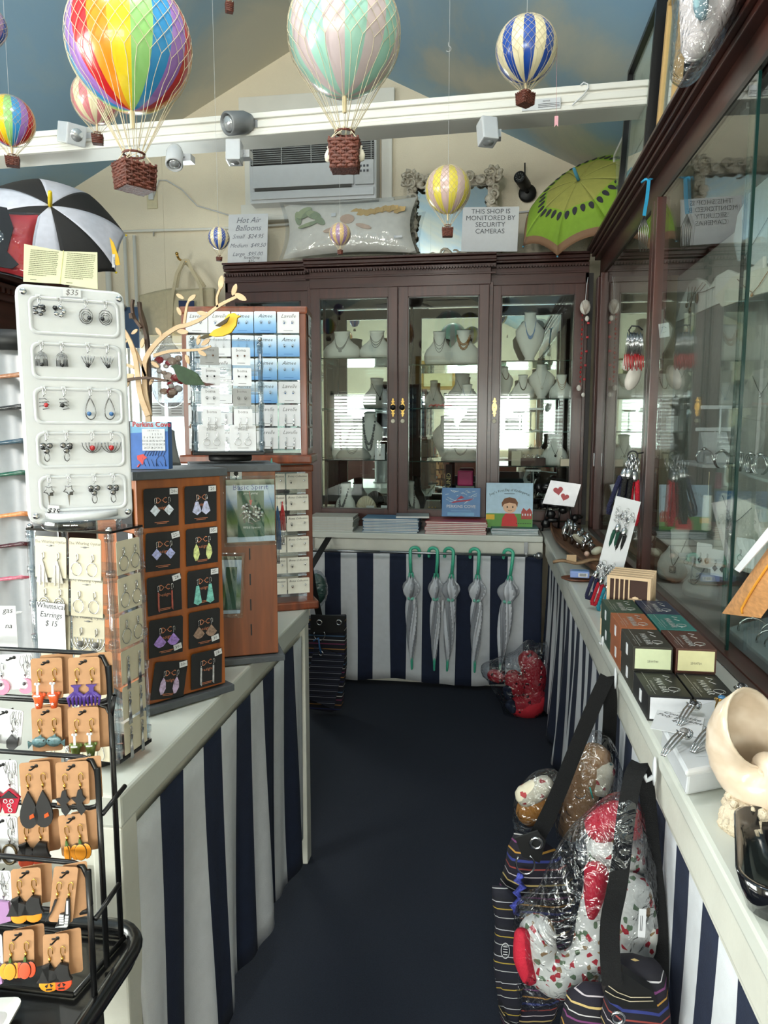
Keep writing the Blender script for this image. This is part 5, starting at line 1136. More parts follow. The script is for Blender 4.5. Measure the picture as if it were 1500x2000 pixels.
# --- acrylic tower helper
def acrylic(label, cx, cy, yaw, w_, d_, z0, z1, rows, basem=BLACK, topm=None, n=4):
    t = thing('acrylic_spinner', label, 'display tower', (cx, cy, z0), yaw); h = z1-z0
    g = M(); g.lathe([(w_*.32, 0), (w_*.34, .004), (w_*.34, .014), (w_*.3, .018)], 28); g.obj('turntable', BLACK, t)
    g = M(); g.box((0, 0, .022), (w_+.012, d_+.012, .008), b=.002); g.obj('base_plate', basem, t)
    for x in (-w_/2, w_/2):
        for y in (-d_/2, d_/2):
            g = M(); g.tube([(x, y, .026), (x, y, h-.006)], .0065, 10); g.tube([(x, y, .026), (x, y, h-.006)], .0035, 8)
            for k in range(rows+1): g.tube([(x, y, .04+k*(h-.06)/rows), (x, y, .052+k*(h-.06)/rows)], .0085, 10)
            g.obj('post', ACRYL, t)
    g = M(); g.box((0, 0, h-.004), (w_+.01, d_+.01, .004)); o = g.obj('top_plate', topm or ACRYL, t)
    for x in (-w_/2, w_/2): g = M(); g.ball((x, -d_/2, h-.0), .006, 8); g.obj('cap_nut', SILVER, o)
    for k in range(rows):
        z = .03+k*(h-.06)/rows; g = M()
        for T_, L_ in ((Matrix.Identity(4) @ Tr(0, -d_/2, 0), w_), (Rz(PI/2) @ Tr(0, -w_/2, 0), d_), (Rz(PI) @ Tr(0, -d_/2, 0), w_), (Rz(-PI/2) @ Tr(0, -w_/2, 0), d_)): g.box((0, -.004, z+.008), (L_-.014, .002, .018), T_); g.box((0, .002, z), (L_-.014, .012, .002), T_)
        g.obj('card_ledge', ACRYL, t)
    return t
# boma-style spinner on the bare tower
BX, BY_, BYAW, BW, BZ0, BZ1 = -.68, 1.84, math.radians(18), .168, 1.4525, 1.765
acrylic('clear acrylic earring spinner with white cards standing on the bare wooden tower', BX, BY_, BYAW, BW, BW*.92, BZ0, BZ1, 5)
stud = [('stud', 'brown'), ('stud', 'black'), ('stud', 'red'), ('hoopstud', 'amber'), ('ring', 'grey'), ('tear', 'grey'), ('lotus', 'grey')]
cnt = 0
for r_ in range(5):
    for c_ in range(2):
        for f_ in range(2):
            z = BZ0+.062+(4-r_)*.0515; stl = (['stud', 'stud', 'hoopstud', 'lotus', 'tear'] if f_ else ['stud', 'stud', 'hoopstud', 'tear', 'ring'])[r_]
            T = face_T(0, BYAW+(0 if f_ == 0 else -PI/2), BX, BY_, (BW*.46 if f_ == 0 else BW/2)+.009, (-.042, .036)[c_]+(.002 if r_ % 2 else 0), z) @ Rx(-.06)
            big = r_ == 4
            ecard('earring_card', '%s card of %s earrings, %s row %s, %s face of acrylic spinner' % ('wide white' if big else ('grey' if (r_+c_) % 3 == 0 else 'white'), stl.replace('stud', ' stud').strip(), ['top', 'second', 'third', 'fourth', 'bottom'][r_], ['left', 'right'][c_], ['front', 'side'][f_]),
                  T, .066 if big else .046, .066 if big else .045, mat('grey_card', (150, 150, 148), .7) if (r_ in (0, 1, 2) and f_ == 0 and (r_+c_) % 3 == 0) else PAPER, stl, .02 if big else .013, cols=(SILVER, SILVER if stl in ('ring', 'tear') else BEAD[['brown', 'black', 'grey', 'amber', 'grey'][r_]], BEAD['grey']), title='boma', tsz=.011, tcol=BEAD['grey'], ty=.33, gap=.19, ztop=.02 if not big else .2, hook=0 if r_ < 3 else 1, fine=1, finecol=BEAD['grey'], group='small cards on the clear acrylic spinner')
# --- two mahogany racks stacked behind
def rack(label, cx, cy, yaw, w_, d_, z0, z1, rows, arch=0):
    t = thing('card_rack', label, 'display rack', (cx, cy, z0), yaw); h = z1-z0
    g = M(); g.box((0, 0, .014), (w_+.03, d_+.04, .028), b=.006); g.obj('base', CHERRY, t)
    for s_ in (-1, 1): g = M(); g.box((s_*(w_/2-.011), 0, h/2), (.022, d_, h-.04), b=.003); g.obj('side_post', CHERRY, t)
    g = M(); g.box((0, 0, h-.012), (w_+.01, d_+.01, .024), b=.006); g.obj('top_rail', CHERRY, t)
    g = M(); g.box((0, .004, h/2+.01), (w_-.044, .006, h-.06)); g.obj('acrylic_back', ACRYL, t)
    for k in range(rows): g = M(); z = .045+k*(h-.07)/rows; g.box((0, -d_/2+.002, z+.01), (w_-.046, .002, .02)); g.box((0, -d_/2+.008, z), (w_-.046, .014, .002)); g.obj('ledge', ACRYL, t)
    return t
UX, UY, UYAW, UW, UZ0, UZ1 = -.785, 2.32, 0.14, .40, 1.425, 1.925
rack('tall mahogany card rack full of blue ombre earring cards, stacked on another rack', UX, UY, UYAW, UW, .16, UZ0, UZ1, 6)
AIM = ramp_mat('blue_ombre_card', [(0, (86, 140, 196)), (.4, (132, 176, 216)), (.8, (206, 222, 236)), (1, (232, 238, 244))], axis=2, scale=13, off=.5, rough=.6, interp='LINEAR')
for r_ in range(6):
    for c_ in range(5):
        if c_ < 2 and r_ > 2 and c_ == 1: pass
        aim = (c_ in (2, 3) and r_ < 4) or (c_ == 4 and r_ in (1, 2)); 
        nm = 'Aimee' if aim else 'Lavelle'
        ecard('earring_card', '%s earring card, %s row of the upper mahogany rack, %s from left' % ('blue ombre' if aim else 'white', ['top', 'second', 'third', 'fourth', 'fifth', 'bottom'][r_], ['first', 'second', 'third', 'fourth', 'fifth'][c_]),
              Tr(UX, UY, 0) @ Rz(UYAW) @ Tr(-.148+c_*.073, -.086-.003*(c_ % 2), UZ0+.082+(5-r_)*.0735) @ Rx(-.05), .070, .068, AIM if aim else PAPER, 'hoopstud' if r_ < 4 else 'tassel', .016, cols=(SILVER, SILVER, BEAD[['grey', 'blue', 'black'][(r_+c_) % 3]]), title=nm, tsz=.017, tcol=INK if aim else BEAD['grey'], shear=.4, ty=.28, gap=.19, ztop=.05, hook=0 if r_ < 4 else 1, fine=1, finecol=BEAD['blue'] if aim else BEAD['grey'], group='earring cards on the upper mahogany rack')
for r_ in range(6):
    ecard('earring_card', 'earring card on narrow right side of the upper mahogany rack, %s row' % ['top', 'second', 'third', 'fourth', 'fifth', 'bottom'][r_], Tr(UX, UY, 0) @ Rz(PI/2+UYAW) @ Tr(0, -UW/2-.004, UZ0+.082+(5-r_)*.0735), .07, .066, PAPER, 'tear', .018, cols=(SILVER, BEAD['grey'], BLACK), title='Lavelle', tsz=.014, shear=.4, ty=.28, gap=.2, ztop=.1)
LXc, LYc, LYAW, LW, LZ1 = -.767, 2.336, .45, .34, 1.418
rack('lower mahogany card rack with cream earring cards at far end of left table', LXc, LYc, LYAW, LW, .16, TZ, LZ1, 6)
for r_ in range(6):
    for c_ in range(2):
        ecard('earring_card', 'cream earring card with small hoops, %s row %s on the lower mahogany rack' % (['top', 'second', 'third', 'fourth', 'fifth', 'bottom'][r_], ['left', 'right'][c_]),
              Tr(LXc, LYc, 0) @ Rz(LYAW) @ Tr(.040+c_*.078, -.088, TZ+.083+(5-r_)*.071) @ Rx(-.05), .074, .052, mat('cream_card', (222, 218, 206), .7), ('hoopstud', 'stud'), .018, cols=(SILVER, SILVER, BEAD['brown' if r_ == 5 else 'black']), title='Boma Collection', tsz=.0095, shear=.4, ty=.32, gap=.3, ztop=.05, hook=0, fine=0, group='cream cards on the lower mahogany rack')
# --- Whirling Oyster acrylic spinner and white tower on it
OX, OY, OYAW, OW, OD, OZ1 = -.718, 1.19, math.radians(-8), .165, .085, 1.365
acrylic('clear acrylic earring spinner on a black base, nearest on the left table', OX, OY, OYAW, OW, OD, TZ, OZ1, 6, topm=mat('smoked_top', (20, 20, 22), .1))
t = thing('spinner_base', 'black square base block under the nearest clear acrylic earring spinner', 'base', (OX, OY, TZ), OYAW) if 0 else None
fam = ['pyramid', 'ring', 'hoop2', 'ring', 'tear', 'lotus', 'ring', 'tear', 'hoop2', 'ring', 'petal', 'tear']
ORDN = ['top', 'second', 'third', 'fourth', 'fifth', 'bottom']
for r_ in range(6):
    for c_ in range(2):
        i = r_*2+c_; z = OZ1-.052-r_*.066
        ecard('earring_card', 'cream card with %s earrings, %s row %s on front of nearest acrylic spinner' % (['spiky pointed', 'beaded ring', 'twisted hoop', 'large plain hoop', 'silver teardrop', 'swirl', 'round', 'oval', 'triple hoop', 'wide hoop', 'petal', 'drop'][i], ORDN[r_], ['left', 'right'][c_]),
              face_T(0, OYAW, OX, OY, OD/2+.006, (-.036, .036)[c_], z) @ Rx(-.06), .066, .073, IVORY, fam[i], .026, cols=(SILVER, SILVER, BEAD['grey']), title='The Whirling Oyster', tsz=.0078, tcol=BEAD['grey'], ty=.37, gap=.24, ztop=.12, tab=1, group='cream cards on the nearest acrylic spinner')
    ecard('earring_card', 'cream card with long silver chains, %s row on right side of nearest acrylic spinner' % ORDN[r_], face_T(0, OYAW+PI/2, OX, OY, OW/2+.006, 0, OZ1-.052-r_*.066), .066, .06, IVORY, 'tassel' if r_ > 2 else 'ring', .03, cols=(SILVER, SILVER, SILVER), gap=.25, ztop=.3)
t = thing('price_sign', 'handwritten whimsical earrings $15 sign on the nearest acrylic spinner', 'sign', mtx=face_T(0, OYAW, OX, OY, OD/2+.014, -.036, 1.188) @ Ry(.02))
g = M(); g.box((0, 0, 0), (.060, .0006, .088)); g.obj('sheet', PAPER, t); text('Whimsical\nEarrings\n$ 15', .0145, m=INK, parent=t, loc=(0, -.0005, .022), shear=.25, space=1.1)
# white tower of hanging earrings
WX, WY, WYAW = -.705, 1.16, math.radians(36); WZ0, WZ1 = 1.376, 1.775
t = thing('earring_tower', 'glossy white plastic earring tower with five recessed panels and steel screws', 'display tower', (WX, WY, OZ1+.001), WYAW)
g = M(); g.lathe([(.062, 0), (.066, .004), (.066, .016), (.062, .02)], 30); g.obj('turntable', ACRYL, t)
g = M(); g.lathe([(.06, .02), (.06, .030)], 30); g.obj('collar', PLASTIC, t)
def rrect(w_, h_, r, cx=0, cz=0, n=5): return [(cx+sx*(w_/2-r)+r*math.cos(a0+PI/2*i/n), cz+sz*(h_/2-r)+r*math.sin(a0+PI/2*i/n)) for sx, sz, a0 in ((1, 1, 0), (-1, 1, PI/2), (-1, -1, PI), (1, -1, 3*PI/2)) for i in range(n+1)]
hW = WZ1-WZ0; zc_ = (WZ0+WZ1)/2-OZ1; PWd = .170
g = M(); g.prism(rrect(PWd, hW, .016, 0, zc_), .044, y0=.012); g.obj('body', PLASTIC, t, bev=.004)
g = M()
for i in range(5):   # raised walls round each recess: outer plate with a sunk field
    cz = zc_+hW/2-.050-i*.0745
    o_ = rrect(.142, .062, .012, .004, cz); n_ = len(o_)
    i_ = rrect(.132, .052, .010, .004, cz)
    vs = [(x, -.0145, z) for x, z in o_]+[(x, -.0175, z) for x, z in rrect(.138, .058, .011, .004, cz)]+[(x, -.0148, z) for x, z in i_]; g.add(vs, [(k, (k+1) % n_, (k+1) % n_+n_, k+n_) for k in range(n_)]+[(k+n_, (k+1) % n_+n_, (k+1) % n_+2*n_, k+2*n_) for k in range(n_)], True)
g.obj('recess_rim', PLASTIC, t)
g = M(); g.box((0, 0, 0), (.028, .001, .014)); g2_ = g.obj('price_sticker', PAPER, t); g2_.location = (.0, -.0185, zc_+hW/2-.010); text('$35', .013, m=BEAD['grey'], parent=g2_, loc=(0, -.001, 0), shear=.2)
for x in (-.073, .075):
    for z in (zc_+hW/2-.014, zc_-hW/2+.014): g = M(); g.ball((x, -.018, z), (.0055, .003, .0055), 12); g.obj('screw', SILVER, t)
WTM = Tr(WX, WY, OZ1+.001) @ Rz(WYAW)
hw = [('blossom', 'hoop2'), ('arches', 'tulip'), ('wave', 'bigtear'), ('petal', 'lotus'), ('star', 'petal')]
dn = {'blossom': 'silver flower', 'hoop2': 'nested hoop', 'arches': 'nested arch', 'tulip': 'fan-shaped wire', 'wave': 'zigzag wire', 'bigtear': 'big teardrop', 'petal': 'leaf and disc', 'lotus': 'red-stone crescent', 'star': 'square-link'}
for r_ in range(5):
    for c_ in range(2):
        for s_ in (-1, 1):
            x = (-.036 if c_ == 0 else .036)+s_*.0155; z = zc_+hW/2-.020-r_*.0745; st = hw[r_][c_]
            tt = thing('hanging_earring', '%s %s earring, %s of its pair, %s row %s of the white tower' % ('silver' if 'silver' not in dn[st] else 'grey', dn[st], 'left' if s_ < 0 else 'right', ['top', 'second', 'third', 'fourth', 'bottom'][r_], ['left', 'right'][c_]), 'earring', mtx=WTM @ Tr(x, -.019, z))
            q = M(); drop(q, 0, 0, 0, st, .025 if st not in ('lotus', 'blossom') else .0215, 1, -s_); q.obj('drop', [SILVER, mat('dark_silver', (120, 120, 122), .25, 1) if s_ < 0 or st != 'blossom' else SILVER, BEAD['red' if st in ('lotus', 'wave') and s_ < 0 or st == 'lotus' else ('blue' if st == 'bigtear' else 'black')]], tt)
            q = M(); q.box((0, .0015, .001), (.007, .003, .005), b=.001); q.obj('peg', PLASTIC, tt)
t = thing('price_flag', 'black lettered paper price scrap below star earring on the white tower', 'tag', mtx=WTM @ Tr(-.047, -.021, zc_-hW/2+.022) @ Ry(.15)); g = M(); g.box((0, 0, 0), (.018, .0006, .02)); g.obj('paper', PAPER, t); text('$35', .012, m=INK, parent=t, loc=(0, -.0006, 0), shear=.3, bold=.02)
# yellow leaflet in front of the top
LFM = mat('yellow_leaflet', (182, 181, 150), .7, var=.05)
p0 = onY(122, 521, 1.19)
t = thing('leaflet', 'pale yellow folded leaflet of small print standing on the white tower', 'leaflet', mtx=frame(p0, (1, .05, -.10), (-.10, .12, 1)))
g = M(); g.prism([(-.068, -.032), (0, -.030), (.068, -.034), (.060, .030), (-.002, .027), (-.074, .034)], .0010); g.obj('paper', LFM, t)
g = M(); g.box((-.001, -.0008, -.001), (.0012, .0008, .058)); g.obj('fold', mat('fold_shade', (200, 196, 130), .7), t)
g = M(); rnd = random.Random(9)
for s_ in (-1, 1):
    for k in range(15):
        x = -.061 if s_ < 0 else .006; L_ = .052 if k < 13 else (.034 if k == 13 else .0); z = .0245-k*.0033
        while L_ > 0.002:
            q = min(L_, rnd.uniform(.002, .007)); g.box((x+q/2, -.0008, z), (q-.0008, .0003, .0011)); x += q; L_ -= q
for x in (-.05, .016): g.box((x, -.0008, -.027), (.011, .0003, .0011))
g.obj('small_print', mat('olive_ink', (96, 96, 70), .6), t)
# calendar, grey card holder and slate bits on the orange spinner's top
def topz(z): return z+.0005
t = thing('desk_calendar', 'blue Perkins Cove lobster trap desk calendar standing on the orange spinner', 'calendar', mtx=frame(onY(292, 870, 1.435), (1, .06, -.0), (0, .02, 1)))
cw, chh = .082, .100
g = M(); g.box((0, .012, 0), (cw, .022, chh), b=.001); g.obj('box', mat('calendar_card', (60, 96, 150), .5), t)
g = M(); g.prism([(-cw/2, -chh/2), (cw/2, -chh/2), (cw/2, .030), (-cw/2, .026)], .001); g.obj('sea_print', mat('sea_blue', (66, 110, 184), .5, var=.15, vs=40), t)
g = M(); g.prism([(-cw/2, .026), (cw/2, .030), (cw/2, .04), (0, .036), (-cw/2, .041)], .001); g.obj('far_sea_print', mat('pale_blue_sea', (116, 170, 206), .5), t)
g = M(); g.prism([(-cw/2, .04), (0, .036), (cw/2, .04), (cw/2, chh/2), (-cw/2, chh/2)], .0008); g.obj('sky_print', mat('pale_blue_sky', (176, 206, 222), .5), t)
text('Perkins Cove', .0155, m=RED, parent=t, loc=(.006, -.0012, .044), bold=.02)
g = M(); g.box((.010, -.0015, .012), (.050, .0012, .046)); o = g.obj('date_pad', PAPER, t)
for k, row in enumerate(('S M T W T F S', '         1  2  3  4', '5  6  7  8  9 10 11', '12 13 14 15 16 17 18', '19 20 21 22 23 24 25', '26 27 28 29 30 31')): text(row, .0058 if k else .0042, m=INK, parent=o, loc=(.010, -.0024, .031-k*.0072), res=1)
g = M()
for k in range(8): g.tube([(-.012+k*.006, -.001, -.022), (-.008+k*.006, -.001, -.012-.002*math.sin(k)), (.002+k*.005, -.001, -.01)], .0006, 4)
for k in range(6): g.tube([(-.016+k*.0095, -.001, -.026-.002*k), (-.010+k*.0095, -.001, -.044)], .0005, 4)
g.tube([(.014, -.001, -.044), (.014, -.001, -.03), (.020, -.001, -.022), (.030, -.001, -.022), (.034, -.001, -.032), (.034, -.001, -.044)], .0007, 4); g.obj('trap_print', mat('trap_ink', (54, 70, 110), .5), t)
g = M(); g.prism([(-.028, -.022), (-.014, -.018), (-.006, -.026), (-.012, -.030), (-.016, -.042), (-.022, -.034), (-.027, -.030)], .001, y0=-.0008); g.tube([(-.022, -.001, -.04), (-.027, -.001, -.046)], .002, 4); g.obj('lobster_print', mat('lobster_red', (206, 70, 66), .5), t)
t = thing('brochure_holder', 'dark wooden slotted holder beside the calendar, seen edge on', 'holder', mtx=frame(onY(247, 868, 1.46), (1, .3, 0)))
g = M()
for k in range(5): g.box((-.012+k*.006, 0, .0), (.003, .07, .10))
g.box((0, 0, -.048), (.03, .07, .004)); g.obj('slats', wood('dark_slats', (44, 30, 26), (96, 60, 44), .5), t)
t = thing('card_holder', 'curved grey card holder standing behind the lobster calendar', 'holder', mtx=frame(onY(343, 872, 1.50), (1, .3, 0)))
g = M(); g.grid(lambda u, v: (-.018+.02*u+.012*(1-v)**2-.006, .01*u, -.042+.088*v-.012*u*v*v), 4, 10); g.obj('shell_panel', mat('grey_plastic_dark', (110, 112, 114), .35), t, solid=.010)
# ---------------------------------------------------------------- wooden earring tree with birds
def branch(g, pts, w0, w1, y, t_=.004):
    P = [onY(px, py, y) for px, py in pts]; Q = []
    for i in range(len(P)-1):          # smooth a little
        for k in range(3):
            f = k/3; a = P[max(i-1, 0)]; b_ = P[i]; c = P[i+1]; d_ = P[min(i+2, len(P)-1)]
            Q.append(.5*((2*b_)+(c-a)*f+(2*a-5*b_+4*c-d_)*f*f+(3*b_-a-3*c+d_)*f*f*f))
    Q.append(P[-1]); L_ = []; R_ = []
    for i, q in enumerate(Q):
        d_ = (Q[min(i+1, len(Q)-1)]-Q[max(i-1, 0)]); d_.y = 0; d_.normalize(); n_ = Vector((-d_.z, 0, d_.x)); w_ = (w0+(w1-w0)*i/(len(Q)-1))/2
        L_.append(((q+n_*w_).x, (q+n_*w_).z)); R_.append(((q-n_*w_).x, (q-n_*w_).z))
    for i in range(len(Q)-1): g.prism([L_[i], L_[i+1], R_[i+1], R_[i]], t_, y0=y)
def leaf(g, px, py, l, ang, y, t_=.003):
    c = onY(px, py, y); pts = []
    for i in range(12): a = 2*PI*i/12; r = .36*(1-.25*math.cos(a)**2) if 0 else .34; x = l/2*math.cos(a); z = l*r/2*2*.62*math.sin(a)*(1-.35*abs(math.cos(a))**3); pts.append((c.x+x*math.cos(ang)-z*math.sin(ang), c.z+x*math.sin(ang)+z*math.cos(ang)))
    g.prism(pts, t_, y0=y)
TY = 1.50
t = thing('jewellery_tree', 'laser-cut birch plywood tree with curling branches and leaves on orange spinner', 'wooden tree', (0, 0, 0))
g = M(); branch(g, [(292, 812), (284, 770), (282, 730), (285, 700), (310, 665), (345, 640), (365, 635), (395, 622), (430, 596), (462, 580)], .013, .006, TY); g.obj('right_branch', PLY, t)
g = M(); branch(g, [(289, 812), (274, 770), (268, 725), (262, 690), (248, 655), (222, 620)], .013, .008, TY-.004); g.obj('left_branch', PLY, t)
for q, w0, w1, dy in (([(300, 695), (332, 686), (372, 684), (395, 682), (412, 676)], .007, .004, 0), ([(425, 600), (424, 580), (432, 560)], .005, .004, 0), ([(360, 632), (364, 605), (368, 590), (380, 578)], .006, .003, 0), ([(285, 735), (272, 700), (262, 680)], .006, .005, 0), ([(262, 718), (240, 710), (225, 706)], .007, .005, -.004)):
    g = M(); branch(g, q, w0, w1, TY+dy); g.obj('twig', PLY, t)
TD = wood('dark_ply_edge', (50, 34, 26), (92, 66, 48), .7)

for q, w0, w1, dy, th_ in (([(291, 812), (291, 740), (289, 690), (286, 655), (276, 620), (272, 590)], .009, .006, .008, .010), ([(292, 812), (291, 740), (289, 690), (286, 655), (282, 630), (274, 605)], .009, .006, .019, .010), ([(276, 640), (262, 620), (258, 600), (260, 585)], .006, .004, .0, .008), ([(258, 622), (256, 612)], .008, .006, -.01, .01), ([(238, 745), (262, 740), (292, 738), (328, 744)], .006, .005, -.010, .012)):
    g = M(); branch(g, q, w0, w1, TY+dy, th_); g.obj('cross_panel', TD, t)
g = M()
for px, py, l, a in ((432, 552, .030, 1.4), (458, 566, .026, 1.2), (470, 580, .030, -.5), (395, 612, .024, -.2), (357, 648, .026, -.1), (375, 582, .022, .6), (352, 579, .020, 2.6), (388, 664, .022, 1.3), (402, 668, .024, .6), (395, 690, .022, -.5), (366, 702, .022, 1.9), (310, 648, .022, 2.2), (263, 648, .018, .6), (240, 668, .022, .2), (228, 648, .020, 2.8), (350, 608, .02, 2.0), (303, 712, .022, -.6), (248, 740, .040, .5), (296, 745, .018, 1.0), (278, 670, .022, 1.3), (247, 745, .036, 1.3)):
    g = M(); leaf(g, px, py, l, a, TY-.001-.0002*(px % 5)); g.obj('leaf', PLY, t)
g = M(); c = onY(290, 812, TY); g.box((c.x, TY, DZ_+.004), (.05, .05, .007)); g.box((c.x, TY, (c.z+DZ_)/2), (.012, .008, max(.002, c.z-DZ_))); g.obj('foot', PLY, t)
def bird(label, pts, y, m, wing, wm, tail, tm, beak=None):
    P = [onY(px, py, y) for px, py in pts]; t = thing('wooden_bird', label, 'bird ornament', (0, 0, 0))
    g = M(); g.prism([(p.x, p.z) for p in P], .006, y0=y); g.obj('body', m, t, bev=.001)
    P = [onY(px, py, y-.01) for px, py in wing]; g = M(); g.prism([(p.x, p.z) for p in P], .003, y0=y-.008); g.obj('wing', wm, t)
    P = [onY(px, py, y) for px, py in tail]; g = M(); g.prism([(p.x, p.z) for p in P], .004, y0=y); g.obj('tail', tm, t)
    return t
YW = mat('bird_yellow', (214, 172, 36), .6); GW = mat('bird_green', (44, 66, 40), .7, var=.2, vs=80); GT = mat('bird_brown', (70, 60, 34), .7)
b1 = bird('bright yellow flat wooden bird on a thin rod at the right of tree', [(408, 655), (418, 645), (432, 639), (438, 625), (446, 614), (458, 611), (464, 616), (471, 617), (464, 622), (462, 636), (452, 650), (436, 657), (420, 658)], TY-.03, YW, [(420, 636), (432, 628), (448, 618), (442, 630), (428, 638)], mat('wing_dark', (64, 50, 24), .7), [(410, 652), (398, 655), (388, 661), (398, 662), (414, 657)], GT)
g = M(); g.tube([onY(368, 650, TY-.025), onY(512, 655, TY-.025)], .0009, 5); g.obj('perch_rod', BLACK, b1)
b2 = bird('dark green flat wooden bird right of the tree trunk', [(333, 716), (345, 711), (352, 714), (372, 722), (386, 730), (396, 746), (402, 751), (384, 753), (362, 751), (349, 742), (343, 728), (339, 719)], TY-.02, GW, [(358, 716), (376, 724), (388, 734), (384, 736), (366, 728)], GW, [(388, 742), (402, 748), (421, 751), (404, 754), (392, 750)], mat('bird_tail', (78, 44, 36), .7))
g = M(); p = onY(380, 745, TY-.016); q = onY(296, 745, TY-.012); g.tube([p, q], .0011, 5); g.obj('perch_rod', TD, b2)
# ================================================================ NEAR LEFT: KRAFT CARD RACK ON A BLACK TABLE
t = thing('side_table', 'glossy black side table with rounded corner holding the wire earring rack', 'table', (0, 0, 0))
x0, x1, y0, y1, zt = -1.15, -.490, .30, .925, .80
g = M(); P = rrect(x1-x0, y1-y0, .05, (x0+x1)/2, (y0+y1)/2, 6); n_ = len(P)
def slab(g, P, z0, z1): n_ = len(P); g.add([(x, y, z0) for x, y in P]+[(x, y, z1) for x, y in P], [tuple(range(n_))[::-1], tuple(range(n_, 2*n_))]+[(i, (i+1) % n_, (i+1) % n_+n_, i+n_) for i in range(n_)])
slab(g, P, zt-.03, zt-.008); g.obj('table_top', mat('black_lacquer', (9, 9, 10), .3, coat=.5), t)
g = M(); g.tube([(x, y, zt-.006) for x, y in P], .011, 8, closed=True); g.obj('rolled_rim', mat('black_lacquer', (9, 9, 10), .3), t)
for x, y in ((x0+.07, y0+.07), (x1-.07, y0+.07), (x0+.07, y1-.07), (x1-.07, y1-.07)): g = M(); g.tube([(x, y, zt-.03), (x*.97+.0, y, .4), (x, y, 0)], [.03, .022, .018], 10); g.obj('leg', BLACK, t)
g = M(); slab(g, rrect(x1-x0-.1, y1-y0-.1, .04, (x0+x1)/2, (y0+y1)/2, 5), .3, .33); g.obj('lower_shelf', BLACK, t)
# wire rack: three tiers of rails
RY = (.900, .845, .79)
t = thing('wire_rack', 'black wire rack with three stepped tiers of hanging earring cards', 'display rack', (0, 0, 0)); ZB = zt-.006
def rail(y, px_r, py_t, py_b, name='rail'):
    a = onY(px_r, py_t, y); b_ = onY(px_r+8, py_b, y); g = M(); r = .0034; xl = -.98
    g.tube([(xl, y, a.z), (a.x-.02, y, a.z), (a.x-.006, y, a.z-.004), (a.x, y, a.z-.018), (b_.x, y, b_.z+.014), (b_.x-.004, y, b_.z+.004), (b_.x-.016, y, b_.z), (xl, y, b_.z)], r, 8); return g.obj(name, IRON, t)
rail(RY[0], 208, 1277, 1372); rail(RY[0], 216, 1376, 1376.5, 'cross_bar')
rail(RY[1], 187, 1480, 1580); rail(RY[2], 170, 1687, 1785)
for (px0, py0, px1, py1, y) in ((212, 1300, 237, 1830, RY[0]), (190, 1500, 212, 1770, RY[1]), (172, 1700, 186, 1890, RY[2])):
    a = onY(px0, py0, y); g = M(); b_ = onY(px1, py1, y); g.tube([a, (a.x, y, ZB+.004)], .0040, 8); g.obj('upright', IRON, t)
    g = M(); g.tube([(-.98, y, a.z), (-.98, y, ZB+.004)], .0040, 8); g.obj('upright', IRON, t)
for px, py, y0_, y1_ in ((200, 1590, RY[1], RY[0]), (186, 1795, RY[2], RY[1])):
    a = onY(px, py, y0_); g = M(); g.tube([(a.x, y0_, a.z), (a.x+.004, y1_, a.z+.012)], .0034, 8); g.obj('cross_brace', IRON, t)
g = M(); x_ = onY(200, 1800, RY[1]).x
for y in (RY[2], RY[0]): g.tube([(x_ if y == RY[0] else x_-.012, y, ZB+.004), (-.98, y, ZB+.004)], .0036, 8)
g.tube([(x_, RY[0], ZB+.004), (x_-.012, RY[2], ZB+.004)], .0036, 8); g.tube([(-.98, RY[0], ZB+.004), (-.98, RY[2], ZB+.004)], .0036, 8); g.obj('base_frame', IRON, t)
KM = {'orange': mat('resin_orange', (226, 92, 44), .3, coat=.4), 'purple': mat('resin_purple', (74, 48, 130), .35), 'olive': mat('resin_olive', (98, 116, 52), .3, coat=.4), 'fishblue': mat('resin_fish', (96, 128, 134), .3, var=.4, vs=300), 'black': mat('leather_black', (34, 33, 34), .6),
      'pumpkin': mat('pumpkin_orange', (238, 154, 44), .4), 'redpumpkin': mat('pumpkin_red', (224, 88, 56), .4), 'white': PAPER, 'pink': mat('moon_pink', (232, 140, 168), .3), 'redglit': mat('red_frame', (178, 36, 58), .35), 'bronze': mat('bronze', (96, 84, 62), .35, .8), 'silverwing': mat('dark_pewter', (96, 96, 98), .4, .6), 'stem': mat('stem_green', (70, 104, 48), .5), 'lilac': mat('lilac_resin', (170, 130, 176), .4)}
MK = list(KM.keys())
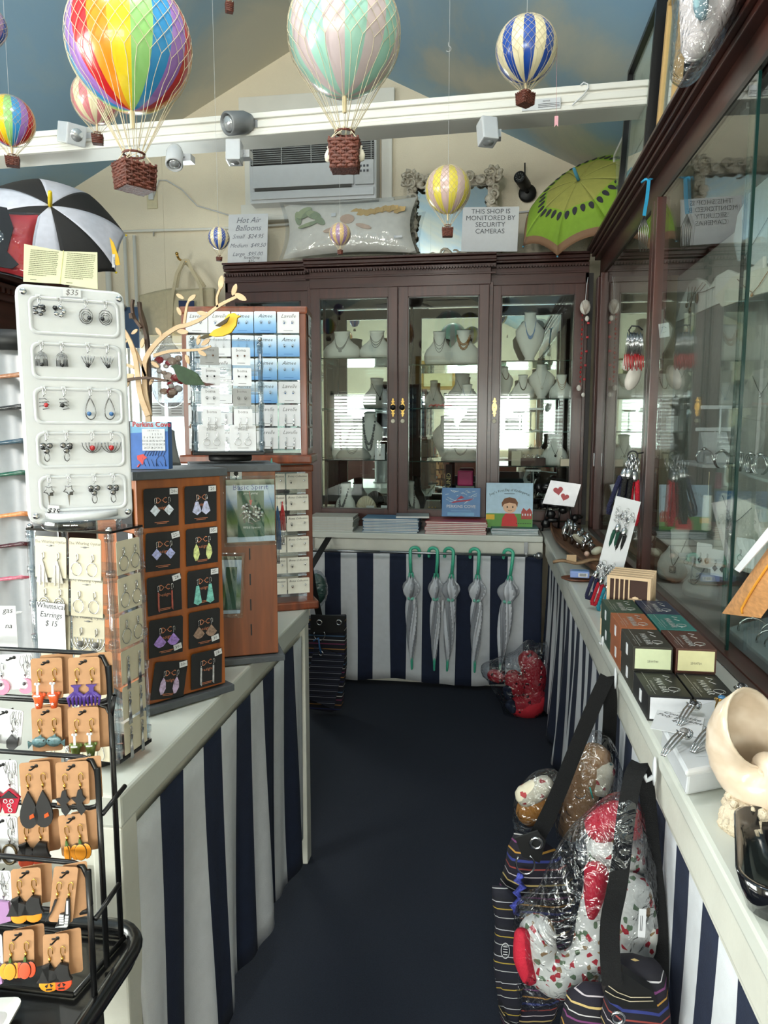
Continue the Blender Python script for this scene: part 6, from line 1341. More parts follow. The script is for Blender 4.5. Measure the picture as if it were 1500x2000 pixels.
def kdrop(g, st, x, z, s, f):
    """Charm under an ear hook at (x, z); material 0 gold wire, others by name order in MK (+1)."""
    def c(n): g.c = MK.index(n)+1
    g.c = 0; y = -.003
    g.tube([(x+.0035, y, z-.007), (x+.0035, y, z-.001), (x+.0015, y, z+.001), (x-.0008, y, z-.001), (x-.001, y, z-.006), (x+.0008, y, z-.011), (x+.0005, y, z-.017)], .00055, 4); g.tube([(x+.0005, y, z-.011), (x+.0005, y, z-.015)], .0013, 5)
    z = z-.018; D = .0028; Y = -.0035
    if st in ('drumo', 'drumg'):
        c('orange' if st == 'drumo' else 'olive'); g.lathe([(.0035, -.026), (.0058, -.012), (.0052, -.010), (.0025, -.008), (.0002, -.0075)], 12, Tr(x, Y-.002, z-.0)); g.ball((x-f*.0052, Y-.001, z-.011), .0026, 8); g.ball((x+f*.0052, Y-.001, z-.010), .0022, 8)
        c('white'); g.box((x, Y-.005, z-.004), (.0024, .0016, .012)); g.ball((x-.0017, Y-.005, z+.003), .0017, 6); g.ball((x+.0017, Y-.005, z+.003), .0017, 6); g.box((x, Y-.008, z-.010), (.007, .001, .0014)); g.prism([(x+(.0022 if i % 2 else .0009)*math.sin(i*PI/5+PI), z-.020+(.0022 if i % 2 else .0009)*math.cos(i*PI/5+PI)) for i in range(10)], .0008, y0=Y-.0078)
    elif st == 'octo':
        c('purple'); g.prism([(x-.006, z), (x+.006, z), (x+.004, z-.002), (x+.0026, z-.003), (x+.0026, z-.010), (x-.0026, z-.010), (x-.0026, z-.003), (x-.004, z-.002)], D, y0=Y)
        for k in (-1, -.5, 0, .5, 1): g.tube([(x+k*.002, Y, z-.009), (x+k*.009, Y-.001, z-.014), (x+k*.0075, Y-.001, z-.024)], [.0024, .002, .001], 6)
    elif st == 'fish':
        c('fishblue'); g.ball((x, Y, z-.008), (.0085, .0016, .0065), 12); g.prism([(x+f*.007, z-.009), (x+f*.0125, z-.006), (x+f*.012, z-.015)], .002, y0=Y); g.prism([(x-.003, z-.003), (x+.002, z+.001), (x+.003, z-.003)], .002, y0=Y); c('black'); g.ball((x-f*.005, Y-.002, z-.006), .0009, 5)
    elif st == 'teard':
        c('black'); P = [(x+.0125*math.sin(a)*(.5-.5*math.cos(a))**.55, z-.021+.021*math.cos(a)) for a in [2*PI*i/20 for i in range(20)]]; g.prism(P, D, y0=Y); g.c = MK.index('orange')+1; g.prism([(x+.001, z-.031), (x+.006, z-.029), (x+.005, z-.025), (x+.001, z-.027)], .001, y0=Y-.002)
    elif st == 'witch':
        c('black'); g.prism([(x-.002, z), (x+.002, z+.001), (x+.003, z-.006), (x+.006, z-.010), (x+.002, z-.014), (x+.006, z-.022), (x+.001, z-.028), (x-.003, z-.022), (x-.004, z-.014), (x-.009, z-.008), (x-.004, z-.008)], D, y0=Y); g.tube([(x-.009, Y, z-.016), (x+.010, Y, z-.021)], .001, 5)
    elif st in ('hato', 'hatp', 'hatr'):
        pc = {'hato': 'redpumpkin', 'hatp': 'pumpkin', 'hatr': 'redpumpkin' if f > 0 else 'pumpkin'}[st]; c(pc); rr = .0105 if st == 'hatr' else .0085; g.ball((x, Y, z-.021), (rr, .0014, rr*.85), 14); g.c = MK.index('black')+1
        if st == 'hatr': g.prism([(x-.004, z-.022), (x-.001, z-.020), (x-.002, z-.024)], .001, y0=Y-.0018); g.prism([(x+.004, z-.022), (x+.001, z-.020), (x+.002, z-.024)], .001, y0=Y-.0018); g.box((x, Y-.0018, z-.026), (.006, .001, .0012))
        g.prism([(x-.010, z-.015), (x-.006, z-.004), (x-f*.001, z+.0015), (x+f*.007, z-.001), (x+.007, z-.006), (x+.0085, z-.013), (x+.011, z-.017), (x, z-.0185), (x-.012, z-.0175)], D+.001, y0=Y-.001)
    elif st in ('pump', 'pumr', 'pummix'):
        pc = 'pumpkin' if st == 'pump' or (st == 'pummix' and f < 0) else 'redpumpkin'; w_ = .35 if (st == 'pump' and f < 0) else 1
        for q, k in (('black', 1.05), (pc, 1)):
            c(q)
            for dx, rx in ((-.0055, .0055), (.0055, .0055)): g.ball((x+dx*w_, Y-(0 if q == 'black' else .0007), z-.0115), (rx*k*w_, .0006, .0088*k), 14)
        for q, k, yy in (('black', 1.07, .0014), (pc, 1, .0021)): c(q); g.ball((x, Y-yy, z-.0115), (.0062*k*w_, .0006, .0092*k), 14)
        c('stem'); g.prism([(x-.0016, z-.003), (x+.0016, z-.003), (x+.0006, z+.003), (x-.0008, z+.003)], .003, y0=Y)
    elif st == 'bone':
        if f < 0: c('black'); g.prism([(x-.0016, z), (x+.001, z), (x-.003, z-.014), (x-.008, z-.024), (x-.009, z-.022), (x-.004, z-.012)], .002, y0=Y)
        else:
            c('black'); g.prism([(x-.0016, z+.002), (x+.0016, z+.002), (x+.004, z-.016), (x+.0045, z-.024), (x+.002, z-.030), (x-.010, z-.029), (x-.008, z-.025), (x-.0065, z-.015), (x-.002, z-.014)], .002, y0=Y)
            c('white'); g.prism([(x-.001, z+.0), (x+.0008, z+.0), (x+.0022, z-.014), (x-.0002, z-.014)], .001, y0=Y-.0015)
            for k in range(4): g.box((x-.0045+k*.0003, Y-.0015, z-.016-k*.0026), (.0045, .001, .0020)); g.box((x+.001, Y-.0015, z-.017-k*.003), (.0035, .001, .0024), )
            g.prism([(x-.0095, z-.0285), (x+.002, z-.0255), (x+.002, z-.028)], .001, y0=Y-.0015)
    elif st == 'moon': c('pink'); g.prism([(x+.009*math.cos(a), z-.009+.009*math.sin(a)) for a in [-2.6+4.4*i/12 for i in range(13)]]+[(x-.003+.0065*math.cos(a), z-.0065+.0065*math.sin(a)) for a in [1.4-3.6*i/10 for i in range(11)]], .002, y0=Y); c('silverwing'); g.ball((x-.001, Y-.001, z-.006), .0022, 6)
    elif st == 'wing': c('silverwing'); g.prism([(x, z), (x+.006, z-.006), (x+.009, z-.002), (x+.008, z-.014), (x+.003, z-.020), (x-.004, z-.016), (x-.005, z-.008)], .002, y0=Y)
    elif st == 'dice': c('redglit'); g.prism([(x, z), (x+.012, z-.010), (x+.006, z-.028), (x-.006, z-.028), (x-.012, z-.010)], D, y0=Y); c('black'); g.prism([(x, z-.002), (x+.010, z-.0105), (x-.010, z-.0105)], .001, y0=Y-.002); c('white'); [g.tube([(x+dx+.0022*math.cos(w*PI/4), Y-.002, z-dz+.0022*math.sin(w*PI/4)) for w in range(8)], .0005, 4, closed=True) for dx, dz in ((-.004, .014), (.003, .014), (0, .019), (.001, .024))]
    elif st == 'bring': c('bronze'); g.tube([(x+.008*math.cos(a), Y, z-.011+.011*math.sin(a)) for a in [2*PI*i/16 for i in range(16)]], .0016, 6, closed=True)
    elif st == 'lilac': c('lilac'); g.prism([(x-.006, z), (x+.006, z-.002), (x+.008, z-.022), (x-.006, z-.026)], D, y0=Y)
KS = 1.22
def kcard(px, py, wpx, hpx, yplane, st, label, roll=0, cm=None, back=True, f_only=None, deco=0, yaw=.28, ztop=.13, gap=.22):
    c = onY(px, py, yplane-.016); s_ = (yplane-.016)/FPX*1.02; w_, h_ = wpx*s_*1.03, hpx*s_*.97
    cm = cm or KRAFT; t = thing('earring_card', label, 'earring card', mtx=Tr(c) @ Rz(yaw) @ Rx(-.05) @ Ry(roll), group=None); k = .003
    g = M(); g.prism(rrect(w_, h_, .0035, 0, 0, 3), .0011); g.obj('card', cm, t)
    g = M(); g.ball((.002, -.0008, h_*.41), (.0026, .0004, .0026), 8); g.ball((-.003, -.0008, h_*.398), (.0026, .0004, .0014), 8); g.obj('punched_hole', BLACK, t)
    g = M(); g.tube([(.003, .014, h_*.415), (.002, -.002, h_*.41), (-.002, -.010, h_*.385), (-.004, -.011, h_*.40)], .0012, 5); o = g.obj('rack_hook', IRON, t)
    for sgn in (-1, 1):
        g = M(Tr(sgn*w_*gap, 0, h_*ztop) @ Matrix.Scale(KS, 4)); kdrop(g, st, 0, 0, 1, sgn); g.obj('earring', [GOLD if cm is KRAFT else SILVER]+[KM[q] for q in MK], t)
    if deco:
        g = M(); rnd = random.Random(deco)
        for k in range(9): x = w_*.5-rnd.uniform(.002, .016); z = h_/2-rnd.uniform(.001, .003); g.tube([(x, -.0008, z), (x+rnd.uniform(-.004, .003), -.0008, z-.008), (x+rnd.uniform(-.002, .003), -.0008, z-rnd.uniform(.012, .02))], .00025, 3)
        for k in range(6): a = rnd.uniform(0, 6); g.tube([(w_*.36+.002*math.cos(q+a), -.0008, h_*.2-k*.004+.002*math.sin(q+a)) for q in (0, 1, 2, 3, 4)], .0002, 3)
        g.obj('scroll_print', BEAD['grey'], t)
    return t
KR_ = [(92, 1325, 62, 92, 0, 'drumo', 'kraft card with orange skeleton-hand drum earrings, top row left'), (165, 1325, 62, 95, 0, 'octo', 'kraft card with purple octopus earrings, top row right'),
      (92, 1424, 60, 100, 0, 'fish', 'kraft card with shimmering blue fish earrings, second row'), (164, 1425, 62, 102, 0, 'drumg', 'kraft card with green drum earrings beside the fish pair'),
      (70, 1530, 62, 100, 1, 'teard', 'kraft card with big black teardrop earrings, third row'), (142, 1530, 66, 100, 1, 'witch', 'kraft card with black flying witch earrings, third row'),
      (66, 1632, 62, 98, 1, 'hato', 'kraft card with black witch hats and red band charms, fourth row'), (144, 1630, 56, 96, 1, 'pump', 'kraft card with plain orange pumpkin earrings, fourth row'),
      (52, 1735, 62, 96, 2, 'hatp', 'kraft card with witch hats over orange pumpkins, fifth row'), (124, 1747, 50, 132, 2, 'bone', 'tilted kraft card with a white skeleton hand earring, fifth row'),
      (37, 1858, 64, 104, 2, 'pummix', 'kraft card with one yellow and one red pumpkin, bottom row'), (110, 1868, 54, 110, 2, 'hatr', 'kraft card with hatted red jack-o-lantern earrings, bottom row')]
for i, (px, py, w_, h_, tr, st, lab) in enumerate(KR_):
    kcard(px, py, w_, h_, RY[tr], st, lab, {9: .13, 7: -.06, 10: .03, 4: -.02, 11: .02}.get(i, 0), gap=.24, ztop=.24)
    c = onY(px+(24 if i % 2 else 20), py-8, RY[tr]-.004); s_ = RY[tr]/FPX
    t = thing('blank_card', 'spare kraft card hanging on the hook behind the %s card' % ['orange drum', 'octopus', 'fish', 'green drum', 'black teardrop', 'flying witch', 'red-banded hat', 'plain pumpkin', 'orange pumpkin hat', 'skeleton hand', 'two pumpkins', 'jack-o-lantern'][i], 'earring card', mtx=Tr(c) @ Rz(.5)); g = M(); g.prism(rrect(w_*s_*1.05, h_*s_, .0035, 0, 0, 3), .0011); g.obj('card', KRAFT, t)
WR_ = [(28, 1312, 84, 80, 0, 'moon', 'white card with pink crescent moon earrings, top row far left'), (8, 1418, 80, 82, 0, 'wing', 'white card with dark angular pewter earrings, second row far left'), (6, 1528, 66, 104, 1, 'dice', 'white card with red and black diamond earrings, third row'),
      (5, 1640, 70, 112, 1, 'bring', 'white card with bronze oval ring earring, fourth row'), (-6, 1745, 68, 110, 2, 'lilac', 'white card with lilac charms, fifth row at photo edge'), (-22, 1868, 66, 112, 2, 'lilac', 'white card with mauve charm at the lower left edge')]
for i, (px, py, w_, h_, tr, st, lab) in enumerate(WR_): kcard(px, py, w_, h_, RY[tr], st, lab, {0: -.06, 1: .12}.get(i, -.02), cm=PAPER, deco=i+1, gap=.3 if i == 0 else .26, ztop=.26, yaw=.1)
t = thing('price_sign', 'handwritten white sign cut off at left edge above the moon card', 'sign', mtx=Tr(onY(4, 1225, .96)) @ Rz(.15)); g = M(); g.box((0, 0, 0), (.045, .0008, .066)); g.obj('sheet', PAPER, t); text('gas\n\nna', .012, m=INK, parent=t, loc=(.010, -.0007, .014), shear=.25)
c = onZ(16, 1985, .802); t = thing('dish', 'corner of a white enamel dish on the black table, bottom left', 'dish', (c.x-.06, c.y-.055, .797), .2)
g = M(); P = rrect(.16, .13, .012, 0, 0, 4); Pi = rrect(.135, .105, .01, 0, 0, 4); n_ = len(P)
g.add([(x, y, .012) for x, y in P]+[(x, y, .003) for x, y in Pi]+[(x, y, 0) for x, y in Pi]+[(x, y, .009) for x, y in P], [(i, (i+1) % n_, (i+1) % n_+n_, i+n_) for i in range(n_)]+[tuple(range(n_, 2*n_)), tuple(range(2*n_, 3*n_))[::-1]]+[(i+3*n_, (i+1) % n_+3*n_, (i+1) % n_, i) for i in range(n_)]+[(i+2*n_, (i+1) % n_+2*n_, (i+1) % n_+3*n_, i+3*n_) for i in range(n_)]); g.obj('bowl', mat('white_enamel', (186, 186, 182), .15, coat=.5), t)
# ================================================================ READING GLASSES COLUMN
CXg, CYg, Rg = -1.165, 1.66, .075
t = thing('glasses_stand', 'grey metal column of pegs for reading glasses at left edge', 'display stand', (CXg, CYg, TZ))
g = M(); g.lathe([(Rg+.02, 0), (Rg+.02, .012), (Rg, .014), (Rg, .84), (Rg-.01, .846), (.02, .848), (.001, .849)], 40); g.obj('column', mat('grey_metal', (142, 142, 142), .35, .3), t)
g = M(); g.lathe([(Rg+.006, .80), (Rg+.006, .848)], 40); g.obj('black_band', BLACK, t)
gl = [(735, 'tortoise and teal', (160, 110, 80), (40, 110, 104)), (796, 'black marbled and pink', (40, 40, 42), (120, 60, 84)), (862, 'slate blue and yellow', (52, 76, 92), (60, 90, 110)), (923, 'green marbled', (30, 84, 66), (24, 100, 76)), (1002, 'orange', (214, 138, 84), (200, 170, 140)), (1060, 'dark red', (66, 22, 32), (58, 20, 30)), (1123, 'pink and yellow', (184, 96, 116), (196, 176, 80)), (1190, 'clear', (190, 192, 194), (190, 192, 194)), (680, 'hidden', None, None)]
for i, (py, nm, c1, c2) in enumerate(gl[:8]):
    p = onY(66, py, CYg-.035); m1 = mat('frame_'+nm.split()[0]+str(i), c1, .2, coat=.5, var=.25, vs=120); m2 = mat('front_'+nm.split()[0]+str(i), c2, .2, coat=.5)
    t = thing('reading_glasses', nm+' reading glasses folded on the grey column, pair '+['at the top', 'second from top', 'third from top', 'fourth from top', 'fifth from top', 'with green sticker', 'above the clear pair', 'lowest in view'][i], 'glasses', (p.x, p.y-.02, p.z))
    g = M(); g.tube([(-.15, -.05, -.014+.004*(i % 3)), (-.06, -.025, -.004), (-.012, -.012, .002), (.004, .0, .0)], [.004, .005, .0062, .007], 6); g.obj('temple', m1, t)
    g = M(); g.tube([(-.12, .0, -.02), (-.02, .012, .004), (.004, .014, .004)], .004, 6); g.obj('temple', m1, t)
    for s_ in (0, 1):
        g = M(); cy_ = .02+.036+s_*.05-.03; g.tube([(.010+.002*math.cos(a)-.004, cy_+.022*math.cos(a), -.016+.018*math.sin(a)) for a in [2*PI*k/16 for k in range(16)]], .0026, 6, closed=True); g.obj('rim', m2, t)
        g = M(); g.ball((.008, cy_, -.016), (.0008, .021, .017), 12); g.obj('lens', GLASS, t)
    if i == 5: g = M(); g.lathe([(.006, 0), (.006, .0006)], 14, Tr(.004, .004, -.012) @ Ry(PI/2) @ Rz(0)); g.obj('round_sticker', mat('sticker_green', (40, 120, 70), .5), t)
for i, py in enumerate((738, 800, 872, 926, 988, 1110, 1168, 1230)):
    p = onY(62, py+2, CYg-.03); st_ = [o for o in C.objects if o.name.startswith('glasses_stand')][0]; g = M(); g.tube([(p.x-CXg-.03, -.03, p.z-TZ), (p.x-CXg+.006, -.034, p.z-TZ)], .0035, 8); g.obj('peg', PLASTIC, st_)
# ================================================================ LEFT DARK CABINET AND WHAT STANDS ON IT
CX1 = -1.93
t = thing('display_cabinet', 'mahogany cabinet with dentil cornice and arched door glass, far left', 'cabinet', (0, 0, 0))
b = M(); b.box((CX1-.2, 2.35, 1.05), (.4, 1.9, 2.1)); b.obj('carcass', MAHOGY, t, bev=.003)
b = M()
for z, h, o_ in ((2.06, .03, .02), (2.10, .02, .035), (2.13, .02, .055), (2.155, .025, .075)): b.box((CX1-.2, 2.35, z), (.4+2*o_, 1.9+2*o_, h))
b.obj('cornice', MAHOGY, t, bev=.003)
b = M()
for i in range(60): b.box((CX1+.028, 1.42+i*.0315, 2.082), (.014, .017, .02))
b.obj('dentil_moulding', MAHOGY, t)
b = M(); P = [(-.16, 0), (.16, 0), (.16, .36), (.13, .42), (.07, .44), (.04, .48), (-.04, .48), (-.07, .44), (-.13, .42), (-.16, .36)]
for k in range(4):
    T = Tr(CX1+.004, 1.66+k*.46, 1.46) @ Rz(PI/2); b.prism(P, .008, T)
b.obj('door_glass', mat('antique_glass', (150, 146, 132), .1, .5), t)
b = M()
for k in range(4): b.tube([(CX1+.01, 1.66+k*.46+x, 1.46+z) for x, z in P], .009, 6, closed=True)
b.obj('arched_bead', MAHOGY, t)
p = onX(0, 512, -1.90)
t = thing('pillow', 'red and black patterned square pillow in plastic on the left cabinet', 'pillow', mtx=frame(onY(-4, 472, 2.45), (1, .5, -.1), (.0, .2, 1)))
g = M(); pillow(g, .25, .25, .09); g.obj('cushion', mat('pillow_red', (190, 50, 58), .7), t)
g = M(); g.prism([(-.12, .02), (-.09, -.02), (-.03, -.05), (0, -.02), (.0, .07), (-.02, .11), (.03, .11), (.055, .04), (.04, -.05), (.08, -.09), (.06, -.11), (-.11, -.11)], .004, y0=-.047); g.prism([(-.12, .11), (-.09, .11), (-.08, .04), (-.11, .0), (-.14, .04)], .003, y0=-.048); g.obj('black_print', mat('print_black', (20, 24, 32), .7), t)
g = M(); pillow(g, .27, .27, .10, puff=3.2); g.obj('plastic_wrap', FILM2, t)
# ================================================================ BACK LEFT WALL: TOTE, STRIP, SHELL BAG
TB = mat('natural_canvas', (206, 192, 160), .85, bump=.25, bs=300); yb = 4.72
t = thing('tote_bag', 'natural canvas tote bag with small navy emblem hanging on brass wall hook', 'tote bag', (0, 0, 0))
def P2(l, y=yb): return [((onY(px, py, y).x), (onY(px, py, y).z)) for px, py in l]
g = M(); L0 = [onY(*q, yb) for q in ((273, 576), (276, 655), (340, 652))]
tl, tr_, br, bl = onY(272, 577, yb), onY(418, 562, yb), onY(420, 654, yb), onY(277, 655, yb)
def tf(u, v): a = tl.lerp(tr_, u); c = bl.lerp(br, u); p = a.lerp(c, v); sag = .05*math.sin(PI*u)*(1-v)*(1 if u < .5 else .3); return (p.x, yb-.03*math.sin(PI*u)*math.sin(PI*min(1, v*1.2))-.012*math.sin(u*11+v*3)*v, p.z+sag*.5)
g.grid(tf, 30, 16); g.obj('front_panel', TB, t, solid=.004)
g = M(); g.grid(lambda u, v: (lambda q: (q[0], yb+.03, q[2]))(tf(u, v)), 10, 6); g.obj('back_panel', TB, t, solid=.004)
g = M(); P = [onY(px, py, yb-.035) for px, py in ((333, 660), (336, 580), (345, 535), (358, 508), (366, 508), (376, 530), (392, 560), (395, 600))]; g.tube(P, .01, 4, flat=(.022, .004, (1, 0, 0))); P = [onY(px, py, yb+.02) for px, py in ((345, 562), (350, 530), (360, 512), (370, 520), (400, 560))]; g.tube(P, .01, 4, flat=(.022, .004, (1, 0, 0))); g.obj('strap', TB, t)
e0, e1 = onY(349, 587, yb-.04), onY(380, 608, yb-.04); g = M(); g.prism([(e0.x, e0.z), (e1.x, e0.z-.005), (e1.x, e1.z+.03), ((e0.x+e1.x)/2, e1.z), (e0.x, e1.z+.03)], .002, y0=yb-.042); g.obj('emblem', mat('emblem_navy', (34, 50, 92), .7), t)
p = onY(359, 510, YB-.02); t = thing('wall_hook', 'brass hook on the wall carrying the canvas tote bag', 'hook', p); g = M(); g.tube([(0, .018, 0), (0, -.06, -.005), (0, -.09, .0), (0, -.11, .02)], .008, 8); g.ball((0, -.11, .024), .012, 10); g.obj('hook', BRASS, t)
g = M(); g.lathe([(.02, 0), (.018, .006), (.001, .008)], 16, Tr(0, .018, 0) @ Rx(PI/2)); g.obj('backplate', BRASS, t)
p = onY(258, 640, 4.6); t = thing('blue_banner', 'narrow slate blue hanging strip with round clip left of tote bag', 'banner', p); g = M(); g.box((0, 0, 0), (.095, .006, .27)); g.obj('strip', mat('slate_blue_cloth', (62, 88, 120), .7), t); g = M(); g.ball((-.05, -.01, .13), .024, 12); g.obj('clip', SILVER, t)
g = M(); g.tube([(0, 0, .135), (0, .24, .2)], .002, 5); g.obj('line', STEEL, t)
t = thing('shell_bag', 'clear plastic bag of red and pale shells hanging before the bright window', 'bag', onY(330, 730, 3.6)); rnd = random.Random(6)
for k in range(26):
    g = M(); s_ = rnd.uniform(.016, .034); x, z = rnd.uniform(-.075, .075), rnd.uniform(-.14, .10); g.ball((x*(1-abs(z)*2), rnd.uniform(-.04, .04), z), (s_, s_*.6, s_*.75), 7, Ry(rnd.uniform(-1, 1)) if 0 else None); g.obj('shell', RED if k % 4 == 0 else mat('pale_shell_%d' % (k % 3), [(216, 190, 166), (226, 216, 204), (196, 164, 138)][k % 3], .4), t)
g = M(); g.lathe([(.02, -.18), (.08, -.15), (.105, -.05), (.10, .06), (.05, .14), (.015, .17), (.03, .20)], 20); g.obj('plastic_bag', FILM, t, sub=1)
g = M(); g.tube([(0, 0, .17), (0, 0, ceil_z(t.location.x)-t.location.z)], .0008, 3); g.obj('hanging_thread', CORD, t)
for i, px in enumerate((305, 345)):
    t = thing('window_notice', 'small printed notice taped low on the back window, '+('nearer the tree trunk' if i == 0 else 'nearer the acrylic spinner'), 'notice', onY(px, 800, YB+.02)); g = M(); g.box((0, 0, 0), (.13, .001, .10)); g.obj('sheet', PAPER, t); g = M()
    for k in range(4): g.box((0, -.001, .03-.02*k), (.08, .0005, .006))
    g.obj('lettering', BEAD['grey'], t)
# striped tote hanging at left end of back counter, and red plastic bag of pillows at right
STR = ramp_mat('woven_stripes', [(0, (22, 20, 32)), (.10, (190, 182, 176)), (.13, (24, 22, 34)), (.26, (36, 42, 84)), (.30, (24, 22, 30)), (.42, (172, 120, 60)), (.45, (26, 24, 36)), (.60, (120, 50, 84)), (.64, (24, 22, 32)), (.74, (200, 196, 190)), (.765, (22, 22, 30)), (.88, (60, 90, 120)), (.92, (20, 20, 30))], axis=2, scale=6.5, rough=.85, bump=.2)
def px_sheet(name, pts, y, m, parent, t_=.02, bulge=.0):
    g = M(); P = [onY(px, py, y) for px, py in pts]; g.prism([(p.x, p.z) for p in P], t_, y0=y); return g.obj(name, m, parent, bev=min(.006, t_*.3))
yt = 3.62; t = thing('tote_bag', 'dark woven striped tote with steel rings hanging beyond left table end', 'tote bag', (0, 0, 0))
px_sheet('body', [(590, 1205), (675, 1202), (676, 1300), (668, 1382), (648, 1388), (600, 1380), (588, 1300)], yt, STR, t, .06); px_sheet('flap', [(607, 1200), (674, 1203), (672, 1235), (606, 1238)], yt-.036, BLACK, t, .004)
px_sheet('hanging_pouch', [(614, 1262), (674, 1282), (652, 1385), (594, 1362)], yt-.05, ramp_mat('pouch_stripes', [(0, (24, 24, 38)), (.5, (150, 150, 160)), (.56, (26, 26, 40)), (.8, (60, 64, 90)), (.85, (24, 24, 36))], axis=2, scale=30, rough=.85), t, .012)
for px, py, r in ((624, 1216, .016), (662, 1216, .016), (627, 1276, .014)): p = onY(px, py, yt-.06); g = M(); g.tube([(p.x+r*.8*math.cos(a), p.y, p.z+r*.8*math.sin(a)) for a in [2*PI*k/14 for k in range(14)]], r*.3, 6, closed=True); g.obj('eyelet', SILVER, t)
p = onY(624, 1240, yt-.06); g = M(); g.tube([(p.x+.03*math.cos(a), p.y, p.z+.03*math.sin(a)) for a in [-3.6+4.2*k/14 for k in range(15)]], .003, 6); g.obj('ring', SILVER, t)
g = M(); g.tube([onY(x, y_, yt-.065) for x, y_ in ((612, 1252), (622, 1246), (624, 1262), (627, 1276))], .005, 6); g.obj('blue_cord', BEAD['blue'], t)
g = M(); a = [onY(x, y_, yt-.02) for x, y_ in ((606, 1075), (606, 1110), (612, 1150), (624, 1205))]; a[0].y = RODY; g.tube(a, .01, 4, flat=(.035, .005, (1, 0, 0))); g.obj('strap', STRAP, t)
t = thing('pink_card', 'pink paper card sticking out beside the dark woven tote', 'card', onY(601, 1316, yt+.03)); g = M(); g.box((0, 0, 0), (.07, .003, .115), Ry(.05)); g.obj('card', mat('pink_paper', (206, 90, 130), .7), t)
t = thing('green_parcel', 'crumpled green plastic-wrapped parcel behind the mahogany rack', 'parcel', onY(618, 1150, 3.86)); g = M(); g.ball((0, 0, 0), (.06, .04, .09), 14); g.obj('parcel', mat('parcel_green', (40, 84, 74), .5), t); g = M(); g.ball((0, 0, 0), (.068, .045, .11), 14); g.obj('plastic_wrap', FILM, t)
# ================================================================ RIGHT COUNTER
def box_soap(label, x0, y0, z0, col, face, ht=.057, w_=.091, d_=.153, txt=True, code=None, grp=None):
    t = thing('soap_box', label, 'box', (x0+w_/2, y0+d_/2, z0+.0005), 0, grp); m = mat('soap_'+col, SOAPC[col], .45)
    g = M(); g.box((0, 0, ht/2), (w_-.003, d_-.003, ht-.001), b=.0012); g.obj('carton', m, t)
    if face: g = M(); g.box((.0, -d_/2+.001, ht/2), (w_-.012, .0015, ht-.010)); o = g.obj('end_label', mat('label_'+face, {'cream': (222, 216, 168), 'white': (226, 226, 232), 'green': (210, 218, 180)}[face], .5), t)
    if face and code: text(code, .007, m=INK, parent=o, loc=(0, -d_/2-.0002, ht*.4), res=1)
    g = M(); g.box((-w_/2+.001, .01-d_*.1, ht*.52), (.0015, .018, .026)); g.obj('barcode_sticker', PAPER, t)
    if txt:
        ti = mat('silver_ink', (176, 176, 172), .4); zt_ = ht+.0004
        text('MAN BAR', .021, m=ti, parent=t, loc=(-.004, -.012, zt_), face='+Z', rot=(0, 0, -PI/2), res=1, bold=.02); text('EXFOLIATING SOAP', .0068, m=ti, parent=t, loc=(-.021, -.015, zt_), face='+Z', rot=(0, 0, -PI/2), res=1); text('NET WT 10 OZ', .0055, m=ti, parent=t, loc=(-.034, -.035, zt_), face='+Z', rot=(0, 0, -PI/2), res=1)
        g = M(); g.box((-.028, 0, zt_), (.0006, d_*.9, .0003)); g.tube([(.018+.012*math.cos(a), -.035+.012*math.sin(a), zt_) for a in [2*PI*k/14 for k in range(14)]], .0007, 3, closed=True); g.tube([(.024, .01, zt_), (.014, .025, zt_), (.026, .04, zt_), (.014, .05, zt_)], .0009, 3)
        g.tube([(.012, -.055, zt_), (.022, -.045, zt_), (.03, -.03, zt_)], .0007, 3); g.obj('crest_print', ti, t)
    return t
SOAPC = dict(black=(26, 26, 27), olive=(48, 46, 38), brown=(76, 44, 34), orange=(156, 86, 48), teal=(44, 108, 102), green=(30, 62, 48), navy=(34, 44, 66))
SX0 = .345; SX1 = SX0+.0925; H1 = .0585
rowsL = [(1.505, 'black', 'black', 'white'), (1.660, 'olive', 'brown', None), (1.815, 'orange', 'orange', None), (1.970, 'green', 'green', None)]
for i, (y, a, b_, f) in enumerate(rowsL):
    for k, (x, c_) in enumerate(((SX0, a), (SX1, b_))): box_soap('%s soap box in the lower layer, %s row, %s' % (c_, ['front', 'second', 'third', 'back'][i], 'by the counter edge' if k == 0 else 'by the glass'), x, y, BZ, c_, f, txt=(i == 0))
rowsU = [(1.655, 'olive', 'brown', 'cream', ('2509740', '2503720')), (1.812, 'orange', 'teal', None, (None, None)), (1.968, 'green', 'navy', None, (None, None))]
for i, (y, a, b_, f, cd_) in enumerate(rowsU):
    for k, (x, c_) in enumerate(((SX0-.003, a), (SX1-.001, b_))): box_soap('%s soap box in the upper layer, %s row, %s' % (c_, ['front', 'middle', 'back'][i], 'by the counter edge' if k == 0 else 'by the glass'), x, y, BZ+H1, c_, ('green' if k == 0 else f) if f else None, code=cd_[k])
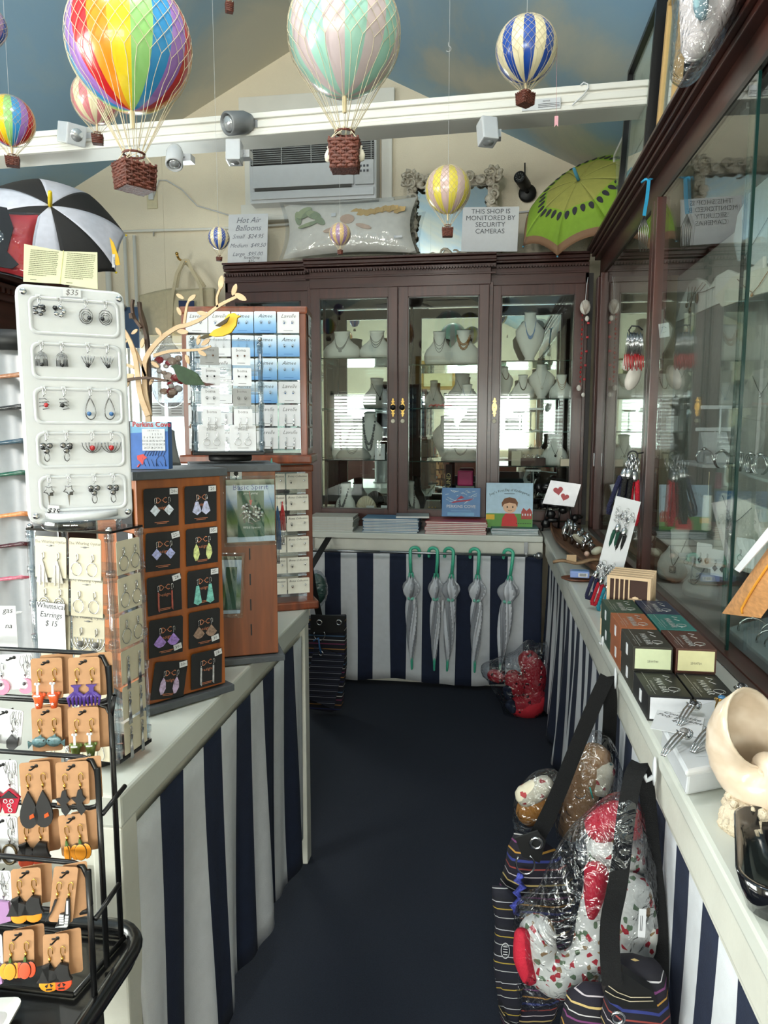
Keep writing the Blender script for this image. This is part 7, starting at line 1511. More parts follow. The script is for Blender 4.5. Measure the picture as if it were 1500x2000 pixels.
# laser-cut wooden coasters standing in a row
def coaster(label, x, y, z, w_, h_, T=None, rz=0):
    t = thing('wooden_coaster', label, 'coaster', (x, y, z), rz, 'laser-cut wooden plaques on the right counter'); g = M(); b = .009
    for s_ in (-1, 1): g.box((s_*(w_/2-b/2), 0, h_/2), (b, .004, h_))
    for zz in (b/2, h_-b/2): g.box((0, 0, zz), (w_-2*b, .004, b))
    for k in range(4): g.box((-w_*.32+k*w_*.11, 0, h_/2), (.004, .004, h_-2*b))
    g.box((w_*.16, 0, h_*.62), (w_*.3, .004, .006)); g.tube([(w_*.02, 0, h_*.2), (w_*.12, 0, h_*.45), (w_*.24, 0, h_*.3), (w_*.36, 0, h_*.2)], .003, 4); g.ball((w_*.16, 0, h_*.62), (.012, .002, .010), 8); g.obj('cut_panel', mat('laser_birch', (216, 186, 150), .6), t)
    g = M(); g.box((0, .004, h_/2), (w_-.004, .003, h_-.004)); g.obj('dark_backing', mat('burnt_backing', (60, 34, 24), .7), t); return t
for k in range(5): coaster('laser-cut birch plaque standing behind the soap boxes, '+['front one', 'second one', 'third one', 'fourth one', 'rearmost one'][k], .425+.011*k, 2.15+.032*k, BZ, .125, .178, rz=-.38)
for k in range(2): coaster('small laser-cut birch plaque low beside the soap boxes, '+['front one', 'rear one'][k], .367+.004*k, 2.145+.018*k, BZ, .040, .085, rz=-.3)
# silver clips on a white board with rope key fobs
def fob(label, p, col, L_=.085, T=None, lean=0, grp=None, sc=1):
    t = thing('rope_keychain', label, 'keychain', mtx=Tr(p) @ Ry(lean) @ Matrix.Scale(sc, 4), group=grp); m = mat('rope_'+col, dict(navy=(34, 36, 72), black=(26, 25, 24), red=(206, 30, 52), maroon=(110, 24, 40), green=(28, 84, 66), cyan=(44, 156, 182))[col], .7, bump=.9, bs=320)
    g = M(); g.tube([(-.006, 0, -.032), (-.0075, 0, -.05), (-.008, 0, -.032-L_*.8), (-.004, 0, -.032-L_), (.004, 0, -.032-L_), (.008, 0, -.032-L_*.8), (.0075, 0, -.05), (.006, 0, -.032)], .0062, 8)
    for k in range(16):
        for s_ in (-1, 1): g.tube([(s_*.0138, 0, -.036-k*L_*.058), (s_*.008, -.0066, -.040-k*L_*.058), (s_*.002, 0, -.044-k*L_*.058)], .0011, 3, cap=False)
    g.obj('rope_loop', m, t)
    g = M(); g.lathe([(.0095, -.036), (.0105, -.030), (.009, -.014), (.004, -.008)], 12, sy=.8); g.obj('end_cap', SILVER, t)
    g = M(); g.tube([(.006*math.sin(a), 0, .002+.008*math.cos(a)) for a in [2*PI*k/12 for k in range(12)]], .0012, 5, closed=True); g.tube([(0, 0, .008), (.004, -.002, .014), (.0, -.002, .028), (-.005, 0, .022), (-.003, 0, .012)], .0019, 5); g.obj('clip', SILVER, t)
    return t
kp = onY(1201, 1078, 2.5); TBd = frame(onY(1203, 1068, 2.46), (1, -.05, -.24), (.26, .18, 1))
t = thing('display_board', 'tall white foam board leaning on the cabinet, hung with rope keychains', 'display board', mtx=TBd); g = M(); g.box((0, 0, .0), (.082, .006, .335)); g.obj('board', PAPER, t)
G = 'rope keychains on the leaning white board'
for i, (u, z, col, lab) in enumerate(((-.010, .085, 'green', 'dark green rope keychain on upper half of the leaning white board'), (.013, .078, 'black', 'black rope keychain beside the green one on white board'), (-.040, -.085, 'navy', 'navy rope keychain at lower left of the white board'), (-.018, -.100, 'red', 'bright red rope keychain at the bottom of white board'), (.006, -.112, 'cyan', 'turquoise rope keychain at the bottom of white board'))):
    fob(lab, TBd @ Vector((u, -.012, z)), col, .078, lean=.28)
for k in range(14):
    u, z = ((-.026+.010*(k % 6)), (.128 if k < 6 else -.062)-.010*((k*2) % 3)); q = TBd @ Vector((u, -.012, z)); t = thing('lobster_clip', 'silver lobster clip hooked on white board, %s cluster, %s' % ('upper' if k < 6 else 'lower', ['first', 'second', 'third', 'fourth', 'fifth', 'sixth', 'seventh', 'eighth', 'ninth', 'tenth', 'eleventh', 'twelfth', 'thirteenth', 'fourteenth'][k]+' of its kind'), 'clip', mtx=Tr(q) @ Ry(.3+.5*math.sin(k*2.3)), group='silver clips on the white board')
    g = M(); g.tube([(.005*math.sin(a), 0, .007*math.cos(a)) for a in [2*PI*j/10 for j in range(10)]], .0013, 4, closed=True); g.tube([(0, 0, -.006), (.005, -.002, -.014), (.003, -.002, -.026), (-.003, 0, -.026), (-.003, 0, -.012)], .0018, 5); g.obj('clip', SILVER, t)
# ring of fobs on the post
pr = onY(1236, 890, 2.84); HG = 'rope keychains on the ring hooked to the cabinet post'
t = thing('key_hook', 'black ring hook on the cabinet post carrying rope keychains', 'hook', pr); g = M(); g.tube([(.018*math.cos(a), 0, .018*math.sin(a)) for a in [2*PI*j/16 for j in range(16)]], .003, 6, closed=True); g.tube([(.016, 0, .008), (.04, .01, .012)], .003, 5); g.obj('ring', BLACK, t)
for i, (px, col, L_, lean, dy) in enumerate(((1213, 'navy', .10, .30, .0), (1222, 'navy', .10, .18, .03), (1224, 'black', .115, .10, -.02), (1233, 'maroon', .10, .10, .035), (1243, 'red', .115, -.03, -.01))):
    q = onY(1236+(px-1236)*.45, 908+(px == 1243)*5, 2.83+dy); fob(['first navy', 'second navy', 'long black', 'half hidden maroon', 'bright red'][i]+' rope keychain on the ring by the post', (q.x, q.y, q.z), col, L_, lean=lean, sc=1.5)
for k in range(7):
    q = onY(1226+k*3.2, 905+(k % 3)*7, 2.80+.01*k); t = thing('snap_clip', 'shiny silver snap clip bunched on the post ring, %s' % ['farthest left', 'second', 'third', 'fourth', 'fifth', 'sixth', 'farthest right'][k], 'clip', q, group='silver clips on the post ring'); g = M(); g.tube([(0, 0, .02), (.006, -.003, .006), (.002, -.004, -.014), (-.006, 0, -.012), (-.004, 0, .006)], .0026, 5); g.obj('clip', SILVER, t)
# tassel bundle higher on the post
q = onY(1240, 645, 2.84); t = thing('black_hook', 'black C-shaped hook high on the cabinet post holding silver and red tassels', 'hook', q); g = M(); g.tube([(.028, 0, 0), (.012, 0, .014), (-.012, 0, .016), (-.022, 0, .0), (-.016, 0, -.012), (.01, 0, -.014)], .003, 6); g.obj('hook', BLACK, t)
for k in range(10):
    q2 = onY(1226+k*3.1, 655+(k % 2)*3, 2.82+.004*(k % 3)); t = thing('tassel', 'silver tassel with red bead fringe on the post hook, %s' % (ORDS10[k] if 0 else ['first', 'second', 'third', 'fourth', 'fifth', 'sixth', 'seventh', 'eighth', 'ninth', 'tenth'][k]+' from the left'), 'tassel', q2, group='silver and red tassels on the post hook')
    g = M()
    for j in range(4): g.tube([(0, 0, .012), ((j-1.5)*.003, -.002, -.025), ((j-1.5)*.005+.001*math.sin(k), 0, -.075)], .0013, 4)
    g.obj('chain', SILVER, t); g = M()
    for j in range(4): g.tube([((j-1.5)*.005, -.001, -.070), ((j-1.5)*.006, -.001, -.112-.006*((k+j) % 3))], .0021, 4)
    g.obj('bead_fringe', BEAD['red'], t)
for i, (px, py, s_) in enumerate(((1236, 738, .05), (1228, 705, .04))):
    t = thing('shell_ornament', ['pale oval shell ornament below the red tassels', 'ribbed grey shell ornament behind the red tassels'][i], 'shell', onY(px, py, 2.90)); g = M(); g.ball((0, 0, 0), (s_*.55, .012, s_), 16, Ry(.35)); g.obj('shell', mat('pearl_shell', (200, 192, 182), .35), t)
# blue ribbon with chain, tag
q = onY(1267, 352, 2.82); t = thing('blue_ribbon', 'bright blue ribbon with a silver chain bundle tied to the cabinet cornice', 'ribbon', q)
g = M(); g.tube([(.014, .02, .012), (0, -.004, 0), (-.004, -.006, -.06), (-.012, -.004, -.125)], .01, 4, flat=(.013, .001, (1, .3, 0))); g.tube([(0, 0, 0), (-.012, 0, .004), (-.02, .02, .0)], .005, 5); g.obj('ribbon', mat('ribbon_blue', (52, 156, 200), .4), t)
g = M()
for k in range(6): g.tube([(-.012, -.004, -.125), (-.012+(k-2.5)*.007, -.004, -.17), (-.012+(k-2.5)*.005, -.002, -.24-.01*(k % 2))], .0022, 4)
g.obj('chain', mat('aged_silver', (130, 126, 120), .3, .9), t)
t = thing('price_tag', 'small white handwritten tag stuck on the cabinet post', 'tag', mtx=frame(onY(1297, 645, 2.86), (1, -.35, .12))); g = M(); g.box((0, 0, 0), (.036, .001, .052)); g.obj('paper', PAPER, t); g = M(); g.tube([(-.008, -.001, .01), (.0, -.001, .014), (.008, -.001, .008)], .001, 4); g.tube([(-.006, -.001, -.008), (.006, -.001, -.006)], .001, 4); g.obj('scribble', BEAD['grey'], t)
# driftwood tray with silver figures, shells and soap
DW_ = wood('driftwood', (84, 52, 34), (142, 98, 66), .6, 'Y', 0)
def zone(px, py, z=BZ): return onZ(px, py, z)
a = onZ(1092, 1028, BZ+.03); b_ = onZ(1168, 1118, BZ+.03)
t = thing('driftwood_tray', 'long curved brown driftwood bowl on the far end of right counter', 'tray', (.478, (a.y+b_.y)/2, BZ), .05)
g = M(); L_ = (a-b_).length/2+.04
g.grid(lambda u, v: ((.085+.02*math.sin(3*u))*math.sin((v-.5)*PI)*(math.sin(PI*(.08+.84*u))**.5), (u-.5)*2*L_, .008+.055*(1-math.cos((v-.5)*PI*.95))*(.6+.6*abs(u-.5))), 24, 12); g.obj('bowl', DW_, t, solid=.010)
DT = t.location
rnd = random.Random(12)
for k in range(9):
    px = 1104+k*6.2; py = 1052+k*3.3-(k % 2)*12; p = onZ(px, py, BZ+.03); hgt = .10-.004*k+(.03 if k == 2 else 0)
    t = thing('silver_figure', 'shiny silver salt-water animal figurine in the driftwood bowl, %s from the back' % ['first', 'second', 'third', 'fourth', 'fifth', 'sixth', 'seventh', 'eighth', 'ninth'][k], 'figurine', (p.x, p.y, BZ+.02), group='silver figurines in the driftwood bowl')
    g = M(); pts = [(rnd.uniform(-.008, .008), rnd.uniform(-.006, .006), hgt*f) for f in (0, .2, .4, .6, .8, 1)]; g.tube(pts, [.010, .016, .013, .017, .012, .005], 7)
    for j in range(4): z = hgt*rnd.uniform(.3, .95); g.ball((rnd.uniform(-.014, .014), rnd.uniform(-.014, .0), z), rnd.uniform(.004, .009), 6)
    g.obj('figure', mat('bright_pewter', (176, 176, 178), .15, 1), t)
for i, (px, py, rx, rz_, ang, c_, lab) in enumerate(((1133, 1058, .045, .018, .6, (198, 192, 170), 'carved grey-green shell bird with spiral lines lying on driftwood bowl'), (1166, 1080, .028, .018, -.5, (196, 194, 172), 'pale egg-shaped shell beside the leaning white board'), (1146, 1086, .012, .012, 0, (214, 178, 160), 'small pink snail shell in front of the shell bird'))):
    p = onZ(px, py, BZ+.05); t = thing('shell', lab, 'shell', (p.x, p.y, BZ+.06)); g = M(); g.ball((0, 0, 0), (rx, rz_*.8, rz_), 16, Ry(ang)); o = g.obj('shell', mat('shell_tone_%d' % i, c_, .4), t)
    if i == 0: g = M(); [g.tube([(rx*.82*(1-.2*k)*math.cos(q), -rz_*.55-.002*k, rz_*.8*(1-.2*k)*math.sin(q)) for q in [2*PI*j/16 for j in range(16)]], .0006, 3, closed=True, T=Ry(ang)) for k in range(4)]; g.obj('spiral_line', BEAD['grey'], t)
p = onZ(1090, 1022, BZ); t = thing('cream_box', 'plain cream box at the corner of the right counter', 'box', (p.x+.03, p.y+.02, BZ)); g = M(); g.box((0, 0, .035), (.06, .1, .07), b=.002); g.obj('box', IVORY, t)
p = onZ(1128, 1135, BZ+.0); t = thing('soap_packet', 'pale blue packet with barcode on the brown dish, right counter', 'packet', (p.x+.01, p.y+.02, BZ+.014), -.1); g = M(); g.box((0, 0, .013), (.075, .05, .026), b=.003); g.obj('packet', mat('packet_blue', (128, 150, 206), .4), t); g = M(); g.box((0, 0, .0265), (.06, .04, .001)); g.obj('picture_label', mat('packet_sky', (96, 140, 190), .4), t)
g = M(); g.box((.012, -.0255, .012), (.036, .001, .016)); o = g.obj('barcode_label', PAPER, t); g = M(); [g.box((.012-.012+k*.003, -.0262, .013), (.0012+.0006*(k % 2), .0005, .011)) for k in range(9)]; g.obj('barcode', INK, o)
t = thing('wooden_dish', 'flat reddish wooden dish below the pale blue packet', 'dish', (p.x+.01, p.y+.02, BZ)); g = M(); g.lathe([(.05, 0), (.066, .006), (.068, .011), (.063, .009), (.001, .006)], 28, sx=1.1, sy=.75); g.obj('dish', wood('red_wood', (86, 44, 26), (120, 68, 42), .4), t)
p = onZ(1125, 1104, BZ+.04); t = thing('bark_piece', 'weathered tan bark strip with a paper tag across the driftwood bowl', 'driftwood', (p.x, p.y, BZ+.05), .0); g = M(); g.grid(lambda u, v: ((u-.5)*.19, (v-.5)*.05*(1-abs(u-.5)), .006*math.sin(u*9)+.004*math.sin(v*7)+.01*u), 16, 5); g.obj('bark', mat('bark_tan', (140, 112, 84), .8, var=.3, vs=60), t, solid=.008)
g = M(); g.box((-.02, -.005, .02), (.04, .002, .03)); g.obj('paper_tag', mat('tan_paper', (190, 160, 124), .7), t)
# white bracelet tray with cuffs and handwritten card
cA, cB, cC, cD = onZ(1283, 1402, .985), onZ(1448, 1350, .985), onZ(1505, 1372, .985), onZ(1340, 1506, .985); cE = onZ(1530, 1470, .985)
t = thing('bracelet_tray', 'sloping white plastic bracelet display behind the big nautilus shell', 'display tray', (0, 0, 0))
top = [cA, cB, cE, cD]; ce = sum(top, Vector())/4
g = M(); vs = [(p.x, p.y, p.z) for p in top]+[(ce.x+(p.x-ce.x)*1.0, ce.y+(p.y-ce.y)*1.0, .972) for p in top]; g.add(vs, [(0, 1, 2, 3), (7, 6, 5, 4), (0, 4, 5, 1), (1, 5, 6, 2), (2, 6, 7, 3), (3, 7, 4, 0)])
vs = [(ce.x+(p.x-ce.x)*.86, ce.y+(p.y-ce.y)*.86+.01, .972) for p in top]+[(ce.x+(p.x-ce.x)*.9, ce.y+(p.y-ce.y)*.88+.01, BZ+.001) for p in top]; g.add(vs, [(0, 1, 2, 3), (7, 6, 5, 4), (0, 4, 5, 1), (1, 5, 6, 2), (2, 6, 7, 3), (3, 7, 4, 0)]); g.obj('tray', PLASTIC, t, bev=.005)
for px, py in ((1385, 1415), (1360, 1462), (1418, 1448)):
    p = onZ(px, py, .9852); g = M(); g.add([(p.x+x, p.y+y, .9853) for x, y in ((-.022, .02), (.02, .03), (.03, -.022), (-.010, -.034))]+[(p.x+x*.8, p.y+y*.8, .9856) for x, y in ((-.022, .02), (.02, .03), (.03, -.022), (-.010, -.034))], [(0, 1, 2, 3), (4, 5, 6, 7), (0, 1, 5, 4), (1, 2, 6, 5), (2, 3, 7, 6), (3, 0, 4, 7)]); g.obj('recess', mat('recess_grey', (190, 192, 194), .4), t)
p = onZ(1324, 1412, .987); t = thing('price_note', 'handwritten composite poly bracelet price note on white tray', 'note', (p.x, p.y, .987), -.35); g = M(); g.box((0, 0, 0), (.085, .10, .0006)); g.obj('paper', PAPER, t); text('Composite\nPoly Bracelet\n48-', .0155, m=INK, parent=t, loc=(0, .02, .0006), face='+Z', shear=.35, rot=(0, 0, -.2))
for i, (px, py, a, gem, lab) in enumerate(((1350, 1395, -.6, 'black', 'silver fork bracelet with dark stone, upper left on white tray'), (1330, 1452, -.7, 'grey', 'silver fork bracelet with clear stones, lower left on white tray'), (1385, 1445, -.7, 'blue', 'silver fork bracelet with blue stone, centre of white tray'), (1408, 1385, -.4, 'gold', 'gold and turquoise fork bracelet by the nautilus rim'), (1448, 1360, -.2, 'black', 'silver bracelet with black stone at back of white tray'))):
    p = onZ(px, py, .99); t = thing('bracelet', lab, 'bracelet', (p.x, p.y, .9865), a); m = BRASS if gem == 'gold' else SILVER
    g = M()
    for s_ in (-1, 0, 1): g.tube([(s_*.004, .012, .018), (s_*.006, 0, .022), (s_*.007, -.02, .018), (s_*.006, -.045, .010), (s_*.003, -.065, .002)], .0018, 6)
    for s_ in range(3): g.tube([(.013*math.cos(q+s_)*(1-.15*s_), .012+.012*math.sin(q+s_), .018+.005*math.sin(q*2+s_)) for q in [2*PI*j/14 for j in range(14)]], .0016, 5, closed=True)
    g.obj('cuff', m, t); g = M(); g.ball((0, .010, .024), (.008, .008, .005), 10); g.obj('stone', mat('topaz', (40, 96, 140), .1, coat=1) if gem in ('blue', 'gold') else BEAD[gem], t)
# chambered nautilus vase, foot and black bowl
NY = 1.10; c0 = onY(1496, 1508, NY)
t = thing('nautilus_vase', 'large pearly ceramic nautilus shell vase at right edge of the counter', 'vase', (c0.x, NY, c0.z), -1.0)
g = M(); rings = []; n = 26; TH = 9.2; rr0 = .0122
for i in range(60):
    f = i/59; th = -TH*f*1.0; r_ = rr0*math.exp(.24*TH*f); ang = 1.95+TH-TH*f  # turns clockwise and ends opening upwards
    cx_, cz_ = r_*.60*math.cos(ang), r_*.60*math.sin(ang); er = r_*.50; ring = []
    for j in range(n):
        q = 2*PI*j/n; rad = .60*r_+er*math.cos(q)*1.05; yy = er*1.0*math.sin(q); rip = 1+.012*math.sin(i*2.6+q*3); ring.append((rad*rip*math.cos(ang), yy*rip, rad*rip*math.sin(ang)))
    rings.append(ring)
g.loft(rings, True, False); g.obj('shell', ramp_mat('nautilus_pearl', [(0, (214, 194, 172)), (.45, (200, 180, 158)), (.7, (222, 206, 188)), (1, (190, 166, 146))], tex='noise', scale=24, rough=.22, interp='LINEAR'), t, solid=.0035)
g = M()
for j in range(22):
    q = 2*PI*j/22; pts = []
    for i in range(14, 60): ring = rings[i]; k = int(j/22*n); p = Vector(ring[k]); pts.append(tuple(p*1.004))
    g.tube(pts, .0011, 3, cap=False)
g.obj('growth_line', mat('line_tan', (196, 172, 148), .4), t)
zb_ = min(p[2] for r in rings for p in r)+c0.z
g = M(Tr(-.012, -.01, BZ-c0.z)); rnd = random.Random(3); hh = max(.02, zb_-BZ+.018)
g.lathe([(.045, 0), (.046, hh*.3), (.038, hh*.7), (.026, hh)], 24)
for k in range(50): a = rnd.uniform(0, 6.28); z = rnd.uniform(0, hh); g.ball((.043*math.cos(a)*(1-.3*z/hh), .043*math.sin(a)*(1-.3*z/hh), z), rnd.uniform(.005, .011), 5)
g.obj('barnacle_foot', mat('barnacle', (206, 190, 166), .8, bump=.6, bs=200), t)
p = onZ(1480, 1760, BZ); t = thing('black_dish', 'glossy black scooped dish in front of the nautilus vase', 'dish', (p.x+.055, p.y+.04, BZ), -.3)
g = M(); P = rrect(.14, .22, .04, 0, 0, 6); n_ = len(P); hz_ = .05
g.add([(x, y, hz_) for x, y in P]+[(x*.93, y*.95, hz_+.002) for x, y in P]+[(x*.75, y*.8, .012) for x, y in P]+[(x*.8, y*.85, 0) for x, y in P], [(i, (i+1) % n_, (i+1) % n_+n_, i+n_) for i in range(n_)]+[(i+n_, (i+1) % n_+n_, (i+1) % n_+2*n_, i+2*n_) for i in range(n_)]+[(i, (i+1) % n_, (i+1) % n_+3*n_, i+3*n_) for i in range(n_)]+[tuple(range(2*n_, 3*n_)), tuple(range(3*n_, 4*n_))[::-1]], True); g.obj('dish', mat('black_gloss', (12, 13, 18), .12, coat=.6), t)
# cork pouch hanging in front of the glass
CK = mat('cork_leather', (196, 140, 88), .6, var=.22, vs=40, stretch=(1, 1, 3), bump=.1); xq = .555
A_ = [onX(px, py, xq) for px, py in ((1500, 1035), (1458, 1118), (1410, 1196), (1478, 1206), (1500, 1150))]
t = thing('cork_pouch', 'tan cork zip pouch with orange zipper hanging at right edge', 'pouch', (0, 0, 0))
hY = 1.28
def ck(u, v):
    top_ = onX(1560, 985, xq).lerp(onX(1640, 1000, xq), u); bot = onX(1410, 1198, xq).lerp(onX(1486, 1207, xq), u); p = top_.lerp(bot, v); return (xq-.016*math.sin(PI*u)*(.4+.6*math.sin(PI*v)), p.y, p.z)
g = M(); g.grid(ck, 12, 14); g.grid(lambda u, v: (lambda q: (xq+(xq-q[0])*.8, q[1], q[2]))(ck(u, v)), 12, 14); g.obj('body', CK, t)
g = M(); g.tube([tuple(Vector(ck(.55, v/12))+Vector((-.002, 0, 0))) for v in range(0, 12)]+[tuple(Vector(ck(.62, .97))+Vector((-.002, 0, 0)))], .0028, 6); g.obj('zipper', mat('zip_orange', (232, 160, 56), .4), t)
g = M(); P = [onX(px, py, xq-.03) for px, py in ((1502, 1030), (1436, 1112), (1446, 1118), (1505, 1052))]; g.add([p[:] for p in P]+[(p.x-.002, p.y, p.z) for p in P], [(0, 1, 2, 3), (7, 6, 5, 4), (0, 4, 5, 1), (1, 5, 6, 2), (2, 6, 7, 3), (3, 7, 4, 0)]); g.obj('paper_tag', PAPER, t)
g = M(); p = Vector(ck(.5, 0)); g.tube([p, (xq, p.y, 2.38)], .002, 5); g.obj('hanging_cord', CORD, t)
# ================================================================ INSIDE THE RIGHT CABINET
RZ = BZ+.036
def slab_board(label, pts, x, t_, m, style=None, name='necklace_board', cat='necklace display', col=SILVER, pend=None, tiltx=.0):
    P = [onX(px, py, x) for px, py in pts]; t = thing(name, label, cat, (0, 0, 0)); n_ = len(P)
    g = M(); g.add([(x, p.y, p.z) for p in P]+[(x+t_, p.y, p.z) for p in P], [tuple(range(n_)), tuple(range(n_, 2*n_))[::-1]]+[(i, (i+1) % n_, (i+1) % n_+n_, i+n_) for i in range(n_)]); g.obj('board', m, t, bev=.002)
    if pend:
        for (a, b_, c_, r_) in pend:
            A1, B1, C1 = onX(*a, x-.004), onX(*b_, x-.004), onX(*c_, x-.004); g = M(); g.tube([A1, A1.lerp(C1, .6)+Vector((0, 0, -.004)), C1, B1.lerp(C1, .6)+Vector((0, 0, -.004)), B1], .0011, 4); g.ball((x-.006, C1.y, C1.z-r_), (.004, r_*.8, r_), 10); g.obj('necklace', col, t)
    return t
GL = mat('bronze_pendant', (120, 100, 76), .35, .6)
slab_board('row of white neck boards with round ribbed pendants, high in right cabinet', [(1320, 629), (1330, 590), (1345, 555), (1360, 542), (1375, 548), (1386, 560), (1400, 538), (1420, 527), (1440, 535), (1470, 520), (1490, 500), (1490, 545), (1410, 590)], .80, .012, BUST, col=GL, pend=[((1345, 560), (1372, 552), (1342, 590), .012), ((1378, 555), (1396, 560), (1362, 572), .020), ((1352, 560), (1358, 560), (1348, 600), .014)])
slab_board('large rounded white display board with dark chain necklace, top of right cabinet', [(1440, 510), (1432, 470), (1440, 420), (1462, 378), (1500, 345), (1540, 340), (1560, 500), (1480, 520)], .86, .014, mat('pale_board', (196, 204, 206), .4), col=BEAD['grey'], pend=[((1450, 430), (1500, 425), (1455, 500), .012)])
slab_board('white leather necklace ramp with gold chain below the round board', [(1395, 580), (1430, 540), (1500, 520), (1540, 500), (1540, 560), (1480, 575), (1410, 600)], .78, .01, mat('cream_ramp', (210, 206, 192), .5), col=BEAD['amber'], pend=[((1440, 545), (1500, 530), (1470, 572), .006)])
slab_board('tall grey padded necklace form standing tilted in right cabinet', [(1440, 815), (1452, 760), (1470, 725), (1500, 715), (1560, 700), (1560, 790), (1500, 825)], .84, .02, BUSTG, pend=[((1470, 735), (1510, 730), (1486, 770), .006)])
slab_board('wide off-white board with geometric silver pendant necklace in right cabinet', [(1392, 1090), (1400, 985), (1410, 962), (1500, 995), (1560, 1010), (1560, 1150), (1430, 1110), (1405, 1080)], .76, .012, mat('ribbed_white', (204, 202, 190), .5, bump=.0), col=BEAD['black'], pend=[((1411, 968), (1468, 992), (1432, 1022), .012)])
p = onX(1432, 1032, .752); t = thing('square_pendant', 'openwork square silver pendant at the centre of the wide board', 'pendant', (.750, p.y, p.z)); g = M()
for s_ in (.022, .014, .007): g.tube([(0, -s_, s_), (0, s_, s_), (0, s_, -s_), (0, -s_, -s_)], .0016, 4, closed=True)
g.tube([(0, -.028, .026), (0, -.01, .026)], .003, 5); g.tube([(0, .01, .026), (0, .028, .026)], .003, 5); g.obj('pendant', mat('aged_silver', (130, 126, 120), .3, .9), t)
b1_ = bust('white six-sided necklace bust with square pendant at foot of right cabinet', .735, onX(1322, 1140, .735).y, RZ, .20, .16, 'neck', BUST, 'square', 'grey', -PI/2+.9, f1=.3)
bust('linen bust with stacked chain bracelets on cabinet floor behind soap boxes', .74, onX(1366, 1170, .74).y, RZ, .13, .13, 'yoke', BUSTG, 'multi', 'grey', -PI/2+.6)
for i, (px, py, sz_) in enumerate(((1375, 1085, .045), (1405, 1100, .05), (1455, 1080, .05))):
    p = onX(px, py, .70); T = Tr(p) @ Rz(-.9)
    ecard('earring_card', ['white card with square earrings on the cabinet floor stand', 'white card with diamond drop earrings beside the dark glass edge', 'white card with yellow label and ring earrings by the cork pouch'][i], T, .055, .08, PAPER, ('hoop2', 'diamond', 'ring')[i], .018, cols=(SILVER, SILVER, BLACK), gap=.22, ztop=.1)
bar_stand('white T bar holding two square silver earrings, right cabinet floor', .72, onX(1353, 1110, .72).y, RZ, .14, .10, 2, sty='ring')
for i, (px, py, h_) in enumerate(((1404, 870, .21), (1395, 872, .13))):
    p = onX(px, py, .84); bar_stand('tall slim white T stand on glass shelf, '+['rear and taller', 'front and shorter'][i], .84, p.y, 1.405, h_, .14, 0)
t = thing('flat_tray', 'white flat display tray with a ramp on the middle glass shelf', 'display tray', (.80, onX(1385, 890, .80).y, 1.405)); g = M(); g.box((0, 0, .006), (.14, .34, .012), b=.002); g.prism([(-.06, .01), (.06, .01), (.05, .12), (.03, .12)], .09, Rz(PI/2), y0=-.02); g.obj('tray', mat('grey_white_tray', (190, 192, 194), .5), t)
t = thing('white_roll', 'white cylindrical bracelet roll standing below the glass shelf', 'display roll', (.735, onX(1382, 985, .735).y, 1.20)); g = M(); g.lathe([(.014, 0), (.016, .003), (.016, .115), (.014, .118)], 16); g.obj('roll', BUST, t); g = M(); g.tube([(0, 0, .118), (0, 0, .195)], .0015, 4); g.obj('hanging_cord', CORD, t)
for i, (px, py) in enumerate(((1375, 905), (1410, 895), (1432, 893), (1446, 905), (1466, 895), (1485, 900))):
    p = onX(px, py, .77); t = thing('cuff_bracelet', 'silver cuff bracelet on the curved glass shelf, %s from the far end' % ['first', 'second', 'third', 'fourth', 'fifth', 'sixth'][i], 'bracelet', (.77, p.y, 1.406), .4*i, 'silver cuffs on the curved glass shelf')
    g = M()
    for k in range(3): g.tube([(.028*math.cos(a), (k-1)*.005*(1+.4*math.sin(a)), .03+.028*math.sin(a)) for a in [-1.2+(PI+2.4)*j/14 for j in range(15)]], .002, 5)
    g.ball((.0, 0, .06), (.010, .009, .006), 8); g.obj('cuff', SILVER, t)
# slanted grey tray of bangles at the near foot of the cabinet
q0, q1 = onX(1385, 1262, .66), onX(1500, 1335, .66)
t = thing('bangle_tray', 'grey sloping display tray full of silver bangles in right cabinet', 'display tray', (0, 0, 0)); yA, yB = 1.10, 2.02
g = M(); g.add([(.665, yA, RZ), (.665, yB, RZ), (.95, yB, RZ), (.95, yA, RZ), (.665, yA, RZ+.035), (.665, yB, RZ+.035), (.95, yB, RZ+.13), (.95, yA, RZ+.13)], [(0, 1, 2, 3), (4, 5, 6, 7), (0, 1, 5, 4), (1, 2, 6, 5), (2, 3, 7, 6), (3, 0, 4, 7)]); g.obj('tray', mat('blue_grey_tray', (132, 140, 146), .4), t, bev=.004)
for k in range(22):
    y = 1.14+k*.039; x = .735+.03*math.sin(k*1.7); t = thing('bangle', 'thin silver bangle standing in the grey tray, number %s from the near end' % ['one', 'two', 'three', 'four', 'five', 'six', 'seven', 'eight', 'nine', 'ten', 'eleven', 'twelve', 'thirteen', 'fourteen', 'fifteen', 'sixteen', 'seventeen', 'eighteen', 'nineteen', 'twenty', 'twenty-one', 'twenty-two'][k], 'bracelet', (x, y, RZ+.045), 1.2+.2*math.sin(k), 'silver bangles in the grey tray')
    g = M(); g.tube([(0, .034*math.cos(a), .03*math.sin(a)+.004) for a in [-.25+(PI+.5)*j/14 for j in range(15)]], .0022 if k % 3 else .0032, 5); g.ball((0, 0, .036), (.004, .008, .004), 6); g.obj('bangle', SILVER, t)
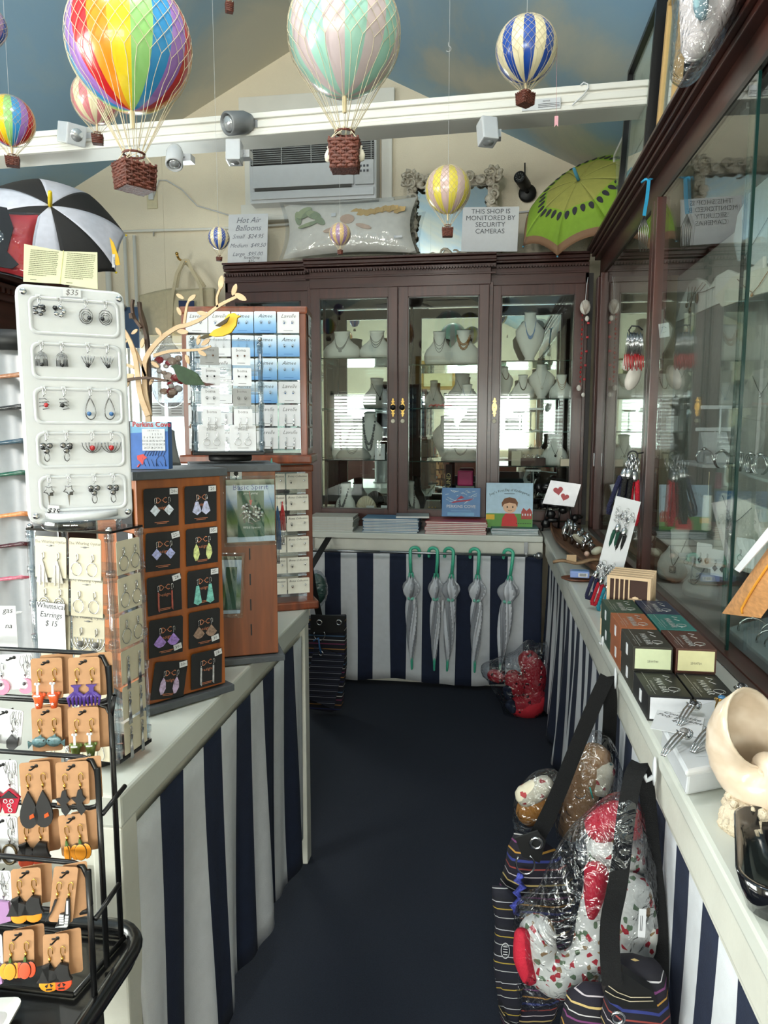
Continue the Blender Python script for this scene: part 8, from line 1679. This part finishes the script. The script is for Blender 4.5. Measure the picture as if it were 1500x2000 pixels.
# ================================================================ BAGS ON THE RIGHT
def puff(g, pts, y, depth, rings=5, seed=1, crumple=0.0, back=1, sub=2):
    P = [onY(px, py, y) for px, py in pts]; Q = []
    n = len(P)
    for i in range(n):
        for k in range(sub):
            f = k/sub; a, b, c, d = P[i-1], P[i], P[(i+1) % n], P[(i+2) % n]; Q.append(.5*((2*b)+(c-a)*f+(2*a-5*b+4*c-d)*f*f+(3*b-a-3*c+d)*f*f*f))
    n = len(Q); ce = sum(Q, Vector())/n; L = []
    for s in [i/rings for i in range(rings)]:
        sc = math.cos(s*PI/2)**.8 if s else 1; L.append((sc, math.sin(s*PI/2)))
    def ring(sc, d, sg):
        o = []
        for j, q in enumerate(Q):
            p = ce+(q-ce)*sc; w = noise.noise(Vector((p.x*22+seed, p.z*22, sg*3+sc*3)))*crumple; o.append((p.x+w, y-sg*depth*d+w*1.2, p.z+w*.6))
        return o
    R_ = [ring(sc, d, -back) for sc, d in reversed(L)]+[ring(sc, d, 1) for sc, d in L[1:]]
    g.loft(R_, True, True); return ce
def eyelet(parent, px, py, y, r=.012): p = onY(px, py, y); g = M(); g.tube([(p.x+r*math.cos(a), p.y, p.z+r*math.sin(a)) for a in [2*PI*k/16 for k in range(16)]], r*.32, 6, closed=True); g.obj('eyelet', SILVER, parent)
WOV = ramp_mat('multicolour_stripes', [(0, (22, 20, 30)), (.07, (196, 170, 110)), (.10, (24, 20, 34)), (.22, (196, 186, 190)), (.24, (26, 22, 36)), (.36, (150, 66, 60)), (.39, (24, 22, 36)), (.50, (50, 60, 130)), (.55, (24, 20, 30)), (.66, (190, 140, 60)), (.69, (28, 20, 34)), (.82, (120, 60, 110)), (.85, (24, 22, 30)), (.93, (200, 196, 196)), (.95, (24, 22, 30))], axis=2, scale=8.5, rough=.85)
def strapm(parent, pts, w_=.032, face=(1, 0, 0), name='strap'):
    P = [onY(px, py, y) for px, py, y in pts]; Q = []
    for i in range(len(P)-1):
        for k in range(4): f = k/4; a = P[max(i-1, 0)]; b = P[i]; c = P[i+1]; d = P[min(i+2, len(P)-1)]; Q.append(.5*((2*b)+(c-a)*f+(2*a-5*b+4*c-d)*f*f+(3*b-a-3*c+d)*f*f*f))
    Q.append(P[-1]); g = M(); g.tube(Q, .01, 4, flat=(w_, .004, face)); return g.obj(name, STRAP, parent)
# adhesive hooks on the counter edge
for i, (px, py, s_) in enumerate(((1200, 1325, 1.0), (1276, 1506, 1.0), (1176, 1252, .5))):
    p = onX(px, py, RX-.006); t = thing('adhesive_hook', ['white adhesive hook on counter edge holding the farther tote', 'white adhesive hook on counter edge holding the nearer tote', 'tiny white hook on the counter edge near the soap boxes'][i], 'hook', (RX-.004, p.y, p.z)); g = M(); g.ball((0, 0, 0), (.004, .011*s_, .030*s_), 12); g.tube([(-.002, 0, -.012*s_), (-.014*s_, 0, -.020*s_), (-.018*s_, 0, -.008*s_)], .005*s_, 6); g.obj('hook', PLASTIC, t)
# farther tote
Y1 = 1.62
t = thing('tote_bag', 'black handled woven stripe tote with steel ring, hanging farther along counter', 'tote bag', (0, 0, 0))
g = M(); puff(g, [(1003, 1628), (1060, 1640), (1110, 1690), (1122, 1760), (1108, 1880), (1085, 1990), (1040, 2030), (985, 2030), (968, 1900), (970, 1760), (985, 1690)], Y1, .05, 3, 2, .004); g.obj('body', WOV, t)
g = M(); puff(g, [(962, 1728), (1010, 1752), (1016, 1830), (1022, 1930), (1010, 2010), (975, 1960), (964, 1880), (966, 1800)], Y1-.07, .012, 3, 2, .003); g.obj('pouch', ramp_mat('pouch_stripes_dark', [(0, (20, 20, 34)), (.3, (176, 176, 176)), (.33, (22, 22, 36)), (.6, (176, 150, 60)), (.64, (24, 22, 34)), (.85, (190, 190, 196)), (.88, (20, 20, 30))], axis=2, scale=15, rough=.8), t)
g = M(); p = onY(1036, 1650, Y1-.066); P = [onY(px, py, Y1-.066) for px, py in ((1006, 1636), (1050, 1622), (1066, 1642), (1054, 1684), (1020, 1672))]; g.prism([(q.x, q.z) for q in P], .006, y0=Y1-.066); g.obj('leather_patch', BLACK, t)
eyelet(t, 1047, 1647, Y1-.072, .0125); p = onY(1026, 1688, Y1-.07); g = M(); g.tube([(p.x+.021*math.cos(a), p.y, p.z+.024*math.sin(a)) for a in [-3.9+5*k/16 for k in range(17)]], .0022, 6); g.obj('ring', SILVER, t)
g = M(); P = [onY(px, py, Y1-.078) for px, py in ((1016, 1708), (1012, 1718), (1020, 1730), (1010, 1742), (1016, 1756), (1004, 1768), (1008, 1784))]
g.tube(P, .0065, 6); g.tube([p+Vector((.006*(-1)**i, -.004, 0)) for i, p in enumerate(P)], .005, 6); g.obj('knotted_cord', mat('cord_violet', (76, 84, 180), .7, var=.5, vs=220), t)
p = onY(987, 1857, Y1-.086); g = M(); g.tube([(p.x+.0095*math.cos(a), p.y, p.z+.019*math.sin(a)) for a in [2*PI*k/20 for k in range(20)]], .0009, 4, closed=True); [g.box((p.x, p.y, p.z+.010-k*.0065), (.010, .001, .0016)) for k in range(4)]; g.obj('stitched_logo', PAPER, t)
strapm(t, [(1186, 1322, 1.80), (1168, 1360, 1.78), (1130, 1450, 1.74), (1092, 1545, 1.66), (1062, 1610, 1.60), (1045, 1640, 1.58)], .036); strapm(t, [(1186, 1322, 1.80), (1192, 1370, 1.80), (1188, 1460, 1.80), (1180, 1600, 1.76)], .034); 
# nearer tote
Y2 = 1.22
t = thing('tote_bag', 'open dark woven stripe tote with long black straps, nearest the camera', 'tote bag', (0, 0, 0))
g = M(); puff(g, [(1185, 1905), (1210, 1875), (1270, 1880), (1300, 1905), (1300, 2060), (1180, 2060)], Y2, .05, 3, 2, .003); g.obj('body', WOV, t)
g = M(); P = [onY(px, py, Y2-.045) for px, py in ((1176, 1930), (1190, 1900), (1215, 1890), (1250, 1915), (1275, 1930), (1282, 1960), (1230, 1962), (1190, 1950))]; g.prism([(q.x, q.z) for q in P], .02, y0=Y2-.045); g.obj('rim_band', BLACK, t)
g = M(); g.tube([onY(px, py, Y2-.058) for px, py in ((1182, 1935), (1200, 1946), (1230, 1956), (1276, 1955))], .0008, 4); g.tube([onY(px, py, Y2-.058) for px, py in ((1188, 1925), (1206, 1938), (1232, 1948), (1272, 1948))], .0008, 4); g.obj('stitching', CORD, t)
eyelet(t, 1207, 1988, Y2-.07, .010)
g = M(); puff(g, [(1108, 1935), (1180, 1925), (1190, 1990), (1180, 2060), (1095, 2060)], Y2+.04, .03, 3, 2, .003); g.obj('side_gusset', WOV, t)
strapm(t, [(1250, 1492, 1.385), (1236, 1520, 1.36), (1222, 1600, 1.33), (1208, 1720, 1.28), (1192, 1800, 1.22), (1192, 1880, 1.17), (1197, 1925, 1.15)], .034, (1, -.2, 0)); strapm(t, [(1250, 1492, 1.385), (1262, 1530, 1.385), (1272, 1640, 1.37), (1286, 1780, 1.33), (1290, 1880, 1.30), (1288, 1960, 1.26)], .03, (1, -.4, 0))
# pillows in clear bags
XMAS = ramp_mat('winter_print', [(0, (222, 220, 212)), (.62, (100, 120, 92)), (.70, (222, 220, 212)), (.80, (176, 40, 52)), (.88, (226, 224, 216)), (.95, (150, 120, 84))], tex='voronoi', scale=100, rough=.8)
CRIM = mat('crimson_fabric', (184, 24, 50), .8, var=.1, bump=.2, bs=300); MUS = mat('mustard_fabric', (190, 128, 56), .8, bump=.2, bs=200)
CRAB = ramp_mat('crab_print', [(0, (220, 210, 186)), (.80, (168, 64, 66)), (.9, (222, 212, 190)), (.96, (80, 120, 120))], tex='voronoi', scale=90, rough=.8)
def roll_pillow(g, pts, y, r): P = [onY(px, py, y+dy) for px, py, dy in pts]; g.tube(P, r, 16)
def smooth_roll(name, pts, y, rs, m, parent):
    P = [onY(px, py, y+dy) for px, py, dy in pts]; Q = []; R_ = []
    for i in range(len(P)-1):
        for k in range(4):
            f = k/4; a = P[max(i-1, 0)]; b = P[i]; c = P[i+1]; d = P[min(i+2, len(P)-1)]; Q.append(.5*((2*b)+(c-a)*f+(2*a-5*b+4*c-d)*f*f+(3*b-a-3*c+d)*f*f*f)); R_.append(rs[i]+(rs[i+1]-rs[i])*f)
    Q.append(P[-1]); R_.append(rs[-1])
    d0 = (Q[0]-Q[1]).normalized(); d1 = (Q[-1]-Q[-2]).normalized()
    Q = [Q[0]+d0*R_[0]*.7, Q[0]+d0*R_[0]*.45]+Q+[Q[-1]+d1*R_[-1]*.45, Q[-1]+d1*R_[-1]*.7]; R_ = [R_[0]*.25, R_[0]*.75]+R_+[R_[-1]*.75, R_[-1]*.25]
    g = M(); g.tube(Q, R_, 18); return g.obj(name, m, parent)
ya = 1.36
t = thing('neck_pillow', 'red and winter-village print neck pillow curled in the big clear bag', 'neck pillow', (0, 0, 0))
smooth_roll('cushion', [(1050, 1815, 0), (1052, 1870, 0), (1095, 1905, -.01), (1150, 1880, 0), (1168, 1800, .01), (1180, 1720, .02)], ya, [.036, .042, .043, .043, .041, .036], XMAS, t)
smooth_roll('red_panel', [(1020, 1825, -.024), (1022, 1870, -.028), (1035, 1908, -.030)], ya, [.016, .020, .018], CRIM, t); smooth_roll('red_panel', [(1165, 1700, .0), (1160, 1750, -.022), (1155, 1790, -.03)], ya, [.024, .020, .008], CRIM, t)
t = thing('neck_pillow', 'crimson and snow-scene neck pillow at the top of the big clear bag', 'neck pillow', (0, 0, 0))
smooth_roll('cushion', [(1178, 1650, 0), (1215, 1668, .0), (1250, 1690, .03)], ya+.07, [.046, .046, .036], XMAS, t); smooth_roll('red_panel', [(1165, 1618, -.0), (1205, 1600, 0), (1240, 1612, .02)], ya+.05, [.030, .036, .030], CRIM, t)
t = thing('neck_pillow', 'white print neck pillow end bulging behind the near black strap', 'neck pillow', (0, 0, 0))
smooth_roll('cushion', [(1236, 1735, .02), (1244, 1800, 0), (1248, 1870, 0)], ya-.02, [.038, .041, .040], XMAS, t)
t = thing('clear_bag', 'big crumpled clear plastic bag of red and white neck pillows', 'plastic bag', (0, 0, 0))
g = M(); puff(g, [(1190, 1560), (1240, 1550), (1262, 1620), (1285, 1720), (1294, 1850), (1284, 1912), (1240, 1918), (1190, 1905), (1120, 1945), (1040, 1960), (1012, 1955), (1008, 1880), (1005, 1780), (1040, 1760), (1070, 1700), (1110, 1630), (1150, 1590)], ya, .085, 5, 4, .010, sub=3); g.obj('film', FILM, t)
p = onY(1254, 1803, ya-.10); g = M(); g.box((p.x, p.y, p.z), (.013, .0008, .056), b=0); o = g.obj('sticker', PAPER, t); g = M(); [g.box((p.x-.003+k*.003, p.y-.0008, p.z), (.0008, .0004, .03)) for k in range(2)]; g.obj('small_print', INK, o)
yb_ = 1.74
t = thing('neck_pillow', 'mustard neck pillow with crab-print panel in the farther clear bag', 'neck pillow', (0, 0, 0))
smooth_roll('cushion', [(1030, 1590, 0), (1052, 1570, 0), (1078, 1555, .01)], yb_, [.034, .040, .036], MUS, t); smooth_roll('print_panel', [(1022, 1556, -.02), (1045, 1545, -.024), (1068, 1532, -.02)], yb_, [.026, .028, .024], CRAB, t)
t = thing('neck_pillow', 'tan and brown neck pillow in the upper clear bag behind strap', 'neck pillow', (0, 0, 0))
smooth_roll('cushion', [(1165, 1475, 0), (1150, 1515, 0), (1135, 1560, 0), (1112, 1625, 0)], yb_+.05, [.040, .044, .040, .03], mat('tan_fabric', (170, 130, 92), .8, var=.15, vs=20), t); smooth_roll('cream_panel', [(1180, 1500, -.02), (1170, 1540, -.02)], yb_+.05, [.03, .026], CRAB, t)
t = thing('clear_bag', 'crumpled clear plastic bag over tan and mustard pillows, far tote', 'plastic bag', (0, 0, 0))
g = M(); puff(g, [(1150, 1430), (1185, 1435), (1210, 1480), (1218, 1530), (1200, 1590), (1160, 1630), (1120, 1670), (1090, 1650), (1085, 1590), (1090, 1530), (1110, 1480)], yb_+.02, .075, 5, 9, .010, sub=3); g.obj('film', FILM, t)
t = thing('clear_bag', 'small clear bag round the mustard crab-print pillow', 'plastic bag', (0, 0, 0))
g = M(); puff(g, [(1058, 1508), (1095, 1515), (1092, 1570), (1072, 1620), (1030, 1632), (1002, 1618), (1004, 1570), (1024, 1530)], yb_-.01, .062, 4, 12, .008, sub=3); g.obj('film', FILM, t)
g = M(); p = onY(1133, 1552, yb_-.04); g.tube([(p.x+.012*math.cos(a), p.y, p.z+.010*math.sin(a)) for a in [PI+PI*k/10 for k in range(11)]], .0013, 5); o = g.obj('pillow_hook', SILVER, None); tag(o, 'thin grey ring with turquoise cord on the upper clear bag', 'ring'); g = M(); g.tube([onY(1152, 1538, yb_-.04), onY(1158, 1560, yb_-.04)], .002, 5); g.obj('turquoise_cord', mat('turquoise', (60, 186, 170), .5), o)
# red lobster pillows in a clear bag by the back counter
LOB = ramp_mat('lobster_print', [(0, (176, 28, 44)), (.86, (60, 16, 24)), (.93, (184, 30, 46))], tex='voronoi', scale=70, rough=.8)
yc = 3.80
t = thing('neck_pillow', 'red patterned pillow filling upper part of bag by the back counter', 'neck pillow', (0, 0, 0)); smooth_roll('cushion', [(1030, 1285, 0), (1045, 1320, 0), (1040, 1350, 0)], yc, [.055, .07, .06], LOB, t)
t = thing('neck_pillow', 'red patterned pillow low in the bag with dark blue end', 'neck pillow', (0, 0, 0)); smooth_roll('cushion', [(1008, 1378, 0), (1035, 1380, 0), (1055, 1360, .02)], yc-.04, [.055, .065, .06], LOB, t); smooth_roll('dark_end', [(996, 1375, -.03), (1004, 1385, -.03)], yc-.04, [.03, .028], NAVY, t); smooth_roll('dark_end', [(990, 1345, -.02), (994, 1362, -.02)], yc-.02, [.024, .022], NAVY, t)
t = thing('neck_pillow', 'red patterned pillow squeezed in the middle of the bag below umbrellas', 'neck pillow', (0, 0, 0)); smooth_roll('cushion', [(1000, 1322, 0), (1012, 1345, 0)], yc, [.05, .055], LOB, t)
t = thing('neck_pillow', 'small red pillow corner at left of the bag by umbrellas', 'neck pillow', (0, 0, 0)); smooth_roll('cushion', [(960, 1318, 0), (976, 1322, 0)], yc-.02, [.032, .036], LOB, t)
t = thing('clear_bag', 'crumpled clear bag of red pillows hanging at the corner of counters', 'plastic bag', (0, 0, 0))
g = M(); puff(g, [(1010, 1268), (1030, 1250), (1050, 1256), (1070, 1262), (1073, 1330), (1070, 1395), (1040, 1408), (1010, 1417), (990, 1405), (975, 1365), (952, 1330), (938, 1302), (960, 1290), (985, 1280)], yc-.01, .10, 5, 3, .014, sub=3); g.obj('film', FILM, t)
# plastic wrapped goods at the upper right on the cabinet
yd = 1.95; t = thing('wrapped_bundle', 'crumpled plastic bag with white and teal fabric atop right cabinet, upper right', 'plastic bag', (0, 0, 0))
g = M(); puff(g, [(1335, -60), (1420, -60), (1440, 0), (1410, 60), (1375, 110), (1340, 120), (1328, 60)], yd, .04, 4, 5, .008); g.obj('white_fabric', mat('soft_white', (216, 204, 198), .8), t)
g = M(); puff(g, [(1352, -60), (1380, -60), (1384, 0), (1378, 38), (1358, 34), (1352, -10)], yd-.055, .012, 3, 6, .003); g.obj('teal_panel', mat('grey_teal', (120, 150, 156), .8), t)
g = M(); puff(g, [(1325, -70), (1450, -70), (1455, 0), (1420, 60), (1385, 130), (1350, 165), (1318, 158), (1308, 120), (1316, 50)], yd, .075, 5, 15, .012, sub=3); g.obj('film', FILM, t)
# ================================================================ THE SHOP BEHIND THE CAMERA (what the mirrors show)
t = thing('ceiling_fan', 'dark bladed ceiling fan over the shop, seen in cabinet mirrors', 'ceiling fan', (-.9, -.2, 3.1)); g = M(); g.lathe([(.02, .80), (.02, .1), (.09, .08), (.11, .02), (.09, -.05), (.05, -.08)], 20); g.obj('motor', mat('fan_bronze', (44, 36, 32), .4, .4), t)
for k in range(5): g = M(); g.prism([(.12, -.03), (.62, -.07), (.66, 0), (.62, .07), (.12, .03)], .008, Rz(k*2*PI/5) @ Rx(PI/2-.2)); g.obj('blade', wood('fan_blade', (40, 28, 24), (60, 42, 34), .5), t)
t = thing('gilt_frame', 'gold framed picture on the front wall between the shop windows', 'picture', (-.85, YF+.02, 2.45)); g = M()
for s_ in (-1, 1): g.box((s_*.28, 0, 0), (.06, .04, .5)); g.box((0, 0, s_*.22), (.5, .04, .06))
g.obj('frame', BRASS, t); g = M(); g.box((0, .0, 0), (.5, .02, .4)); g.obj('picture', mat('pale_picture', (216, 206, 160), .6), t)
t = thing('display_counter', 'mahogany counter below the front shop windows', 'counter', (0, 0, 0)); g = M(); g.box((-.9, YF+.35, .5), (3.2, .5, 1.0), b=.01); g.obj('body', MAHOGH, t); g = M(); g.box((-.9, YF+.35, 1.02), (3.3, .56, .04), b=.008); g.obj('top', MAHOGH, t)

for i, (x, y) in enumerate(((-1.2, .3), (-.45, 1.1))):
    z = ceil_z(x); t = thing('ceiling_light', ['white glass dome light on the ridge behind the camera', 'white glass dome light on the right ceiling slope above the aisle'][i], 'ceiling light', (x, y, z-.06)); g = M(); g.lathe([(.17, .05), (.17, .02), (.16, .01)], 28); g.obj('rim', BRASS, t); g = M(); g.lathe([(.16, .01), (.15, -.04), (.10, -.075), (.001, -.09)], 28)
    m_ = bpy.data.materials.new('lit_opal_glass'); m_.use_nodes = True; b_ = m_.node_tree.nodes['Principled BSDF']; b_.inputs['Base Color'].default_value = (.9, .88, .82, 1); b_.inputs['Emission Color'].default_value = (1, .93, .82, 1); b_.inputs['Emission Strength'].default_value = 6; g.obj('dome', m_, t)
    l = bpy.data.lights.new('dome_lamp', 'POINT'); l.energy = DOME[i]; l.shadow_soft_size = .14; l.color = (1, .94, .86); o = bpy.data.objects.new('dome_lamp', l); C.objects.link(o); o.location = (x, y, z-.30)
